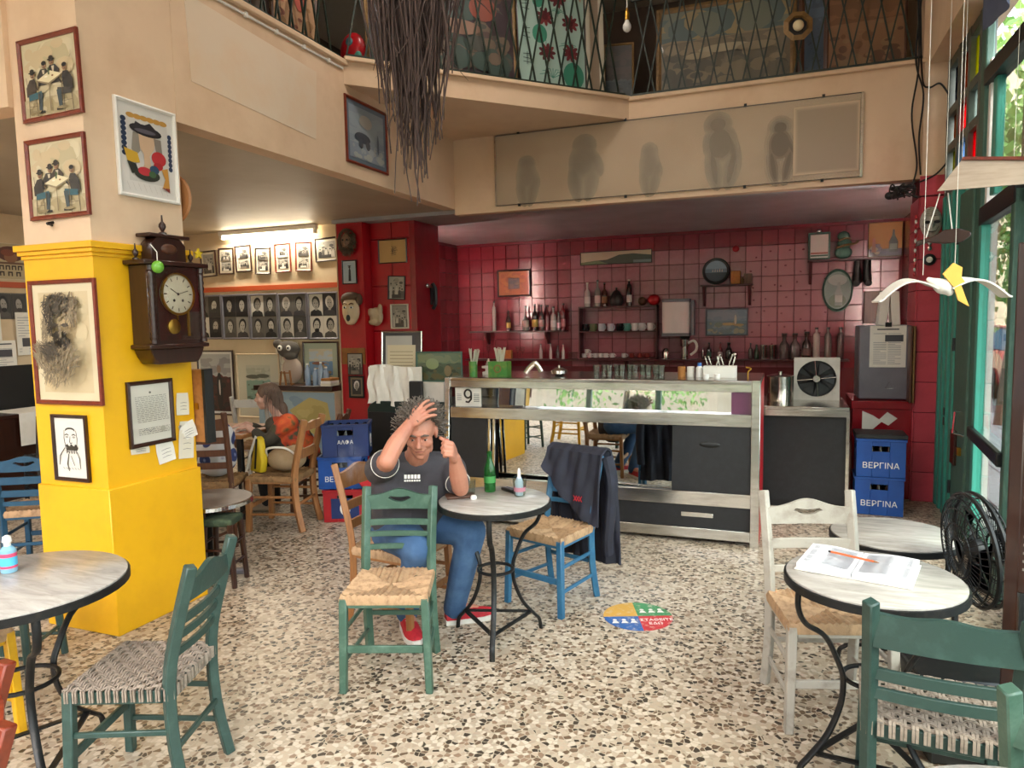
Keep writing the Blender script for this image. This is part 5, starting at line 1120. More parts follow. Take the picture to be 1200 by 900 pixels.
def frame(fwd, up):
    f = Vector(fwd).normalized(); u = Vector(up); u = (u - f*u.dot(f)).normalized(); r = f.cross(u).normalized()
    return Matrix((r, f, u)).transposed()      # columns: right, forward, up
def head(b, c, B, s=1.0):
    """skull with brow, cheeks, nose, lips, chin, ears; B columns right/forward/up"""
    c = Vector(c); P = lambda x,y,z: c + B @ Vector((x,y,z))*s
    def e(p, r, **k): b.ell(P(*p), [q*s for q in r], 16, 10, B)
    e((0,-.012,.025),(.076,.096,.086)); e((0,.022,-.035),(.062,.070,.075)); e((0,.045,-.075),(.048,.045,.042)); e((0,.070,-.098),(.026,.022,.020))
    e((0,.070,.030),(.054,.024,.020)); e((-.028,.079,.022),(.020,.011,.008)); e((.028,.079,.022),(.020,.011,.008))
    for x in (-1,1):
        e((x*.040,.058,-.028),(.026,.026,.026)); e((x*.078,-.006,-.008),(.010,.020,.032)); e((x*.082,-.012,.008),(.008,.020,.016)); e((x*.046,.02,-.078),(.014,.032,.026))
        e((x*.031,.0735,.009),(.017,.012,.008)); e((x*.031,.0735,-.009),(.016,.010,.006))
        e((x*.013,.101,-.032),(.009,.010,.008))
    b.tube([P(0,.086,.018),P(0,.100,-.004),P(0,.113,-.026),P(0,.108,-.034)],[.0085*s,.010*s,.0135*s,.010*s],10)
    e((0,.092,-.050),(.022,.010,.006)); e((0,.094,-.061),(.024,.011,.006)); e((0,.090,-.072),(.021,.011,.007)); e((0,.083,-.052),(.034,.014,.014))
def face_parts(t, c, B, s=1.0, brow='browhair', lid=.5, beard=None):
    c = Vector(c); P = lambda x,y,z: c + B @ Vector((x,y,z))*s
    for x in (-1,1):
        b = MB(); b.ell(P(x*.031,.0758,-.001),[.0105*s,.0085*s,.0045*s],12,8,B); o = b.build('eye','eyewhite',t)
        b = MB(); b.ell(P(x*.031,.0832,-.0005),[.0052*s,.003*s,.0042*s],10,6,B); b.build('iris','iris',o)
        b = MB(); b.tube([P(x*.012,.091,.024),P(x*.030,.0925,.031),P(x*.050,.082,.024)],[.004*s,.006*s,.0035*s],6); b.build('eyebrow',brow,t)
    b = MB(); b.tube([P(-.022,.0985,-.0565),P(-.008,.1045,-.0555),P(.008,.1045,-.0555),P(.022,.0985,-.0565)],[.0015*s,.0028*s,.0028*s,.0015*s],6); b.build('mouth_line','lipline',t)
def hand(b, wrist, dirv, palm_n, thumb_side, curls, size=1.0, spread=.12, thumb=(.6,.5)):
    """palm and five fingers; curls = bend per phalanx for index..little; palm_n points out of the palm"""
    d = Vector(dirv).normalized(); n = Vector(palm_n); n = (n-d*n.dot(d)).normalized(); s = Vector(thumb_side); s = (s-d*s.dot(d)-n*s.dot(n)).normalized(); w = Vector(wrist); z = size
    for q in (-1.2,-.4,.4,1.2):
        b.tube([w+s*q*.012*z, w+d*.035*z+s*q*.022*z, w+d*.088*z+s*q*.026*z],[.016*z,.017*z,.0125*z],8)
    b.ell(w+d*.05*z-n*.002,[.04*z,.045*z,.014*z],12,8,Matrix((s,d,n)).transposed())
    for i, (q, L) in enumerate(((1.25,.074),(.42,.082),(-.42,.076),(-1.25,.060))):
        p = w+d*.088*z+s*q*.026*z; a = 0; c = curls[i]; pts=[p]; side = s*q*spread
        for k, f in enumerate((.44,.31,.25)):
            a += c[k] if hasattr(c,'__len__') else c
            v = (d*cos(a)+n*sin(a)+side*cos(a)).normalized(); p = p+v*L*f*z; pts.append(p)
        b.tube(pts,[.0105*z,.0098*z,.0090*z,.0075*z],8); b.ell(pts[-1],.0074*z,8,6)
        for q_ in pts[:3]: b.ell(q_,.0102*z,8,6)
    a1, a2 = thumb; p0 = w+d*.022*z+s*.026*z+n*.004*z; v1 = (s*sin(a1+.35)+d*cos(a1+.35)+n*.35).normalized(); p1 = p0+v1*.042*z; v2 = (v1*cos(a2)+(d*.5+n*.8-s*.3).normalized()*sin(a2)).normalized(); p2 = p1+v2*.032*z; p3 = p2+(v2+n*.3).normalized()*.026*z
    b.tube([p0,p1,p2,p3],[.016*z,.0125*z,.011*z,.009*z],8); b.ell(p3,.0088*z,8,6); b.ell(p1,.0125*z,8,6)
def curls(name, parent, m, c, B, s, n, seed, keep, L=(.03,.06), rad_=(.084,.104,.094), thick=.0035, fall=.0, freq=9):
    R = random.Random(seed); b = MB(); c = Vector(c)
    while n > 0:
        v = Vector((R.gauss(0,1),R.gauss(0,1),R.gauss(0,1))).normalized()
        if not keep(v): continue
        n -= 1; base = c + B @ Vector((v.x*rad_[0],v.y*rad_[1]-.012,v.z*rad_[2]+.02))*s*.93
        nv = (B @ v); l = R.uniform(*L)*s; ax = nv.orthogonal().normalized(); ay = nv.cross(ax); ph = R.uniform(0,6.3); tang = (ax*cos(ph)+ay*sin(ph)); pts = []
        for k in range(7):
            q = k/6; pts.append(base + nv*l*(q if fall == 0 else q*(1-.6*q)) + tang*l*.35*q + (ax*cos(ph+freq*q)+ay*sin(ph+freq*q))*.009*s*q + Vector((0,0,-1))*fall*l*q*q)
        b.tube(pts,[thick*s*(1-.55*k/6) for k in range(7)],4)
    return b.build(name, m, parent, kind='stuff')
def skinm(nm, c, c2):
    m = mat(nm, c, .5, c2=c2, scale=9, amount=.4); b = m.node_tree.nodes['Principled BSDF']; b.inputs['Subsurface Weight'].default_value = .08; b.inputs['Subsurface Radius'].default_value = (.02,.008,.005); return m
M['skin'] = skinm('tanned_skin', '#bd826a', '#a96753'); M['skin2'] = skinm('pale_skin', '#c39a86', '#b58573')
M['eyewhite'] = mat('eye_white','#b5aca3',.3); M['iris'] = mat('dark_iris','#2b1a12',.15); M['lipline'] = mat('lip_line','#8a4a42',.5)
M['browhair'] = mat('greying_brow_hair','#5d5047',.7); M['hairm'] = mat('grey_brown_frizzy_hair','#6f655b',.7,c2='#493f38',scale=40,amount=.45); M['hairw'] = mat('light_brown_hair','#6a5243',.6,c2='#4a372c',scale=14,amount=.5,stretch=(8,8,1))
M['tee'] = mat('charcoal_tee','#454247',.85,c2='#3b383d',scale=5,amount=.5,bump=.08,bscale=90)
M['denim'] = mat('blue_denim','#37567c',.85,c2='#55759a',scale=4,amount=.45,bump=.15,bscale=150)
M['redshoe'] = mat('red_knit_shoe','#b51f2c',.7,c2='#97141f',scale=40,amount=.5); M['sole'] = mat('white_shoe_sole','#d9d4cc',.6)
man = thing('person', 'man in charcoal t-shirt and jeans, hand in his frizzy hair, holding a lighter', 'person', (-1.95, 3.35, 0))
O = Vector((-1.95, 3.35, 0))
def w(*p): return Vector(p) - O
def blob(b, c, r, ang=0): b.ell(c, r, 18, 11, Matrix.Rotation(ang,3,'Z'))
# joints (world)
pel, bel, che, nb_ = w(-1.93,3.35,.53), w(-1.90,3.32,.66), w(-1.855,3.30,.80), w(-1.83,3.275,.925)
HC = w(-1.752,3.212,1.088); HB = frame((.36,-.88,-.36),(.10,-.25,1))
RS, RE, RW = w(-1.985,3.19,.885), w(-1.795,2.955,.985), w(-1.750,3.110,1.150)
LS, LE, LW = w(-1.685,3.40,.87), w(-1.548,3.245,.800), w(-1.545,3.095,.985)
LW = LW + Vector((.035,.012,.0))
LK, RK, LA, RA = w(-1.545,3.36,.545), w(-1.70,3.06,.525), w(-1.69,3.42,.09), w(-1.90,3.27,.10)
HIPL, HIPR = w(-1.90,3.44,.53), w(-1.98,3.27,.53)
b = MB(); s_ = 1.0
head(b, HC, HB, 1.02)
limb(b, [nb_, nb_*.45+HC*.55-Vector((0,0,.05)), HC-Vector((0,0,.03))], [.066,.060,.058])
limb(b, [pel,bel,che,nb_], [.11,.11,.10,.06]); 
limb(b, [nb_+Vector((-.03,-.02,-.03)),RS,], [.05,.05]); limb(b, [nb_+Vector((.03,.02,-.03)),LS], [.05,.05])
limb(b, [RS, RS*.45+RE*.55, RE], [.058,.052,.045]); limb(b, [RE, RE*.6+RW*.4+Vector((-.01,0,0)), RW], [.045,.044,.029])
limb(b, [LS, LS*.45+LE*.55, LE], [.058,.050,.043]); limb(b, [LE, LE*.62+LW*.38, LW], [.043,.046,.029])
for h, k, a in ((HIPL,LK,LA),(HIPR,RK,RA)): limb(b, [h,h*.5+k*.5,k],[.085,.075,.058]); limb(b,[k,k*.6+a*.4,a],[.058,.055,.04])
limb(b,[LA,w(-1.60,3.50,.05)],[.035,.03]); limb(b,[RA,w(-1.83,3.20,.05)],[.035,.03])
# right hand spread over the brow, left fist round the lighter
hd_ = (w(-1.690,3.140,1.222)-RW).normalized()
hand(b, RW+Vector((.008,-.014,-.004)), Vector((.55,.12,.50)), Vector((.05,.93,-.35)), Vector((-.5,.1,.8)), [(.22,.5,.3),(.18,.45,.3),(.2,.45,.3),(.28,.5,.3)], .94, .26, (.5,.3))
ld = Vector((.16,-.66,.55))
hand(b, LW, ld, Vector((-.93,-.30,.0)), Vector((.0,.55,.75)), [(1.0,1.35,.9),(1.12,1.4,.9),(1.2,1.4,.9),(1.28,1.4,.9)], 1.0, .16, (.25,.6))
body = remesh('body', b, .0042, 'skin', man, 2)
face_parts(man, HC, HB, 1.02)
st_ = MB(); 
curls('hair', man, 'hairm', HC, HB, 1.02, 620, 21, lambda v: v.z > -.45 and (v.y < .30 or v.z > .72) and not (v.y > .15 and v.z < .45) , (.035,.075), (.086,.104,.096), .0042)
# t-shirt
b = MB()
limb(b, [pel+Vector((0,0,-.03)),bel,che,nb_+Vector((0,0,-.045))],[.175,.185,.178,.085])
fx = Vector((.80,.60,0)).normalized()
for q in (-1,1): limb(b,[bel+fx*q*.07+Vector((0,0,-.08)),che+fx*q*.085,che+fx*q*.06+Vector((0,0,.06))],[.135,.135,.10])
limb(b,[nb_+Vector((-.02,-.01,-.035)),RS+Vector((.01,0,-.005)),RS*.62+RE*.38,RS*.36+RE*.64],[.085,.085,.078,.074])
limb(b,[nb_+Vector((.02,.01,-.035)),LS+Vector((-.005,0,0)),LS*.6+LE*.4,LS*.28+LE*.72],[.085,.082,.072,.068])
tee = remesh('t_shirt', b, .009, 'tee', man, 8)
def ring(c, ax, r, rr, m, nm):
    ax = Vector(ax).normalized(); u = ax.orthogonal().normalized(); v = ax.cross(u); g = MB(); g.tube([c+u*r*cos(a)+v*r*sin(a) for a in [i*pi/14 for i in range(28)]], rr, 6, closed=True); g.build(nm, m, tee)
ring(RS*.33+RE*.67, RE-RS, .068, .0038, 'paper', 'sleeve_trim'); ring(LS*.25+LE*.75, LE-LS, .063, .0038, 'paper', 'sleeve_trim')
lg = MB()    # small white chest print
for r_, (n_c, hh) in enumerate(((5,.020),(7,.008))):
    for k in range(n_c):
        u0 = -.042+.084*k/n_c; lg.box(u0, u0+.084/n_c*.72, -.004, 0, -.026*r_-hh, -.026*r_)
lo = lg.build('chest_print','white',tee,kind='stuff'); lo.location = w(-1.752,3.118,.885); lo.rotation_euler = (rad(-14),0,rad(21))
# jeans
b = MB(); blob(b, pel+Vector((.02,-.02,.0)), (.17,.17,.13))
for h, k, a in ((HIPL,LK,LA),(HIPR,RK,RA)):
    limb(b,[h,h*.5+k*.5+Vector((0,0,.01)),k+Vector((.0,0,.0))],[.115,.102,.080]); limb(b,[k,k*.62+a*.38,a+Vector((0,0,-.01))],[.080,.074,.062])
remesh('jeans', b, .009, 'denim', man, 6)
def shoe(a, toe, nm='shoe'):
    d = (toe-a); d.z = 0; L = d.length; d.normalize(); s = Vector((-d.y,d.x,0)); b = MB(); base = Vector((a.x,a.y,0))-d*.05
    prof = [(.0,.030,.055),(.05,.038,.088),(.10,.040,.082),(.16,.047,.062),(.21,.048,.045),(.25,.040,.038),(.275,.022,.030)]
    V=[]; n=10
    for u,hw,h in prof:
        for k in range(n):
            t=pi*k/(n-1); V.append(base+d*u+s*hw*cos(t)+Vector((0,0,.018+h*sin(t)**.8)))
    F=[[i*n+k,i*n+k+1,(i+1)*n+k+1,(i+1)*n+k] for i in range(len(prof)-1) for k in range(n-1)]+[[k for k in range(n)][::-1],[ (len(prof)-1)*n+k for k in range(n)]]
    b.add(V,F); o = b.build(nm,'redshoe',man); b2 = MB(); V=[]
    ol=[(u-.004,(hw+.004)) for u,hw,_ in prof]; ol[-1]=(.285,.018); poly=[(u,hw) for u,hw in ol]+[(u,-hw) for u,hw in ol[::-1]]
    b2.prism(poly[::-1],.0,.026,lambda u,v,dd: base+d*u+s*v+Vector((0,0,dd))); b2.build('sole','sole',o)
    l=MB()
    for q in range(4): l.tube([base+d*(.11+.022*q)+s*.026+Vector((0,0,.085-.009*q)),base+d*(.115+.022*q)+Vector((0,0,.100-.010*q)),base+d*(.11+.022*q)-s*.026+Vector((0,0,.085-.009*q))],.003,5)
    l.build('lace','sole',o,kind='stuff')
shoe(LA, w(-1.50,3.585,0)); shoe(RA, w(-1.775,3.13,0))
lig = thing('lighter', 'red cigarette lighter held upright in the man\'s fist', 'lighter', tuple(O+LW+Vector((-.020,-.040,.068))), 0)
b = MB(); b.lathe([(.009,0),(.0095,.028),(.009,.032)],12); b.build('body', mat('red_lighter','#c0202a',.25), lig); MB().lathe([(.008,.032),(.008,.042),(.005,.044)],10).build('cap','steel',lig)
# --- woman writing at the lounge table
wom = thing('person', 'woman with brown hair and orange flowered top, writing at the lounge table', 'person', (-4.05, 5.15, 0))
O2 = Vector((-4.05,5.15,0)); Cc = Vector((0,0,1.65))
def v(x,y,z,zz=None):
    p = Cc+(Vector((x,y,z))-Cc)*1.045
    if zz is not None: p.z = zz
    return p-O2
hc, hb = v(-4.075,4.825,1.055), frame((-.93,-.42,-.14),(-.1,-.1,1))
nk, ns, fs, chs, pv = v(-3.999,4.862,.90), v(-3.856,4.80,.84), v(-4.07,4.98,.83), v(-3.91,4.90,.72), v(-3.823,4.951,.45,.47)
ne, nh, fe, fh = v(-3.990,4.69,.70), v(-4.150,4.66,.795,.775), v(-4.22,4.95,.72), v(-4.29,4.80,.79,.775)
nkn, fkn, nf, ff = v(-4.084,4.72,.47,.52), v(-4.2,4.88,.45,.52), v(-4.10,4.80,.07,.08), v(-4.22,4.95,.07,.08)
b = MB(); head(b, hc, hb, .95); limb(b,[chs+Vector((0,0,.06)),nk,hc+Vector((.02,.01,-.03))],[.06,.052,.052]); limb(b,[pv,chs],[.11,.12])
for s0,e0,h0 in ((ns,ne,nh),(fs,fe,fh)): limb(b,[chs+Vector((0,0,.05)),s0],[.06,.05]); limb(b,[s0,s0*.5+e0*.5,e0],[.05,.044,.038]); limb(b,[e0,e0*.6+h0*.4,h0],[.038,.036,.026])
for k0,f0 in ((nkn,nf),(fkn,ff)): limb(b,[pv,k0],[.08,.06]); limb(b,[k0,f0],[.055,.038]); limb(b,[f0,f0+Vector((-.14,-.05,-.035))],[.035,.025])
hand(b, nh, Vector((-.8,-.1,-.1)), Vector((0,.1,-1)), Vector((0,1,0)), [(.5,.7,.4)]*4, .9, .05); hand(b, fh, Vector((-.7,-.4,-.1)), Vector((0,.1,-1)), Vector((0,-1,0)), [(.2,.3,.2)]*4, .9, .1)
remesh('body', b, .007, 'skin2', wom, 3); face_parts(wom, hc, hb, .95, 'hairw')
# hair: a cap swept back over the ears plus falling strands
def cap_keep(v_): return v_.y < .05 and v_.z > -.6
b = MB(); b.ell(hc+hb@Vector((0,-.022,.035)),[.083,.098,.085],18,12,hb); b.ell(hc+hb@Vector((0,-.075,-.06)),[.062,.05,.09],16,10,hb); b.ell(hc+hb@Vector((0,-.11,-.14)),[.05,.045,.08],14,9,hb)
remesh('hair', b, .007, 'hairw', wom, 4)
curls('hair_strands', wom, 'hairw', hc, hb, .95, 260, 5, cap_keep, (.05,.11), (.087,.104,.096), .0035, 1.6, 3)
g = MB(); g.tube([hc+hb@Vector((q,.104,.004)) for q in (-.06,-.04)],.002,5); g.tube([hc+hb@Vector((-.06,.09,.004)),hc+hb@Vector((-.08,0,.01))],.002,5)
m, n, l, bb_ = _nt('orange_flowered_cloth'); tc = n.new('ShaderNodeTexCoord'); vo = n.new('ShaderNodeTexNoise'); vo.inputs['Scale'].default_value = 9; vo.inputs['Detail'].default_value = 3; l.new(tc.outputs['Object'], vo.inputs['Vector'])
rp = n.new('ShaderNodeValToRGB'); e_ = rp.color_ramp.elements; e_[0].position=.40; e_[0].color=lin('#4c4a34'); e_[1].position=.47; e_[1].color=lin('#c2452a'); k_=e_.new(.62); k_.color=lin('#d8612f'); k_=e_.new(.72); k_.color=lin('#6d5a34')
l.new(vo.outputs['Fac'], rp.inputs[0]); l.new(rp.outputs[0], bb_.inputs['Base Color']); bb_.inputs['Roughness'].default_value=.85; M['flower'] = m
M['olive'] = mat('olive_brown_cardigan','#4a4336',.9,c2='#3a352b',scale=8,amount=.5); M['blacktr'] = mat('black_trousers','#17171b',.85)
b = MB(); limb(b,[pv+Vector((0,0,.02)),chs,nk+Vector((.01,0,-.07))],[.155,.16,.075]); limb(b,[chs+Vector((0,0,.06)),ns,ns*.5+ne*.5],[.09,.085,.07]); limb(b,[chs+Vector((0,0,.06)),fs,fs*.4+fe*.6],[.09,.075,.065])
remesh('flowered_top', b, .010, 'flower', wom, 6, 'orange and olive flowered top')
b = MB(); limb(b,[ns*.55+ne*.45,ne,ne*.45+nh*.55],[.066,.056,.048]); limb(b,[fs*.4+fe*.6,fe,fe*.4+fh*.6],[.064,.052,.046]); limb(b,[pv+Vector((-.05,-.05,.05)),chs+Vector((-.06,-.05,.0)),nk+Vector((-.04,-.03,-.09))],[.13,.125,.07])
remesh('cardigan', b, .010, 'olive', wom, 6, 'olive brown cardigan front and sleeves')
b = MB(); blob(b, pv, (.15,.15,.11))
for k0,f0 in ((nkn,nf),(fkn,ff)): limb(b,[pv,k0],[.10,.08]); limb(b,[k0,f0],[.075,.055])
remesh('trousers', b, .010, 'blacktr', wom, 5)
for f0 in (nf,ff):
    b = MB(); limb(b,[Vector((f0.x+.02,f0.y,.045)),Vector((f0.x-.08,f0.y-.035,.045)),Vector((f0.x-.17,f0.y-.07,.038))],[.044,.043,.034]); o=remesh('shoe', b, .007, mat('beige_shoe','#8c7a66',.7) if f0 is nf else 'paper', wom, 3)
    o.data.materials[0] = bpy.data.materials['beige_shoe']
# sheet she writes on
tag(MB().box(-.10,.10,-.14,.14,0,.004).build('writing_pad','paper',loc=(-4.52,4.93,.736)), 'white writing pad on the table under the woman\'s hands', 'pad')
# bags on chairs
M['tan'] = mat('tan_canvas','#a58c6a',.85,c2='#8d7454',scale=6,amount=.5); M['yellowbag'] = mat('yellow_bag','#d4b51c',.6,c2='#b89810',scale=5,amount=.5)
bg_ = thing('canvas_bag', 'tan and white canvas bag lying on the pine chair', 'bag', (-3.82,4.72,.455), rad(10))
b = MB(); b.ell((0,0,.10),(.17,.13,.10)); b.ell((.06,.03,.15),(.09,.09,.06)); remesh('bag_body', b, .012, 'tan', bg_, 5)
g = MB(); g.tube(catmull([(-.14,-.05,.12),(-.10,-.12,.20),(.05,-.12,.21),(.12,-.06,.14)]),.009,6); g.build('handle','paper',bg_)
yb_ = thing('yellow_bag', 'yellow bag with dark strap propped on the pine chair', 'bag', (-4.02,4.62,.455), rad(-20))
b = MB(); b.prism([(-.10,0),(.07,0),(.10,.10),(.06,.28),(.02,.30),(-.04,.16)],-.03,.03,lambda u,vv,dd:(u,dd,vv)); b.build('bag_body','yellowbag',yb_,bevel=.015,seg=3)
g = MB(); g.tube(catmull([(.04,-.035,.30),(-.03,-.05,.16),(-.11,-.05,.0),(-.16,-.06,-.12),(-.13,-.06,-.24)]),.012,6,flat=(1,.5)); g.build('strap','paper',yb_); g=MB(); g.tube([(.045,-.034,.28),(-.0,-.034,.03)],.008,5); g.build('zip','black',yb_)
m, n, l, bb_ = _nt('white_cloth_blue_medallions'); tc = n.new('ShaderNodeTexCoord'); vo = n.new('ShaderNodeTexVoronoi'); vo.inputs['Scale'].default_value = 7; vo.inputs['Randomness'].default_value=.3; l.new(tc.outputs['Object'], vo.inputs['Vector'])
rp = n.new('ShaderNodeValToRGB'); e_=rp.color_ramp.elements; e_[0].position=.10; e_[0].color=lin('#7f8db5'); e_[1].position=.40; e_[1].color=lin('#c9c6c4'); k_=e_.new(.16); k_.color=lin('#26305c'); k_=e_.new(.36); k_.color=lin('#2d3866')
l.new(vo.outputs['Distance'], rp.inputs[0]); l.new(rp.outputs[0], bb_.inputs['Base Color']); bb_.inputs['Roughness'].default_value=.85
b = MB(); b.ell((0,0,.16),(.20,.13,.17)); b.ell((.03,.0,.32),(.17,.10,.13)); b.ell((-.08,.02,.38),(.09,.07,.08))
o = remesh('patterned_bag', b, .014, m, None, 6, loc=(-4.28,4.42,.45)); tag(o, 'white bag with blue medallions on the dark ladder back chair', 'bag')

# faint cigarette smoke by the man's shoulder
sm = bpy.data.materials.new('thin_smoke'); sm.use_nodes = True; nn = sm.node_tree.nodes; ll = sm.node_tree.links; nn.remove(nn['Principled BSDF'])
pv_ = nn.new('ShaderNodeVolumePrincipled'); pv_.inputs['Color'].default_value = (.9,.9,.95,1); tcs = nn.new('ShaderNodeTexCoord'); nzs = nn.new('ShaderNodeTexNoise'); nzs.inputs['Scale'].default_value = 9; nzs.inputs['Detail'].default_value = 3; nzs.inputs['Distortion'].default_value = 1.2
ln_ = nn.new('ShaderNodeVectorMath'); ln_.operation = 'LENGTH'; mp_ = nn.new('ShaderNodeVectorMath'); mp_.operation = 'DIVIDE'; mp_.inputs[1].default_value = (.10,.07,.13); fo = nn.new('ShaderNodeMapRange'); fo.inputs['From Min'].default_value = 1; fo.inputs['From Max'].default_value = .2; mr_ = nn.new('ShaderNodeMapRange'); mr_.inputs['From Min'].default_value = .45; mr_.inputs['From Max'].default_value = .75; mr_.inputs['To Max'].default_value = 9
ml = nn.new('ShaderNodeMath'); ml.operation = 'MULTIPLY'
ll.new(tcs.outputs['Object'], nzs.inputs['Vector']); ll.new(tcs.outputs['Object'], mp_.inputs[0]); ll.new(mp_.outputs[0], ln_.inputs[0]); ll.new(ln_.outputs['Value'], fo.inputs[0]); ll.new(nzs.outputs['Fac'], mr_.inputs[0]); ll.new(fo.outputs[0], ml.inputs[0]); ll.new(mr_.outputs[0], ml.inputs[1]); ll.new(ml.outputs[0], pv_.inputs['Density']); ll.new(pv_.outputs[0], nn['Material Output'].inputs['Volume'])
tag(MB().ell((0,0,0),(.10,.07,.13),16,10).build('cigarette_smoke', sm, loc=(-2.02,2.99,.975)), 'thin wisp of smoke drifting by the seated man\'s right shoulder', 'smoke', kind='stuff')
# ------------------------------------------------------------------ pictures, clock, masks, mezzanine, hangings
class Pr:
    """flat print: coloured shapes on a sheet, x across, z up, facing -Y"""
    def __init__(s, seed=1): s.b = MB(); s.d = 0.0; s.R = random.Random(seed)
    def poly(s, pts, c): s.d += .00012; s.b.add([(x,-s.d,z) for x,z in pts],[list(range(len(pts)))],c)
    def rect(s, x0,x1,z0,z1,c): s.poly([(x0,z0),(x1,z0),(x1,z1),(x0,z1)],c)
    def ell(s, cx,cz,rx,rz,c,n=18,rot=0): s.poly([(cx+rx*cos(a)*cos(rot)-rz*sin(a)*sin(rot), cz+rx*cos(a)*sin(rot)+rz*sin(a)*cos(rot)) for a in [2*pi*i/n for i in range(n)]],c)
    def stroke(s, pts, w, c):
        s.d += .00006; P=[Vector((x,0,z)) for x,z in pts]; V=[]
        for i,p in enumerate(P):
            t=(P[min(i+1,len(P)-1)]-P[max(i-1,0)]); t=t.normalized() if t.length>1e-9 else Vector((1,0,0)); n=Vector((-t.z,0,t.x)); ww=w*(1 if 0<i<len(P)-1 else .6)/2
            V += [(p.x+n.x*ww,-s.d,p.z+n.z*ww),(p.x-n.x*ww,-s.d,p.z-n.z*ww)]
        s.b.add(V,[[2*i+1,2*i+3,2*i+2,2*i] for i in range(len(P)-1)],c)
    def mottle(s, x0,x1,z0,z1,cols,n,r=(.02,.05)):
        for _ in range(n):
            rx=s.R.uniform(*r); rz=rx*s.R.uniform(.4,1); cx=s.R.uniform(x0+rx,x1-rx) if x1-x0>2*rx else (x0+x1)/2; cz=s.R.uniform(z0+rz,z1-rz) if z1-z0>2*rz else (z0+z1)/2
            rx=min(rx,cx-x0,x1-cx); rz=min(rz,cz-z0,z1-cz); s.ell(cx,cz,rx,rz,s.R.choice(cols),9)
def framed(label, loc, rz, w, h, fm='darkwood', fw=.02, draw=None, matc=None, matw=0, name='framed_picture', cat='picture', tilt=0, roll=0, depth=.02, group=None, seed=1, glazed=True):
    """frame, backing, mat board and print; loc is the bottom centre of the back"""
    t = thing(name, label, cat, loc, 0, group); t.rotation_euler = Euler((tilt, roll, rz), 'XYZ') if not (tilt or roll) else (Matrix.Rotation(rz,3,'Z')@Matrix.Rotation(tilt,3,'X')@Matrix.Rotation(roll,3,'Y')).to_euler()
    f = MB(); d = depth
    o = [(-w/2,0),(w/2,0),(w/2,h),(-w/2,h)]; i = [(-w/2+fw,fw),(w/2-fw,fw),(w/2-fw,h-fw),(-w/2+fw,h-fw)]; m_=[((a[0]+c[0])/2,(a[1]+c[1])/2) for a,c in zip(o,i)]
    V=[(x,0,z) for x,z in o]+[(x,-d*.8,z) for x,z in o]+[(x,-d,z) for x,z in m_]+[(x,-d*.6,z) for x,z in i]+[(x,0,z) for x,z in i]
    F=[]
    for k in range(4):
        q=(k+1)%4
        for a in (0,4,8,12): F.append([a+k,a+q,a+4+q,a+4+k])
    f.add(V,F); f.build('frame',fm,t,smooth=False)
    MB().box(-w/2+.004,w/2-.004,-.004,-.001,.004,h-.004).build('backing','wood',t)
    p = Pr(seed); p.d = .005; p.rect(-w/2+fw*.6,w/2-fw*.6,fw*.6,h-fw*.6, matc or '#cfc6b4')
    x0,x1,z0,z1 = -w/2+fw+matw, w/2-fw-matw, fw+matw, h-fw-matw
    if draw: draw(p,x0,x1,z0,z1)
    p.b.build('picture','printg' if glazed else 'print',t,smooth=False)
    return t
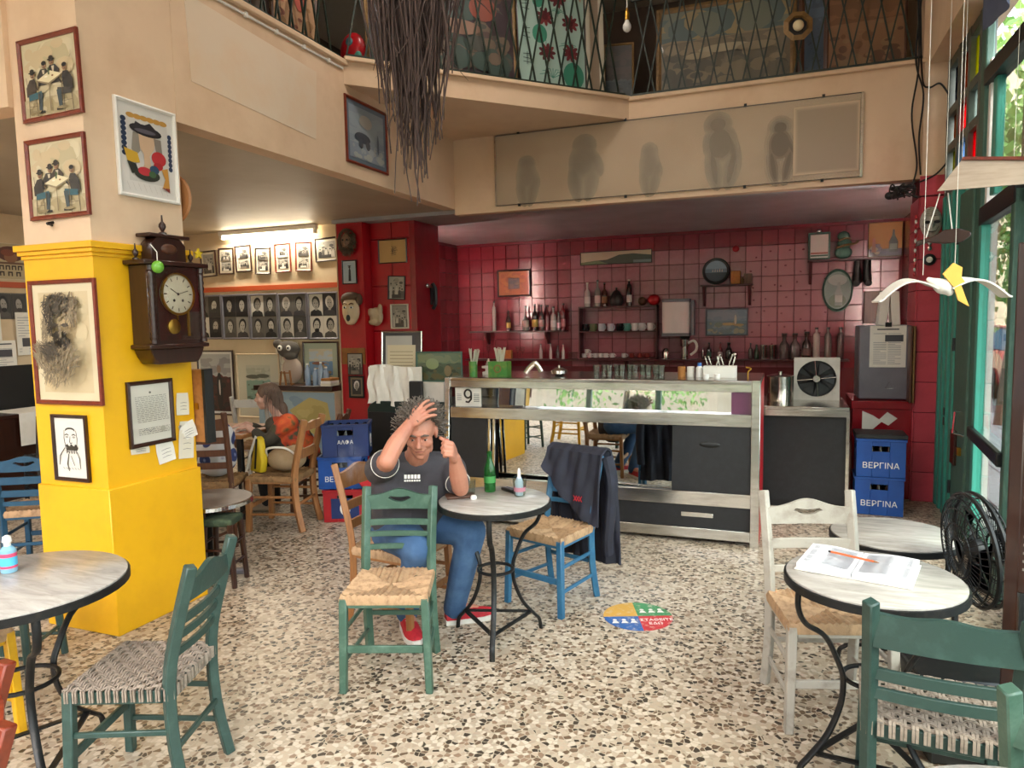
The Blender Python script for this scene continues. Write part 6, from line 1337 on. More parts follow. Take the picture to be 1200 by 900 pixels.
# ---- drawings (all generic)
def d_men(tab=.5, n=4, sd=3, bg='#cdbf9c'):
    def f(p,x0,x1,z0,z1):
        R=random.Random(sd); W=x1-x0; H=z1-z0; X=lambda u:x0+u*W; Z=lambda v:z0+v*H; Q=lambda L:[(X(u),Z(v)) for u,v in L]
        p.rect(x0,x1,z0,z1,bg); p.mottle(x0,x1,Z(.3),z1,['#c6b793','#d3c6a5','#bcae8a','#c9b48f'],40,(.03,.09)); p.rect(x0,x1,z0,Z(.24),'#b5a582'); p.mottle(x0,x1,z0,Z(.24),['#a89873','#beae8a','#94845f'],24,(.02,.06))
        D=['#26221f','#332f2b','#1f2328','#40362d']
        def headd(u,v,hat):
            p.ell(X(u),Z(v),.040*W,.048*H,'#9a7658'); p.ell(X(u),Z(v+.028),.044*W,.030*H,'#1d1916')
            if hat: p.ell(X(u),Z(v+.030),.068*W,.014*H,'#181412'); p.ell(X(u),Z(v+.052),.04*W,.028*H,'#181412')
            p.ell(X(u+.012),Z(v-.008),.008*W,.006*H,'#4a382c',6); p.stroke(Q([(u-.01,v-.025),(u+.02,v-.024)]),.006,'#2b211b')
        def chairp(u,v,s):
            p.stroke(Q([(u,v),(u-.02*s,v-.30)]),.014*W,'#3a2a1e'); p.stroke(Q([(u+.13*s,v-.02),(u+.14*s,v-.30)]),.014*W,'#3a2a1e'); p.stroke(Q([(u,v-.02),(u+.14*s,v-.02)]),.016*W,'#4a3626'); p.stroke(Q([(u,v),(u-.03*s,v+.24)]),.012*W,'#3a2a1e'); p.stroke(Q([(u,v-.16),(u+.14*s,v-.16)]),.008*W,'#3a2a1e')
        for u,v,s in ((.40,.66,.02),(.58,.69,-.02)) if tab>.5 else ((.36,.62,.03),(.52,.66,-.01)):       # two behind the table
            c=R.choice(D); p.poly(Q([(u-.10,.40),(u+.10,.40),(u+.12,v-.12),(u+.05,v-.045),(u-.05,v-.045),(u-.12,v-.13)]),c); p.poly(Q([(u-.02,v-.06),(u+.03,v-.06),(u+.01,v-.2)]),'#c4b79a'); headd(u+s,v,R.random()<.5); p.stroke(Q([(u-.10,v-.14),(u-.04,tab+.0),(u+.04,tab+.02)]),.03*W,c)
        for s,u,v in ((1,.17,.56),(-1,.83,.58)):      # seated at either side, leaning in
            c=R.choice(D); chairp(u-.06*s,.30,s)
            p.poly(Q([(u-.10*s,.28),(u+.06*s,.26),(u+.09*s,v-.12),(u+.06*s,v-.05),(u-.03*s,v-.06),(u-.10*s,v-.16)]),c); p.poly(Q([(u-.06*s,.30),(u+.18*s,.33),(u+.20*s,.24),(u-.06*s,.22)]),R.choice(['#2d5b66','#3d3a36'])); p.poly(Q([(u+.12*s,.30),(u+.20*s,.30),(u+.17*s,.06),(u+.11*s,.06)]),'#37454a'); p.poly(Q([(u+.10*s,.07),(u+.22*s,.06),(u+.22*s,.03),(u+.10*s,.03)]),'#171412')
            p.stroke(Q([(u+.02*s,v-.10),(u+.10*s,v-.20),(u+.20*s,tab)]),.035*W,c); headd(u+.03*s,v,s>0)
        p.poly(Q([(.28,tab-.05),(.50,tab-.12),(.76,tab-.02),(.54,tab+.05)]),'#dccfa8'); p.stroke(Q([(.28,tab-.05),(.50,tab-.12),(.76,tab-.02)]),.010,'#8c7d60'); p.ell(X(.46),Z(tab-.02),.03*W,.012*H,'#f0e8d0'); p.ell(X(.58),Z(tab-.02),.02*W,.012*H,'#8a5a3a'); p.poly(Q([(.50,tab),(.53,tab),(.53,tab+.09),(.50,tab+.09)]),'#4a5a3a')
        for u,v in ((.30,.12),(.51,.04),(.74,.13)): p.stroke(Q([(u,tab-.06 if u!=.51 else tab-.12),(u-.005,v)]),.018*W,'#6b5639')
        p.poly(Q([(.10,.05),(.3,.04),(.34,.07),(.14,.08)]),'#8c7c5a'); p.ell(X(.72),Z(.06),.1*W,.02*H,'#8c7c5a')
    return f
def d_charcoal(p,x0,x1,z0,z1):
    R=p.R; W=x1-x0; H=z1-z0; X=lambda u:x0+u*W; Z=lambda v:z0+v*H
    p.rect(x0,x1,z0,z1,'#c7b48e'); p.mottle(x0,x1,z0,z1,['#c3ae86','#cbb993','#bea77d'],30,(.03,.08))
    p.ell(X(.52),Z(.66),.24*W,.17*H,'#b39c76'); 
    def scr(cu,cv,ru,rv,n,cols,w,ang,L):
        for _ in range(n):
            a=R.uniform(0,6.3); q=R.random()**.5; u=cu+ru*q*cos(a); v=cv+rv*q*sin(a); t=ang+R.gauss(0,.5); l=R.uniform(.4,1)*L
            pts=[(X(u-l*cos(t)),Z(v-l*sin(t)*.7)),(X(u+.01),Z(v+.005)),(X(u+l*cos(t)),Z(v+l*sin(t)*.7))]; pts=[(min(max(x,x0),x1),min(max(z,z0),z1)) for x,z in pts]; p.stroke(pts,w*R.uniform(.6,1.3),R.choice(cols))
    D=['#2b2620','#3a332a','#4a4135']; G=['#6b5e4a','#7d6f57','#8a7a60']
    scr(.50,.86,.34,.12,150,G,.008,.4,.09); scr(.40,.88,.28,.09,120,D,.007,.6,.08); scr(.24,.72,.10,.14,90,D,.007,1.4,.08); scr(.76,.78,.09,.12,60,G,.007,1.5,.07)
    scr(.52,.50,.17,.08,150,D,.008,1.3,.06); scr(.50,.58,.13,.02,60,D,.007,.1,.06); scr(.45,.67,.05,.012,40,D,.006,0,.05); scr(.66,.67,.05,.012,40,D,.006,0,.05); scr(.57,.61,.02,.05,40,G,.006,1.4,.04)
    scr(.30,.36,.26,.14,150,G,.008,-.9,.12); scr(.70,.34,.22,.14,90,G,.007,.9,.12); scr(.40,.42,.16,.08,60,D,.007,-.8,.10); scr(.52,.2,.3,.10,90,G,.005,1.2,.10); scr(.35,.62,.05,.12,60,G,.006,1.4,.07)
def d_ink(p,x0,x1,z0,z1):
    W=x1-x0;H=z1-z0;X=lambda u:x0+u*W;Z=lambda v:z0+v*H; p.rect(x0,x1,z0,z1,'#dcd8cf'); K='#191714'
    p.ell(X(.5),Z(.80),.17*W,.05*H,K); p.ell(X(.5),Z(.775),.155*W,.045*H,'#dcd8cf')
    p.stroke([(X(.30),Z(.80)),(X(.28),Z(.66)),(X(.32),Z(.5)),(X(.40),Z(.42))],.006,K); p.stroke([(X(.70),Z(.80)),(X(.73),Z(.66)),(X(.70),Z(.52))],.006,K)
    for u in (.38,.62): p.stroke([(X(u-.07),Z(.715)),(X(u),Z(.735)),(X(u+.07),Z(.715))],.007,K); p.ell(X(u),Z(.685),.05*W,.016*H,K); p.ell(X(u),Z(.685),.035*W,.010*H,'#dcd8cf'); p.ell(X(u),Z(.685),.014*W,.009*H,K)
    p.stroke([(X(.5),Z(.70)),(X(.47),Z(.60)),(X(.5),Z(.575)),(X(.56),Z(.59))],.006,K)
    for k in range(16): u=.33+.36*k/15; p.stroke([(X(u),Z(.545+.02*sin(k))),(X(u+.05),Z(.50)),(X(u+.02),Z(.46))],.008,K)
    for k in range(9): u=.34+.34*k/8; p.stroke([(X(u),Z(.46)),(X(u+.02*(-1)**k),Z(.40))],.006,K)
    p.stroke([(X(.30),Z(.5)),(X(.12),Z(.36)),(X(.08),Z(.2))],.007,K); p.stroke([(X(.42),Z(.40)),(X(.36),Z(.22)),(X(.40),Z(.1))],.009,K); p.stroke([(X(.7),Z(.45)),(X(.78),Z(.33)),(X(.8),Z(.15))],.006,K); p.stroke([(X(.5),Z(.36)),(X(.6),Z(.2))],.006,K)
    for k in range(6): p.stroke([(X(.2+.1*k),Z(.16)),(X(.26+.1*k),Z(.13))],.004,K)
def d_doc(p,x0,x1,z0,z1):
    R=p.R;W=x1-x0;H=z1-z0;X=lambda u:x0+u*W;Z=lambda v:z0+v*H; p.rect(x0,x1,z0,z1,'#cfc9bb'); p.ell(X(.5),Z(.86),.03*W,.02*H,'#5a554c')
    for k in range(22):
        v=.79-.031*k
        if .26<v<.33: continue
        u=.1; 
        while u<.9: l=R.uniform(.04,.13); p.rect(X(u),X(min(.92,u+l)),Z(v),Z(v)+.003,'#7a756b'); u+=l+.02
    p.stroke([(X(.2),Z(.2)),(X(.3),Z(.24)),(X(.38),Z(.18)),(X(.5),Z(.23))],.003,'#4a4c5c'); p.ell(X(.72),Z(.2),.07*W,.05*H,'#a9a394')
def d_hat(p,x0,x1,z0,z1):
    W=x1-x0;H=z1-z0;X=lambda u:x0+u*W;Z=lambda v:z0+v*H; p.rect(x0,x1,z0,z1,'#d7d2cb'); p.rect(X(.14),X(.9),Z(.14),Z(.86),'#c9c4bd')
    for k in range(6): p.ell(X(.16+.12*k+.06),Z(.885),.08*W,.03*H,'#b98a3e')
    for k in range(8): p.ell(X(.08),Z(.44+.055*k),.05*W,.03*H,'#22304a'); p.ell(X(.93),Z(.36+.055*k),.04*W,.03*H,'#2a3550')
    p.poly([(X(.28),Z(.72)),(X(.66),Z(.70)),(X(.62),Z(.55)),(X(.53),Z(.46)),(X(.54),Z(.36)),(X(.66),Z(.20)),(X(.34),Z(.18)),(X(.42),Z(.36)),(X(.42),Z(.47)),(X(.33),Z(.56))],'#c9a98a')
    p.poly([(X(.24),Z(.70)),(X(.34),Z(.70)),(X(.36),Z(.50)),(X(.26),Z(.42)),(X(.20),Z(.5))],'#8d8578'); p.poly([(X(.62),Z(.68)),(X(.76),Z(.68)),(X(.78),Z(.45)),(X(.66),Z(.5))],'#857b70')
    p.ell(X(.48),Z(.745),.30*W,.065*H,'#1d1a1c',rot=-.05); p.poly([(X(.24),Z(.75)),(X(.3),Z(.83)),(X(.44),Z(.80)),(X(.56),Z(.845)),(X(.68),Z(.78)),(X(.70),Z(.74))],'#262125'); p.ell(X(.47),Z(.735),.2*W,.025*H,'#55515a')
    p.poly([(X(.06),Z(.5)),(X(.30),Z(.47)),(X(.34),Z(.36)),(X(.12),Z(.34))],'#caa02e'); p.ell(X(.70),Z(.45),.14*W,.085*H,'#b32a30'); p.ell(X(.68),Z(.36),.09*W,.045*H,'#a12228')
    p.poly([(X(.1),Z(.36)),(X(.26),Z(.34)),(X(.32),Z(.24)),(X(.18),Z(.22))],'#23261f'); p.ell(X(.46),Z(.235),.24*W,.075*H,'#2c2f26'); p.ell(X(.42),Z(.27),.13*W,.05*H,'#b83038'); p.ell(X(.60),Z(.31),.09*W,.05*H,'#27435e'); p.ell(X(.56),Z(.25),.07*W,.04*H,'#3e5c3a')
    p.poly([(X(.74),Z(.33)),(X(.86),Z(.36)),(X(.88),Z(.12)),(X(.74),Z(.11)),(X(.80),Z(.22))],'#c08a3c'); p.poly([(X(.72),Z(.12)),(X(.88),Z(.12)),(X(.88),Z(.07))],'#7a2a22')
    for k in range(8): p.stroke([(X(.08+.1*k),Z(.12)),(X(.13+.1*k),Z(.03))],.003,'#b5aea4')
def head_bw(p,cx,cz,w,h,R,bg):
    c1=R.choice(['#9a948c','#a9a39a','#8a847c','#b5afa6']); hr=R.choice(['#1b1a19','#2c2a28','#cfcac2','#3a3733','#17171a']); p.rect(cx-w/2,cx+w/2,cz-h/2,cz+h/2,bg); rt=R.uniform(-.25,.25)
    p.poly([(cx-w*.46,cz-h/2),(cx+w*.46,cz-h/2),(cx+w*.38,cz-h*.30),(cx+w*.12,cz-h*.2),(cx-w*.12,cz-h*.2),(cx-w*.40,cz-h*.30)],R.choice(['#201f1f','#39363a','#15151a','#504c48']))
    p.ell(cx,cz+h*.12,w*.30,h*.30,hr,14,rt); p.rect(cx-w*.09,cx+w*.09,cz-h*.25,cz-h*.05,c1); p.ell(cx+w*.02*R.choice((-1,1)),cz+h*.05,w*.21,h*.25,c1,14,rt)
    k='#2a2826'
    for s in (-1,1): p.ell(cx+s*w*.085,cz+h*.09,w*.045,h*.022,k,8)
    p.stroke([(cx,cz+h*.06),(cx+w*.02,cz-h*.03)],w*.03,'#6b665f'); p.ell(cx,cz-h*.09,w*.07,h*.018,'#57504a',8)
    if R.random()<.35: p.ell(cx,cz-h*.16,w*.18,h*.10,hr,10); p.ell(cx,cz-h*.08,w*.06,h*.015,'#6b665f',8)
def d_heads(n,m,seed,gap=.004):
    def f(p,x0,x1,z0,z1):
        R=random.Random(seed); w=(x1-x0)/n; h=(z1-z0)/m
        for i in range(n):
            for j in range(m): head_bw(p,x0+w*(i+.5),z0+h*(j+.5),w-gap,h-gap,R,R.choice(['#3a3836','#5c5854','#b9b3aa','#26242a','#8f8a84','#cfc9c0']))
    return f
def d_old(seed, two=True):
    def f(p,x0,x1,z0,z1):
        R=random.Random(seed); H=(z1-z0)
        for a,b in (((.02,.48),(.52,.98)) if two else ((.02,.98),)):
            za,zb=z0+a*H,z0+b*H; p.rect(x0,x1,za,zb,R.choice(['#8f887c','#a39b8d','#77706a'])); p.rect(x0,x1,za,za+(zb-za)*.35,'#5f5952')
            p.mottle(x0,x1,za,zb,['#6b645c','#8d867a','#4c4741','#a39b8d'],14,((x1-x0)*.06,(x1-x0)*.16)); W=x1-x0; Hh=zb-za
            for k in range(5):
                u=x0+W*(.14+.18*k+R.uniform(-.03,.03)); hh=Hh*R.uniform(.45,.78); c=R.choice(['#1f1d1c','#2e2b29','#3d3935','#b9b1a4','#57514a']); w_=W*R.uniform(.07,.1)
                p.poly([(max(x0,u-w_),za),(min(x1,u+w_),za),(min(x1,u+w_*.9),za+hh*.55),(u+w_*.4,za+hh*.72),(u-w_*.4,za+hh*.72),(max(x0,u-w_*.9),za+hh*.55)],c); p.ell(u,za+hh*.84,W*.045,Hh*.075,R.choice(['#b8aea0','#a89c8c','#8c8276']),8); p.ell(u,za+hh*.89,W*.047,Hh*.045,'#1d1b1a',8)
            p.rect(x0+W*.2,x0+W*.75,za,za+Hh*.18,R.choice(['#c3bbad','#75695c','#3a3531']))
    return f
def d_land(sky, mid, low, accents=(), seed=1, n=30, horizon=.55):
    def f(p,x0,x1,z0,z1):
        R=random.Random(seed); W=x1-x0;H=z1-z0; p.rect(x0,x1,z0,z1,sky[0]); zz=z0+H*horizon
        for k in range(5): p.rect(x0,x1,zz+(z1-zz)*k/5,zz+(z1-zz)*(k+1)/5,sky[k % len(sky)])
        p.mottle(x0,x1,zz,z1,list(sky),n//2+8,(W*.06,W*.16)); p.rect(x0,x1,z0,zz,mid[0])
        pts=[(x0+W*i/12, zz+H*.10*abs(noise.noise(Vector((i*.7,seed*3.1,0))))) for i in range(13)]; p.poly([(x0,zz-.001)]+[(x1,zz-.001)][::1]+pts[::-1],mid[-1])
        p.mottle(x0,x1,z0,zz,list(mid)+list(low),n,(W*.03,W*.09)); p.mottle(x0,x1,z0,z0+(zz-z0)*.5,low,n//2,(W*.04,W*.10))
        for (u,v,ru,rv,c) in accents: p.ell(x0+u*W,z0+v*H,ru*W,rv*H,c)
    return f
def d_fig(bg, figc, seed=1, z=.0):
    def f(p,x0,x1,z0,z1):
        W=x1-x0;H=z1-z0; p.rect(x0,x1,z0,z1,bg); cx=(x0+x1)/2; p.poly([(cx-.13*W,z0+.05*H),(cx+.12*W,z0+.05*H),(cx+.10*W,z0+.6*H),(cx+.02*W,z0+.72*H),(cx-.08*W,z0+.62*H)],figc); p.ell(cx,z0+.76*H,.09*W,.08*H,figc); p.ell(cx,z0+.82*H,.16*W,.025*H,figc)
    return f
PX = -3.331; LY = 2.687
# ---- left pillar, street face
framed('brown framed old photograph of men round a table, topmost on the pillar', (-3.527,LY,2.724), 0, .435, .415, 'redwood', .022, d_men(.52,4,3), roll=rad(-1.2))
framed('brown framed old photograph of four men at a square table, second on the pillar', (-3.53,LY,2.222), 0, .435, .412, 'redwood', .022, d_men(.48,4,8), roll=rad(-.6))
framed('tall charcoal portrait of a bearded man in a reddish frame on the yellow pillar', (-3.563,LY,1.247), 0, .495, .66, 'redwood', .022, d_charcoal, '#d2c4a2', .042, seed=5)
framed('narrow black framed ink caricature of a man with moustache on the yellow pillar', (-3.583,LY,.832), 0, .262, .36, 'darkwood', .018, d_ink, '#dcd8cf', .004)
nail = MB(); nail.tube([(-3.60,2.69,2.205),(-3.60,2.655,2.195)],.008,6); nail.tube([(-3.62,2.67,2.20),(-3.57,2.66,2.185)],.006,6); tag(nail.build('wall_hook','blackmetal'), 'small bent hook in the plaster under the second photograph', 'hook')
# ---- left pillar, inner face
framed('white framed abstract print of a woman in a black hat on the upper pillar', (PX,3.068,2.355), rad(90), .405, .515, 'white', .018, d_hat, '#d9d5ce', .006, glazed=True)
framed('dark framed handwritten certificate on the yellow pillar under the clock', (PX,2.98,.99), rad(90), .305, .365, 'darkwood', .022, d_doc, '#c9c3b4', .002)
for k,(y,z,w_,h_,a,lab) in enumerate(((3.20,1.13,.09,.13,4,'torn note beside the certificate, highest of the notes on the pillar'),(3.245,.985,.12,.10,-14,'small note curling off the pillar corner'),(2.89,.955,.12,.05,3,'strip of paper just under the certificate'),(3.07,.875,.12,.14,-8,'round edged note, lowest left on the pillar'),(3.205,.87,.11,.22,6,'long folded note, lowest right on the pillar'))):
    b=MB(); b.grid(lambda u,vv: ((u-.5)*w_*(1-.15*abs(vv-.5)), -.004-.012*vv*0-.01*(u*(1-vv)), vv*h_),4,4); b.grid(lambda u,vv: ((.5-u)*w_*(1-.15*abs(vv-.5)), -.0032-.01*((1-u)*(1-vv)), vv*h_),4,4)
    o=thing('paper_note', 'cream '+lab, 'note', (PX,y,z)); o.rotation_euler=(Matrix.Rotation(rad(90),3,'Z')@Matrix.Rotation(rad(a),3,'Y')).to_euler(); b.build('paper', 'paper' if k%2 else 'labelc', o)
    pp=Pr(k); pp.d=.016; [pp.stroke([(-w_*.3,h_*(.25+.15*q)),(0,h_*(.27+.15*q)),(w_*.25,h_*(.25+.15*q))],.003,'#6d6a66') for q in range(3)]; pp.b.build('writing','print',o,smooth=False,kind='stuff')
# wall clock
ck = thing('wall_clock', 'dark carved pendulum wall clock with turned columns on the yellow pillar', 'clock', (PX,3.085,1.485), rad(90))
MB().box(-.19,.19,-.13,0,.06,.50).build('case','darkwood',ck,bevel=.004)
b=MB(); b.prism([(-.21,.045),(.21,.045),(.21,.07),(-.21,.07)],-.15,0,lambda u,vv,d:(u,d,vv)); b.prism([(-.14,-.04),(.14,-.04),(.17,.0),(.19,.045),(-.19,.045),(-.17,.0)],-.13,0,lambda u,vv,d:(u,d,vv)); b.build('base_moulding','darkwood',ck,bevel=.005)
b=MB(); b.box(-.225,.225,-.16,0,.50,.525); b.prism([(-.12,.525),(.12,.525),(.12,.62),(.08,.66),(-.08,.66),(-.12,.62)],-.10,-.02,lambda u,vv,d:(u,d,vv)); b.box(-.14,.14,-.115,-.01,.655,.675); b.build('pediment','darkwood',ck,bevel=.004)
b=MB(); b.ell((0,-.10,.595),(.055,.012,.03),14,8); b.build('carving','wood',ck)
for x,z,s in ((0,.675,1.0),(-.19,.525,.8),(.19,.525,.8)): MB().lathe([(.022*s,0),(.022*s,.012*s),(.008*s,.02*s),(.02*s,.045*s),(.018*s,.06*s),(.006*s,.075*s),(.004*s,.11*s)],12,(x,-.06,z)).build('finial','darkwood',ck)
tc_=[(.02,0),(.02,.02)]+[(.014+.005*(k%2),.02+.37*k/22) for k in range(23)]+[(.02,.395),(.02,.42)]
for x in (-.175,.175): MB().lathe(tc_,12,(x,-.14,.075)).build('column','darkwood',ck)
MB().box(-.145,.145,-.128,-.118,.09,.48).build('inner_panel','black',ck); RX=Matrix.Rotation(rad(90),3,'X')
M['dialc']=mat('aged_cream_dial','#c9bfa4',.4); MB().lathe([(.112,0),(.112,.012),(.105,.016)],36,(0,-.128,.345),RX).build('dial','dialc',ck); MB().lathe([(.105,.012),(.118,.012),(.118,.022),(.105,.022)],36,(0,-.128,.345),RX,cap=False).build('dial_ring','brass',ck)
p=Pr(); p.d=.146
for k in range(12): a=k*pi/6; p.stroke([(.078*sin(a),.345+.078*cos(a)),(.097*sin(a),.345+.097*cos(a))],.008,'#2b241c')
p.stroke([(0,.345),(-.052,.375)],.007,'#15110d'); p.stroke([(0,.345),(.072,.365)],.005,'#15110d'); p.ell(0,.345,.008,.008,'#15110d'); p.ell(-.03,.31,.008,.008,'#2b241c'); p.ell(.03,.31,.008,.008,'#2b241c'); p.b.build('hands','print',ck,smooth=False)
MB().lathe([(.042,0),(.042,.008),(.03,.012)],24,(-.03,-.130,.165),RX).build('pendulum_bob','brass',ck); MB().box(-.004,.004,-.136,-.132,.2,.26).build('pendulum_rod','brass',ck); MB().box(.07,.085,-.136,-.130,.11,.25).build('chime_rod','brass',ck)
MB().box(-.15,.15,-.152,-.150,.09,.48).build('glass','glass',ck)
ga=thing('green_ornament','small green glass ball hung from the wall clock','ornament',(PX+.175,2.93,2.0))
MB().ell((0,0,-.03),(.032,.032,.034),14,9).build('ball',mat('green_glaze','#6fae3c',.2),ga); g=MB(); g.tube([(0,0,0),(-.01,.01,.05),(-.02,-.02,.09)],.003,5); g.build('string','paper',ga)
st_=MB(); st_.prism([((.032 if k%2==0 else .014)*cos(k*pi/5+pi/2),(.032 if k%2==0 else .014)*sin(k*pi/5+pi/2)) for k in range(10)],0,.012,lambda u,vv,d:(d,u,vv)); tag(st_.build('paper_star','yellowbag',loc=(PX+.145,3.245,2.065)),'small yellow star on the right shoulder of the wall clock','ornament')
tag(MB().lathe([(.14,0),(.15,.01),(.14,.02)],30,(0,0,0),RX).build('round_tray','pine',loc=(-3.425,3.325,2.40)),'round wooden tray hung on the hidden side of the pillar','tray')
gbx=thing('game_box','flat wooden game box with clasps hung behind the pillar edge','box',(-3.48,3.335,.95)); MB().box(-.22,.215,-.03,.03,0,.44).build('box','kraft',gbx,bevel=.004); MB().box(.215,.235,-.034,.034,-.004,.444).build('edge','black',gbx); MB().box(.15,.175,-.036,-.03,.2,.24).build('clasp','brass',gbx)
# framed drawing on the side beam
framed('blue grey framed drawing of a street cart on the side beam', (PX,5.33,2.945), rad(90), .64, .53, 'redwood', .022, d_land(['#8b98a2','#93a0a8'],['#8994a0','#9aa3a8'],['#a5aaa6'],[(.35,.42,.22,.10,'#3f4752'),(.3,.3,.06,.09,'#4a525c'),(.5,.3,.06,.09,'#4a525c'),(.45,.75,.18,.13,'#a9a49c'),(.8,.4,.03,.2,'#5d6a78')],4,20,.3), '#5f7080', .035)
# ---- frosted sheet on the bar beam with faint figures behind
fs_=thing('frosted_sheet','long frosted plastic sheet with faint dark figures on the bar beam','sheet',(-1.14,7.012,2.835))
m,n,l,b_=_nt('frosted_plastic'); o_=n['Material Output']; tr_=n.new('ShaderNodeBsdfTransparent'); mx=n.new('ShaderNodeMixShader'); mx.inputs[0].default_value=.28; b_.inputs['Base Color'].default_value=lin('#cbbda6'); b_.inputs['Roughness'].default_value=.7; l.new(tr_.outputs[0],mx.inputs[1]); l.new(b_.outputs[0],mx.inputs[2]); l.new(mx.outputs[0],o_.inputs[0]); M['frost']=m
MB().box(-1.705,1.71,-.012,-.010,0,.70).build('sheet','frost',fs_)
f=MB(); f.box(-1.715,-1.70,-.016,0,-.005,.705); f.box(1.70,1.72,-.016,0,-.005,.705); f.build('side_strip','steel',fs_,kind='stuff'); f=MB(); f.box(-1.715,1.72,-.015,-.002,.70,.706); f.box(-1.715,1.72,-.015,-.002,-.006,0); f.build('edge_strip','darkwood',fs_,kind='stuff')
for x in (-1.45,-.35,.75,1.4): 
    for z in (-.012,.71): MB().box(x-.012,x+.012,-.022,0,z-.012,z+.014).build('clip','blackmetal',fs_)
def sil(p,cx,h,w,lean=0):
    for k,c in enumerate(('#a8937a','#94836d','#847462','#756757')):
        g=.045-.02*k
        p.ell(cx+lean,h*.86,w*.34+g,h*.11+g,c); p.ell(cx+lean*.5,h*.60,w*.46+g,h*.22+g,c); p.ell(cx-w*.28,h*.26,w*.17+g,h*.24+g,c,16,.15); p.ell(cx+w*.32,h*.26,w*.17+g,h*.24+g,c,16,-.2); p.ell(cx+w*.45+lean,h*.55,w*.14+g,h*.16+g,c,16,.4)
p=Pr(3); p.d=.001
sil(p,-1.37,.45,.16); sil(p,-.78,.60,.24,.02); sil(p,-.12,.45,.12); sil(p,.55,.66,.25,-.04); sil(p,1.05,.56,.2); [p.rect(1.16+.012*k,1.69-.008*k,.05+.01*k,.64-.012*k,c) for k,c in enumerate(('#c6ad8f','#b8a288','#aa967e','#a28f79'))]
p.b.build('figures','print',fs_,smooth=False,kind='stuff',label='faint dark figures')
# ---- lounge back wall photographs
WB=7.352
xs=[(235,255,293,325),(257,276,291,323),(278,298,289,321),(301,320,293,325),(325,344,290,324),(348,367,290,324),(371,397,287,314)]
for k,(a,c,zt,zb) in enumerate(xs):
    x0_=-7.163+(a-235)*.01316; x1_=-7.163+(c-235)*.01316; zt_=2.62-(zt-293)*.0105; zb_=2.62-(zb-293)*.0105
    framed('small framed old photograph, %s from the left under the lounge tube light' % ('first','second','third','fourth','fifth','sixth','seventh')[k], ((x0_+x1_)/2,WB,zb_),0,x1_-x0_-.01,zt_-zb_,'redwood' if k in (4,5) else 'darkwood',.018,d_old(k+2,k not in (0,6)),'#cfc4ac',.022,roll=rad((-2,1,-1.5,2,-1,1.5,-2)[k]),group='small framed photographs on the lounge wall')
for k in range(5):
    x0_=-7.30+.446*k
    framed('panel of four black and white portrait photographs, %s from the left on the lounge wall' % ('first','second','third','fourth','fifth')[k], (x0_+.22,WB,1.475-.004*k),0,.44,.575,'greymetal',.022,d_heads(2,2,20+k),'#7d7264',.0,group='portrait panels on the lounge wall',glazed=False)
framed('dark glazed poster of a standing man leaning on the lounge wall behind the pillar',(-7.0,7.33,.48),0,.60,.85,'darkwood',.02,d_land(['#a9a7a3','#8f8c8a'],['#3a1d1d','#5c2424'],['#1d1719','#2b2023'],[(.62,.35,.10,.34,'#17161b'),(.62,.74,.07,.07,'#8f7868'),(.62,.42,.025,.14,'#b9b3aa')],6,16,.6),'#d5d1c8',.03)
framed('pale matted green seascape beside the glazed poster on the lounge wall',(-6.31,7.33,.46),0,.68,.83,'wallcream',.02,d_land(['#b9b6a3','#a9a895'],['#7f9a8a','#8ea696'],['#6d8878','#5f6a58'],[(.3,.72,.3,.05,'#57564a'),(.7,.74,.28,.05,'#5d5c4e')],9,30,.62),'#c6bfa8',.13)
framed('framed blue seaside picture standing on the lounge bench',(-5.32,7.30,.935),0,.52,.50,'darkwood',.02,d_land(['#c9c0a8','#b9c2c6'],['#6f8fae','#7f9cb8'],['#a98c68'],[(.4,.45,.28,.06,'#8a5a44')],12,16,.5),'#a9b09a',.07)
sp=thing('hung_sheets','two cream sheets with a pencil drawing hung beside the seaside picture','sheet',(-5.86,7.345,.95)); MB().box(-.17,.17,-.006,0,.14,.48).build('sheet','labelc',sp); MB().box(-.16,.18,-.012,-.006,-.03,.15).build('sheet','labelc',sp)
p=Pr(2); p.d=.014; p.stroke([(-.1,.2),(-.06,.36),(.05,.38),(.10,.25),(.0,.18),(-.1,.2)],.006,'#a08c7c'); p.ell(.0,.28,.05,.04,'#c9a99a'); p.b.build('drawing','print',sp,smooth=False)
pp_=thing('felt_puppet','grey felt puppet head with two button eyes hung on the lounge wall','puppet',(-5.80,7.30,1.22))
b=MB(); b.ell((0,0,.12),(.17,.07,.11)); b.ell((-.16,.0,.19),(.07,.04,.06)); b.ell((.05,-.02,.04),(.10,.06,.06)); remesh('head_body',b,.012,mat('grey_felt','#5a534d',.95),pp_,4)
for x in (-.07,.06): b=MB(); b.ell((x,-.075,.14),(.035,.012,.035),12,8); o=b.build('eye','white',pp_); b=MB(); b.ell((x,-.085,.14),(.016,.008,.016),10,6); b.build('pupil','black',o)
b=MB(); b.ell((.06,-.02,-.14),(.15,.05,.17)); b.build('cloth_body',mat('pale_pink_cloth','#b8a596',.9),pp_)
bn=thing('painted_bench','low bench front painted blue and ochre under a dark shelf by the lounge wall','bench',(-5.50,7.12,0)); MB().box(-.58,.56,-.16,.22,.86,.92).build('top','darkwood',bn,bevel=.004); MB().box(-.56,.55,-.10,.2,0,.86).build('body','wallcream',bn)
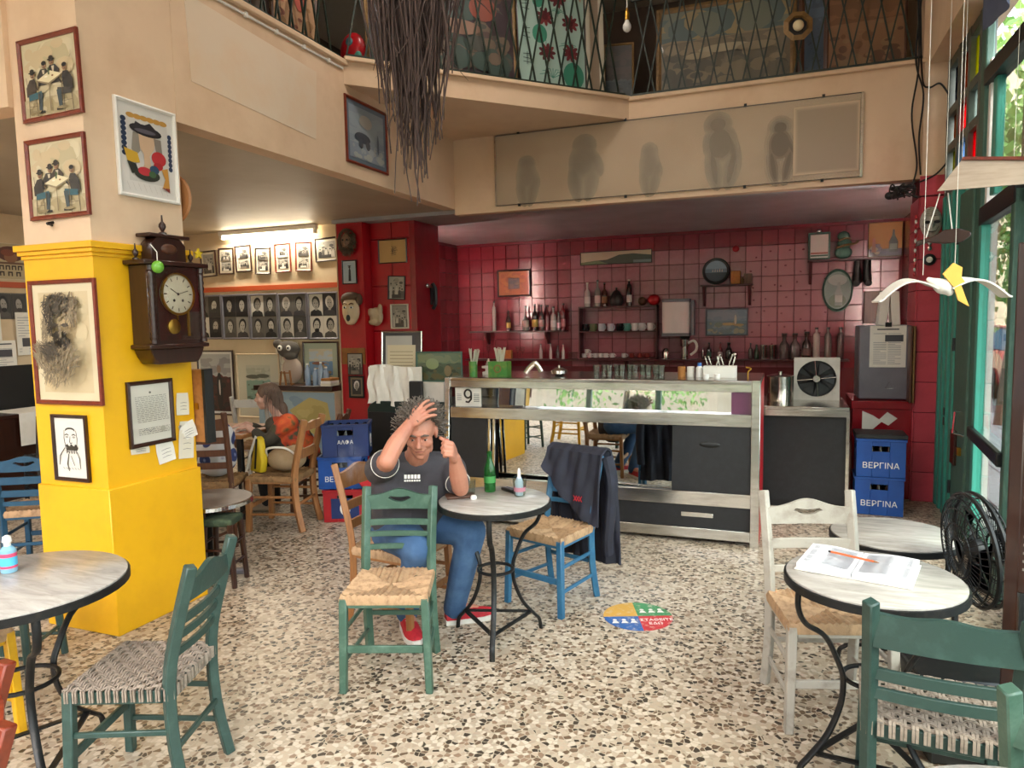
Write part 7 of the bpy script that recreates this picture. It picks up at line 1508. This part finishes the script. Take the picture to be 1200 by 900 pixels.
p=Pr(9); p.d=.102; p.rect(-.56,.55,.10,.84,'#8fa0a8'); p.mottle(-.56,.55,.12,.83,['#8296a2','#9aa9ac','#7f92a0'],40,(.05,.12)); p.poly([(-.1,.62),(.2,.78),(.45,.72),(.5,.45),(.3,.30),(.1,.42)],'#b9a566'); p.poly([(-.35,.75),(-.2,.80),(-.18,.66)],'#a89a62'); p.mottle(.0,.45,.35,.7,['#c0ad70','#ad9a5c'],16,(.04,.09)); p.b.build('painted_front','print',bn,smooth=False)
for k,(x,hh) in enumerate(((-5.36,.26),(-5.25,.20),(-5.17,.28),(-5.10,.22))):
    t=thing('water_bottle',('first','second','third','fourth')[k]+' clear blue water bottle from the left on the lounge bench','bottle',(x,7.08,.921),0,'water bottles on the lounge bench'); MB().lathe([(.035,0),(.038,hh*.6),(.03,hh*.75),(.014,hh*.88),(.014,hh*.95)],12).build('body',glasscol('blue_plastic_%d'%k,'#9fb2cc',.3),t); MB().lathe([(.016,hh*.93),(.016,hh)],10).build('cap','white',t)
for k in range(3): tag(MB().box(-.07+.005*k,.07,-.09,.09,0,.03).build('stacked_book',('labelc','paper','kraft')[k],loc=(-5.03,7.05,.921+.031*k),bevel=.003),('bottom','middle','top')[k]+' book of the small pile at the right end of the lounge bench','book','books on the lounge bench')
ez=thing('small_easel','small wooden letter stand on the lounge bench','stand',(-5.62,7.0,.921)); 
for a,c in (((-.09,0,0),(-.06,0,.17)),((.0,0,0),(-.02,0,.17)),((-.08,0,.15),(.06,0,.15)),((.08,0,.0),(.06,0,.18)),((.06,0,.02),(.12,0,.02))): MB().bar(a,c,.016,.016).build('stick','pine',ez)
wc=thing('small_wall_clock','tiny pale round clock on the lounge wall left of the photographs','clock',(-7.36,7.35,2.30)); MB().lathe([(.06,0),(.065,.02),(.055,.03)],20,R=RX).build('case','labelc',wc); p=Pr(); p.d=.031; p.ell(0,0,.045,.045,'#ddd6c8'); p.stroke([(0,0),(0,.035)],.005,'#4a3a30'); p.stroke([(0,0),(.025,-.01)],.005,'#4a3a30'); p.b.build('dial','print',wc,smooth=False)
# ---- lounge side wall, seen left of the pillar
SX=-7.548
def d_poster(p,x0,x1,z0,z1):
    W=x1-x0;H=z1-z0;X=lambda u:x0+u*W;Z=lambda v:z0+v*H; p.rect(x0,x1,z0,z1,'#b8a684'); p.ell(X(.5),Z(.72),.42*W,.22*H,'#5a2a1c'); p.ell(X(.5),Z(.62),.2*W,.16*H,'#8a5a3c'); p.ell(X(.42),Z(.75),.2*W,.1*H,'#7d3a22'); p.rect(X(.1),X(.9),Z(.42),Z(.48),'#6a4a34')
    for r_,(n_,v) in enumerate(((4,.26),(3,.08))):
        for k in range(n_): u=.14+.72*k/n_; p.rect(X(u),X(u+.04),Z(v),Z(v+.13),'#3a2a20'); p.rect(X(u+.1),X(u+.14),Z(v),Z(v+.13),'#3a2a20'); p.rect(X(u),X(u+.14),Z(v+.09),Z(v+.13),'#3a2a20')
framed('small brown poster of a face above the stripe, left edge of the picture',(SX,5.14,2.17),rad(90),.36,.37,'labelc',.006,d_poster,'#b8a684',0,name='wall_poster',cat='poster',glazed=False,depth=.006)
framed('strip of black and white photographs under the stripe, left edge of the picture',(SX,4.95,1.76),rad(90),.95,.27,'black',.006,d_heads(6,1,77),'#8a8378',0,name='photo_strip',cat='poster',glazed=False,depth=.006)
page('pinned_sheet','long printed sheet with small photo pinned on the lounge side wall',.24,.52,(SX+.012,4.86,1.30),(0,0,rad(90)),True,16,1,7,(.70,.86,.25,.75)); page('pinned_sheet','second printed sheet pinned lower on the lounge side wall',.22,.42,(SX+.018,5.00,1.12),(0,0,rad(90)),True,14,1,8,(.60,.78,.2,.8)); page('pinned_sheet','narrow printed sheet pinned near the pillar on the lounge side wall',.18,.45,(SX+.012,5.22,1.38),(0,0,rad(90)),False,14,1,9,(.2,.4,.3,.9))
sb=thing('dark_sideboard','dark sideboard with a white cloth by the lounge side wall','cabinet',(-7.25,5.0,0)); MB().box(-.28,.25,-.9,.9,0,.80).build('body','darkwood',sb,bevel=.006); MB().box(-.29,.27,-.92,.92,.80,.83).build('top','darkwood',sb)
cl=MB(); cl.grid(lambda u,vv:(-.15+.43*min(1,vv*1.6), -.30+.55*u, .836 if vv<.62 else .836-.32*(vv-.62)/.38),8,20); cloth(lambda u,vv:(-.15+.44*min(1,vv*1.6), -.30+.55*u, .838 if vv<.62 else .838-.32*(vv-.62)/.38),10,24,.006).build('cloth','paper',sb)
MB().box(-.27,-.25,-.85,.35,.83,1.28).build('mirror_board','black',sb)
chair('black chair in front of the dark sideboard, left edge of the picture',(-6.6,4.75,0),rad(250),'black','rush','blackmetal',h=.86,slats=((.6,.03),(.55,.03)),crest=(.72,.80,.02,False))
# ---- red column and return: masks and photos
CY=7.127
mk=thing('hair_mask','small face mask framed by shaggy brown hair at top of the red column','mask',(-4.745,CY-.0,2.58)); b=MB(); b.ell((0,-.03,0),(.075,.05,.11)); b.ell((0,-.08,-.01),(.014,.02,.03)); b.ell((0,-.07,-.06),(.03,.015,.012)); remesh('face',b,.008,mat('painted_mask_face','#8c6a52',.6),mk,2)
for x in (-.028,.028): b=MB(); b.ell((x,-.078,.02),(.013,.008,.009),10,6); b.build('eye','black',mk)
curls('shaggy_hair',mk,mat('dry_moss_hair','#6b5742',.9,c2='#4a3b2c',scale=30,amount=.5),(0,-.02,.0),Matrix.Identity(3),1.0,420,3,lambda q:(q.y<.15 and q.y>-.75 and not(abs(q.x)<.5 and abs(q.z)<.6 and q.y<-.3)),(.04,.08),(.09,.06,.13),.005,.5,6)
framed('small pale picture of a dark standing figure on the red column',(-4.745,CY,2.10),0,.195,.275,'black',.012,d_fig('#aebcc4','#262a33'),'#c5ccd0',.012)
m2=thing('theatre_mask','cream open mouthed theatre mask with brown hair on the red column','mask',(-4.73,CY-.0,1.80)); b=MB(); b.ell((0,-.03,0),(.115,.06,.175)); b.ell((0,-.085,-.01),(.016,.025,.05)); b.ell((0,-.07,.06),(.09,.02,.03)); b.ell((0,-.06,-.13),(.055,.03,.04)); remesh('face',b,.009,mat('cream_mask_paint','#d0b795',.5),m2,3)
b=MB(); b.ell((0,-.02,.15),(.125,.065,.06)); b.ell((.10,-.01,.12),(.04,.05,.07)); b.ell((-.10,-.01,.12),(.035,.05,.06)); b.build('hair',mat('brown_mask_hair','#5c4634',.8),m2)
for x in (-.045,.045): b=MB(); b.ell((x,-.085,.03),(.025,.012,.013),12,8); o=b.build('eye','white',m2); b=MB(); b.ell((x,-.094,.03),(.012,.006,.012),10,6); b.build('pupil','black',o); b=MB(); b.tube([(x-.03,-.088,.065),(x,-.095,.078),(x+.03,-.088,.068)],.006,6); b.build('eyebrow','wood',m2)
b=MB(); b.ell((-.005,-.085,-.09),(.026,.02,.04),14,8); b.build('mouth','black',m2)
framed('dark photograph of people, unframed, low on the red column',(-4.72,CY,1.045),0,.20,.255,'black',.006,d_old(31,False),'#3a3428',0,depth=.008)
framed('black framed small portrait at the foot of the red column',(-4.71,CY,.775),0,.205,.26,'black',.02,d_heads(1,1,9),'#6b6046',.02)
RY=7.303
framed('framed ochre pencil sketch of a head on the red return wall',(-4.27,RY,2.33),0,.375,.275,'darkwood',.012,lambda p,x0,x1,z0,z1:(p.rect(x0,x1,z0,z1,'#c49a5c'),[p.stroke([(-.04+.09*random.Random(q).random(),.08+.12*random.Random(q+50).random()),(-.02+.09*random.Random(q+9).random(),.09+.12*random.Random(q+70).random())],.004,'#5a452c') for q in range(26)]),'#c49a5c',.0)
framed('black framed wedding photograph on the red return wall',(-4.24,RY,1.91),0,.225,.275,'black',.012,d_old(41,False),'#b5aca0',.0,roll=rad(3))
framed('white edged group photograph on the red return wall',(-4.205,RY,1.575),0,.235,.285,'labelc',.016,d_old(43,False),'#4a443e',.0)
hm=thing('hand_sculpture','cream plaster hand holding a small face on the red return wall','sculpture',(-4.49,RY-.03,1.72)); b=MB(); b.ell((0,-.02,0),(.09,.05,.11)); b.ell((.06,-.03,.08),(.03,.03,.07)); b.ell((-.05,-.05,.05),(.05,.03,.05)); b.ell((.07,-.05,-.03),(.03,.03,.05)); b.ell((-.02,-.06,-.06),(.06,.03,.04)); remesh('plaster',b,.008,mat('plaster_cream','#c2ab8c',.7),hm,3)
# ---- dark green sideboard behind the seated man with leaning frames and cloth
ds=thing('green_sideboard','dark green sideboard behind the seated man with frames on top','cabinet',(-3.37,6.28,0)); b=MB(); b.prism([(-.50,0),(.52,0),(.52,.80),(.49,.85),(.42,.885),(-.40,.885),(-.47,.85),(-.50,.80)],-.26,.26,lambda u,vv,d:(u,d,vv)); b.build('body',mat('very_dark_green_paint','#1a2a26',.35),ds,bevel=.006); MB().box(-.48,.50,-.275,-.26,.10,.78).build('front_panel','black',ds,bevel=.004)
framed('black framed certificate with a clipped card leaning on the dark green sideboard',(-3.60,6.24,.89),0,.46,.67,'steel',.014,lambda p,x0,x1,z0,z1:(p.rect(x0,x1,z0,z1,'#22242a'),p.rect(x0+.03,x1-.10,z0+.32,z1-.03,'#a9a69f'),p.rect(x0+.05,x1-.06,z0+.20,z0+.52,'#c9bd9c'),[p.rect(x0+.08,x1-.09,z0+.24+.035*q,z0+.246+.035*q,'#7d735c') for q in range(7)]),'#22242a',0,tilt=rad(-4))
tcz=thing('folded_cloth','creased white paper cloth draped before the certificate','cloth',(-3.58,6.05,.886)); cloth(lambda u,vv:(-.29+.58*u+.01*sin(vv*9), -.02+.05*vv+.014*sin(u*22)+.008*sin(u*47+vv*7), -.03+.37*vv-.04*u*(1-vv)+.015*sin(u*6)),26,14,.006).build('cloth','paper',tcz)
MB().box(-.29,.29,.02,.05,0,.33).build('stiffener','paper',tcz)
wb_=tag(MB().box(-.13,.12,-.06,.06,0,.185).build('white_box','paper',loc=(-3.16,6.12,.886),bevel=.003),'white box under the green painted tray on the sideboard','box')
framed('dull green painted tray leaning above the white box on the sideboard',(-3.12,6.14,1.073),0,.49,.29,'darkteal',.012,d_land(['#5a6a4c','#6b7450'],['#46543c','#3b4a34'],['#57512f','#2f3a28'],[(.7,.35,.08,.2,'#7a6a4a'),(.35,.6,.15,.2,'#7d8a5e')],15,26,.6),'#4a5a40',0,name='painted_tray',cat='tray',glazed=True)
bp=thing('black_speaker','small black box standing before the white cloth on the sideboard','speaker',(-3.29,5.985,.62)); MB().box(-.075,.065,-.02,.02,.0,.47).build('box','black',bp,bevel=.008)
# ---- pictures on the bar wall
TY=10.008
framed('orange painting with a dark square in a black frame on the red tiles',(-3.81,TY,1.995),0,.53,.40,'darkwood',.025,lambda p,x0,x1,z0,z1:(p.rect(x0,x1,z0,z1,'#a8632a'),p.mottle(x0,x1,z0,z1,['#b06a2c','#9c5824','#b5752f'],30,(.03,.08)),p.rect(-.09,.09,z0+.09,z1-.10,'#4a4038'),p.mottle(-.09,.09,z0+.09,z1-.10,['#5a5a5a','#3a3530','#6b5a44'],14,(.02,.04))),'#a8632a',0)
framed('long narrow picture of grey hills high on the red tiles',(-2.277,TY,2.405),0,1.02,.185,'darkwood',.008,lambda p,x0,x1,z0,z1:(p.rect(x0,x1,z0,z1,'#b9b394'),p.poly([(x0,z0+.03),(x0,z0),(x1,z0),(x1,z0+.10),(.25,z0+.13),(.05,z0+.12),(-.12,z0+.06),(-.3,z0+.05)],'#3c4636'),p.poly([(x0,z0+.03),(-.25,z0+.05),(-.1,z0),(x0,z0)],'#6b7a50'),p.rect(.25,x1,z0,z0+.04,'#6d7a78')),'#b9b394',0)
framed('grey framed hazy painting of yellow boats under the short shelf',(-.77,TY,1.385),0,.55,.365,'greymetal',.018,d_land(['#6d7d88','#7b8790'],['#5c7078','#77888a'],['#56666a','#8a8a70'],[(.55,.42,.18,.06,'#b0935a'),(.8,.38,.13,.05,'#a98c58'),(.3,.4,.1,.1,'#5c6a5c'),(.72,.6,.03,.2,'#c9c3b0')],21,30,.55),'#6d7d88',0)
framed('ochre painting of a dark bottle at the top right of the bar wall',(1.10,TY-.03,2.34),0,.38,.42,'gold',.006,lambda p,x0,x1,z0,z1:(p.rect(x0,x1,z0,z1,'#b5823c'),p.rect(x0,x1,z0,z0+.09,'#4a4650'),p.poly([(.04,z0+.05),(.14,z0+.05),(.14,z0+.17),(.105,z0+.25),(.10,z0+.32),(.08,z0+.32),(.075,z0+.25),(.04,z0+.17)],'#26302a'),p.rect(.05,.13,z0+.08,z0+.15,'#7a8474'),p.mottle(x0+.01,-.02,z0+.02,z0+.16,['#c9b9a4','#a59aa0','#8a8490'],16,(.015,.035)),p.poly([(-.15,z0+.05),(-.10,z0+.05),(-.11,z0+.22),(-.14,z0+.22)],'#c08f7a')),'#b5823c',0)
# ---- mezzanine: railings and leaning paintings
M['railpaint']=mat('dark_green_rail_paint','#1e2a20',.5,c2='#2c3a2a',scale=20,amount=.4)
def railing(label,a,c,z0,z1,step):
    a=Vector(a);c=Vector(c);L=(c-a).length;ang=math.atan2(c.y-a.y,c.x-a.x); t=thing('railing',label,'railing',(a.x,a.y,z0),ang); H=z1-z0
    for z in (.02,H): MB().bar((0,0,z),(L,0,z),.02,.03).build('rail','railpaint',t)
    mb1=MB(); mb1.bar((0,0,0),(step*1.35,0,H),.013,.013,up=(0,1,0)); m1=mb1.mesh('bar','railpaint'); mb2=MB(); mb2.bar((step*1.35,.014,0),(0,.014,H),.013,.013,up=(0,1,0)); m2=mb2.mesh('bar','railpaint'); n=int((L-step*1.35)/step)
    for k in range(n+1): place('bar',m1,t,loc=(k*step,0,0)); place('bar',m2,t,loc=(k*step+.03,0,0))
    return t
railing('dark green crossed bar railing on the side beam, upper left',(-3.36,2.75,0),(-3.36,5.0,0),3.737,4.75,.15)
railing('dark green crossed bar railing on the balcony corner',(-3.34,5.08,0),(-1.50,7.04,0),3.765,4.72,.15)
railing('dark green crossed bar railing over the bar beam',(-1.44,7.06,0),(1.02,7.06,0),3.757,4.66,.145)
dt=Vector((.6848,.7287,0)); dn=Vector((-.7287,.6848,0)); P0=Vector((-3.33,5.03,3.745))
def ondiag(s,off=.10): q=P0+dt*s+dn*off; return (q.x,q.y,3.745)
AD=math.atan2(.7287,.6848)
framed('large dark painting of rocks and red flowers behind the corner railing',ondiag(.90),AD,1.38,1.15,'gold',.03,d_land(['#4a4650','#565a70'],['#3c2f34','#53403c'],['#4a4a44','#6a5a4c','#394a44'],[(.78,.55,.10,.10,'#8a4a3c'),(.35,.62,.14,.09,'#6a2f34'),(.6,.38,.16,.06,'#8a6a58'),(.2,.3,.12,.08,'#5a4a48')],31,60,.72),'#3c2f34',0,tilt=rad(-3))
def d_flowers(p,x0,x1,z0,z1):
    R=random.Random(5);W=x1-x0;H=z1-z0;X=lambda u:x0+u*W;Z=lambda v:z0+v*H; p.rect(x0,x1,z0,z1,'#a9c4b8')
    for u,v,r in ((.35,.97,.12),(.32,.44,.11),(.82,.14,.16),(.30,.70,.08)): p.ell(X(u),Z(v),r*W,r*W*1.1,'#3c8a70')
    for u,v,w_ in ((.5,.1,.55),(.75,.35,.4),(.6,.62,.3)):
        for k in range(7): a=.2+2.7*k/6; p.stroke([(X(u),Z(v)),(X(u)+.12*cos(a)*w_,Z(v)+.12*sin(a)*w_+.02),(X(u)+.26*cos(a)*w_,Z(v)+.16*sin(a)*w_)],.008,'#4a8a78')
    for a,c in (((.42,.25),(.40,.48)),((.78,.34),(.72,.58)),((.60,.6),(.58,.88))): p.stroke([(X(a[0]),Z(a[1])),(X(c[0]),Z(c[1]))],.008,'#3a6a58')
    for u,v in ((.42,.30),(.40,.58),(.60,.74),(.78,.56),(.78,.32)):
        for k in range(9): a=k*2*pi/9; p.ell(X(u)+.05*cos(a),Z(v)+.045*sin(a),.042,.018,R.choice(['#6b2a30','#7d3236','#5c242a']),8,a)
        p.ell(X(u),Z(v),.03,.03,'#5a2026')
    p.poly([(X(.86),Z(.84)),(X(.98),Z(.92)),(X(.95),Z(.74))],'#b88a70')
    for k,v in enumerate((.92,.80,.62,.40,.20)):
        for q in range(3): p.stroke([(X(.06),Z(v+.03*q)),(X(.17),Z(v+.03*q+R.uniform(-.01,.01)))],.009,'#23302c')
        p.stroke([(X(.115),Z(v-.02)),(X(.12),Z(v+.08))],.010,'#23302c')
framed('pale green panel of red chrysanthemums with brushed characters behind the railing',ondiag(1.96),AD,.72,1.15,'darkwood',.012,d_flowers,'#a9c4b8',0,tilt=rad(-2))
framed('cream edged backing board between the flower panel and a dark canvas',ondiag(2.42),AD,.20,1.10,'labelc',.05,None,'#a5917c',0,tilt=rad(-2))
framed('small dark canvas in the railing corner below the bare bulb',(-1.60,7.22,3.62),rad(10),.30,.72,'gold',.02,d_land(['#3a332e','#453a34'],['#3c4648','#4a5250'],['#2c3436'],(),33,20,.5),'#33302c',0)
ow=thing('painted_cloth_owl','red and blue patterned owl shaped cushion behind the railing','ornament',ondiag(.13,.20)); b=MB(); b.ell((0,0,.14),(.12,.06,.15)); b.build('cushion','redpaint',ow); 
for x,z,c in ((-.03,.20,'#3a6a72'),(.05,.08,'#4a8a78'),(-.04,.06,'#c9b9a4')): b=MB(); b.ell((x+.03,-.055,z),(.035,.012,.035),10,6); b.build('patch',mat('patch_%s'%c[1:],c,.7),ow)
framed('wide landscape of pale rooftops in a gilt frame behind the bar railing',(-.60,7.22,3.74),0,1.26,.86,'gold',.05,d_land(['#5f6e6c','#7a7f70','#a08e68'],['#7d705c','#938369'],['#6d6350','#85775e','#5a5648'],[(.5,.48,.2,.05,'#b0a184'),(.3,.42,.12,.04,'#a8987a'),(.75,.45,.15,.05,'#9a8b70')],41,90,.62),'#7d705c',0,tilt=rad(-2))
framed('slim blue canvas between dark posts behind the bar railing',(.18,7.24,3.74),0,.26,.95,'wood',.05,d_land(['#4a5a6c','#55677c'],['#46566a'],['#3a4656'],(),43,20,.5),'#46566a',0)
framed('brown orange canvas with dark stains behind the bar railing',(.60,7.22,3.74),0,.64,.92,'wood',.02,d_land(['#8a6040','#7d5638'],['#8f6646','#7a5234'],['#6a4630','#94704c'],[(.55,.9,.06,.12,'#2f2a22')],45,40,.5),'#7d5638',0)
framed('red and green figure painting behind the side railing, upper left',(-3.52,4.0,3.72),rad(90),.75,.95,'darkwood',.03,d_land(['#4a2f26','#7a2f28'],['#5a2a24','#3c4a30'],['#4a3a2a','#6a2a26'],(),51,40,.6),'#4a2f26',0)
framed('salmon and tan figure painting behind the side railing',(-3.52,4.68,3.72),rad(90),.56,.95,'wood',.03,d_land(['#a97a5c','#b5674c'],['#b08a68','#a05a48'],['#7a4a3c','#94704c'],[(.6,.6,.2,.3,'#b5594a')],53,30,.6),'#a97a5c',0)
# ---- hanging things
def dried_vine():
    R=random.Random(12); t=thing('dried_vine_bunch','large bunch of dried dark brown vine stems hung from the ceiling','plant',(-2.07,3.86,5.18)); b=MB(); ax=Vector((.93,.36,0)); ay=Vector((-.36,.93,0))
    for k in range(250):
        u=max(-1.15,min(1.15,R.gauss(0,.55))); vv=R.uniform(-1,1); Lg=R.uniform(1.95,2.75)*(1-.16*abs(u))+(R.uniform(.2,.5) if R.random()<.10 else 0); th=R.uniform(.008,.017); ph=R.uniform(0,6.3); am=R.uniform(.01,.04); pts=[]
        x0=u*.24; xm=u*.33; xe=u*.15+R.gauss(0,.05)
        for i in range(17):
            q=i/16; z=-Lg*q; x=(x0+(xm-x0)*min(1,q/.45)) if q<.45 else xm+(xe-xm)*((q-.45)/.55)**1.2
            x+=am*q*sin(ph+6*q)+am*.5*q*sin(ph*2+17*q); y=vv*.12*min(1,q*2.4)+am*q*cos(ph*1.3+6*q)+am*.4*q*cos(ph+19*q); pts.append(ax*x+ay*y+Vector((0,0,z)))
        b.tube(pts,[th*(1-.72*(i/16)**1.5) for i in range(17)],5)
        if R.random()<.6:
            i0=R.randrange(7,15); p=pts[i0]; e=[p]; d=(ax*R.uniform(-1,1)+Vector((0,0,-1.1))).normalized()
            for i in range(5): p=p+d*.05+ax*R.gauss(0,.012); e.append(p)
            b.tube(e,[th*.5,th*.45,th*.38,th*.3,th*.2,th*.1],4)
    b.build('stems',mat('dried_vine_stem','#5b4a46',.85,c2='#3c302e',scale=18,amount=.5,bump=.25,bscale=60,stretch=(4,4,.6)),t,kind='stuff'); g=MB(); g.tube(arc((0,0),.07,0,2*pi,16,-.12)[:-1],.018,8,closed=True); g.build('binding','wood',t); return t
dried_vine()
bl=thing('bare_bulb','bare white bulb in a brass socket hanging before the balcony corner','lamp',(-1.30,6.2,4.10)); b=MB(); b.lathe([(.012,.055),(.018,.03),(.034,.0),(.036,-.02),(.028,-.042),(.012,-.055),(.001,-.057)],18); b.build('bulb',mat('frosted_bulb','#d8d4cc',.25),bl); MB().lathe([(.02,.04),(.021,.09),(.014,.12),(.006,.14)],14).build('socket','brass',bl); g=MB(); g.tube([(0,0,.13),(0,0,1.10)],.005,6); g.build('cord','paper',bl)
oc=thing('octagonal_lamp','small octagonal gilt lamp with a round bulb hung before the bar railing','lamp',(.04,6.80,4.09),rad(8)); R8=RX
b=MB(); b.lathe([(.115,0),(.125,.02),(.085,.035),(.075,.01)],8,R=RX@Matrix.Rotation(rad(22.5),3,'Z'),cap=False); b.build('frame','gold',oc,smooth=False); b=MB(); b.lathe([(.08,0),(.08,.004)],20,R=RX); b.build('back','black',oc); b=MB(); b.ell((0,-.03,0),(.045,.035,.045),16,10); b.build('bulb',mat('cream_bulb','#e5d3a8',.3),oc); g=MB(); g.tube([(0,0,.11),(0,0,1.11)],.004,5); g.build('wire','black',oc)
cb=thing('cable_bundle','loose black cables hanging down the right end of the bar beam','cable',(.96,6.97,0))
for k,pts in enumerate(([(0,.0,5.18),(.0,0,4.4),(.02,-.01,3.7),(-.02,-.01,3.3),(.03,0,2.9),(.0,.0,2.72)],[(.05,0,5.18),(.03,0,4.3),(.0,0,3.75),(.06,-.02,3.45),(.04,0,3.1),(.06,0,2.80)],[(-.02,0,5.18),(.02,0,4.2),(.05,0,3.6),(.10,-.02,3.50),(.18,-.02,3.52),(.26,-.01,3.40)],[(.28,-.01,3.5),(.24,-.01,3.2),(.27,-.01,2.95),(.18,-.01,2.80),(.05,0,2.74)])):
    g=MB(); g.tube(catmull(pts,8),.0075,6); g.build('cable','black',cb)
R=random.Random(8); g=MB()
for k in range(9): g.tube(catmull([(-.08+R.uniform(-.1,.1),-.04+R.uniform(-.04,.02),2.68+R.uniform(-.08,.05)) for _ in range(6)],5),.007,5)
g.ell((-.17,-.03,2.64),(.04,.03,.035),10,7); g.build('tangle','black',cb,kind='stuff')
msk=thing('painted_mask','black and white painted wooden mask on the red tiled pillar','mask',(1.105,6.985,2.26)); b=MB(); b.ell((0,-.03,.14),(.085,.05,.13)); b.ell((0,-.085,.12),(.014,.02,.035)); b.ell((0,-.07,.16),(.07,.015,.015)); b.ell((0,-.07,.06),(.03,.015,.014)); remesh('face',b,.008,mat('white_mask_paint','#b9b2a8',.5,c2='#6b645c',scale=20,amount=.4),msk,2)
p=Pr(4); p.d=.088
for x in (-.035,.035): p.ell(x,.135,.024,.013,'#151313')
for k in range(6): p.stroke([(-.06+.004*k,.19+.012*k),(0,.185+.014*k),(.06-.004*k,.19+.012*k)],.004,'#26221f')
p.stroke([(-.03,.06),(0,.055),(.03,.06)],.010,'#3a2826'); p.stroke([(-.05,.10),(-.03,.06)],.006,'#26221f'); p.stroke([(.05,.10),(.03,.06)],.006,'#26221f'); p.b.build('painted_lines','print',msk,smooth=False)
chn_=MB(); [chn_.ell((0,-.01,-.03-.045*k),(.018,.008,.022),10,7) for k in range(2)]; chn_.build('bead','steel',msk,kind='stuff'); b=MB(); b.lathe([(.045,0),(.05,.012),(.035,.018)],18,(0,-.004,-.17),RX); b.build('round_eye_charm','black',msk); b=MB(); b.ell((0,-.022,-.17),(.025,.006,.025),12,7); b.build('charm_centre','white',msk)
cs=thing('beaded_string','red and white beaded string hanging beside the tiled pillar','string',(.995,6.96,1.97)); g=MB()
for k in range(13): MB().ell((0,0,.04*k),(.011,.011,.017),8,6).build('bead','white' if k%2 else 'redpaint',cs)
# winged mobiles near the street door
pk=thing('plank_wing','pale wooden wing board with brown edge hung near the street door','mobile',(.90,4.2,2.26))
b=MB(); b.prism([(-.21,-.005),(.30,.0),(.30,.105),(-.10,.145)],-.01,.01,lambda u,vv,d:(u,d+.25*(vv),vv)); b.build('board',mat('pale_plywood','#b09a86',.6,c2='#9c8672',scale=5,amount=.5,stretch=(1,6,8)),pk); b=MB(); b.bar((-.10,.037,.150),(.30,.026,.110),.04,.016); b.build('edge','redwood',pk)
for x in (-.10,.12): g=MB(); g.tube([(x,.03,.14),(x,.03,2.92)],.0012,5); g.build('string','paper',pk)
fsh=thing('dark_fish','dark carved wooden fish board hung before the tiled pillar','mobile',(.735,4.25,2.03)); b=MB(); b.prism([(-.12,-.012),(-.06,.0),(.0,.035),(.06,.04),(.115,.02),(.12,.0),(.08,-.03),(.0,-.035),(-.07,-.025),(-.13,-.045)],-.012,.012,lambda u,vv,d:(u,d,vv)); b.build('body','darkwood',fsh,bevel=.005)
for x in (-.08,.04): g=MB(); g.tube([(x,0,.0),(x*.3,0,.22)],.003,5); g.build('string','paper',fsh)
g=MB(); g.tube([(0.0,0,.22),(0,0,3.15)],.0012,5); g.build('string','paper',fsh)
bd=thing('bird_mobile','white wooden seagull mobile with a yellow cloth, hung by the street door','mobile',(.59,3.47,1.755),rad(21))
def wing(u,vv,sgn):
    x=sgn*(.03+.245*u); z=.050*sin(pi*min(1,u*1.05))*.9-.012*u-.035*u*u*(1 if sgn<0 else .7); return (x, -.05+.10*vv*(1-.35*u), z+.022*(vv-.5)*(1-u)-.012*u)
for s in (-1,1): b=cloth(lambda u,vv:wing(u,vv,s),18,4,.007); b.build('wing',mat('white_painted_wood','#cfc8bd',.5) if s<0 else 'paper',bd)
b=MB(); limb(b,[(-.05,-.01,.03),(.0,-.02,.0),(.03,-.02,-.025)],[.010,.032,.016]); b.build('body','paper',bd)
b=MB(); b.prism([(.018,.095),(.055,.075),(.052,.035),(.070,.012),(.050,.005),(.085,-.085),(.040,-.060),(.022,-.005),(-.025,.050)],-.05,-.044,lambda u,vv,d:(u+.01,d+.3*vv*.1,vv)); b.build('yellow_cloth',mat('yellow_felt','#dba94a',.85),bd)
for x,y,z,L_ in ((-.07,0,.05,3.30),(.035,-.045,.09,3.25)): g=MB(); g.tube([(x,y,z),(x+.0,y+.0,z+L_)],.0012,5); g.build('string','paper',bd)
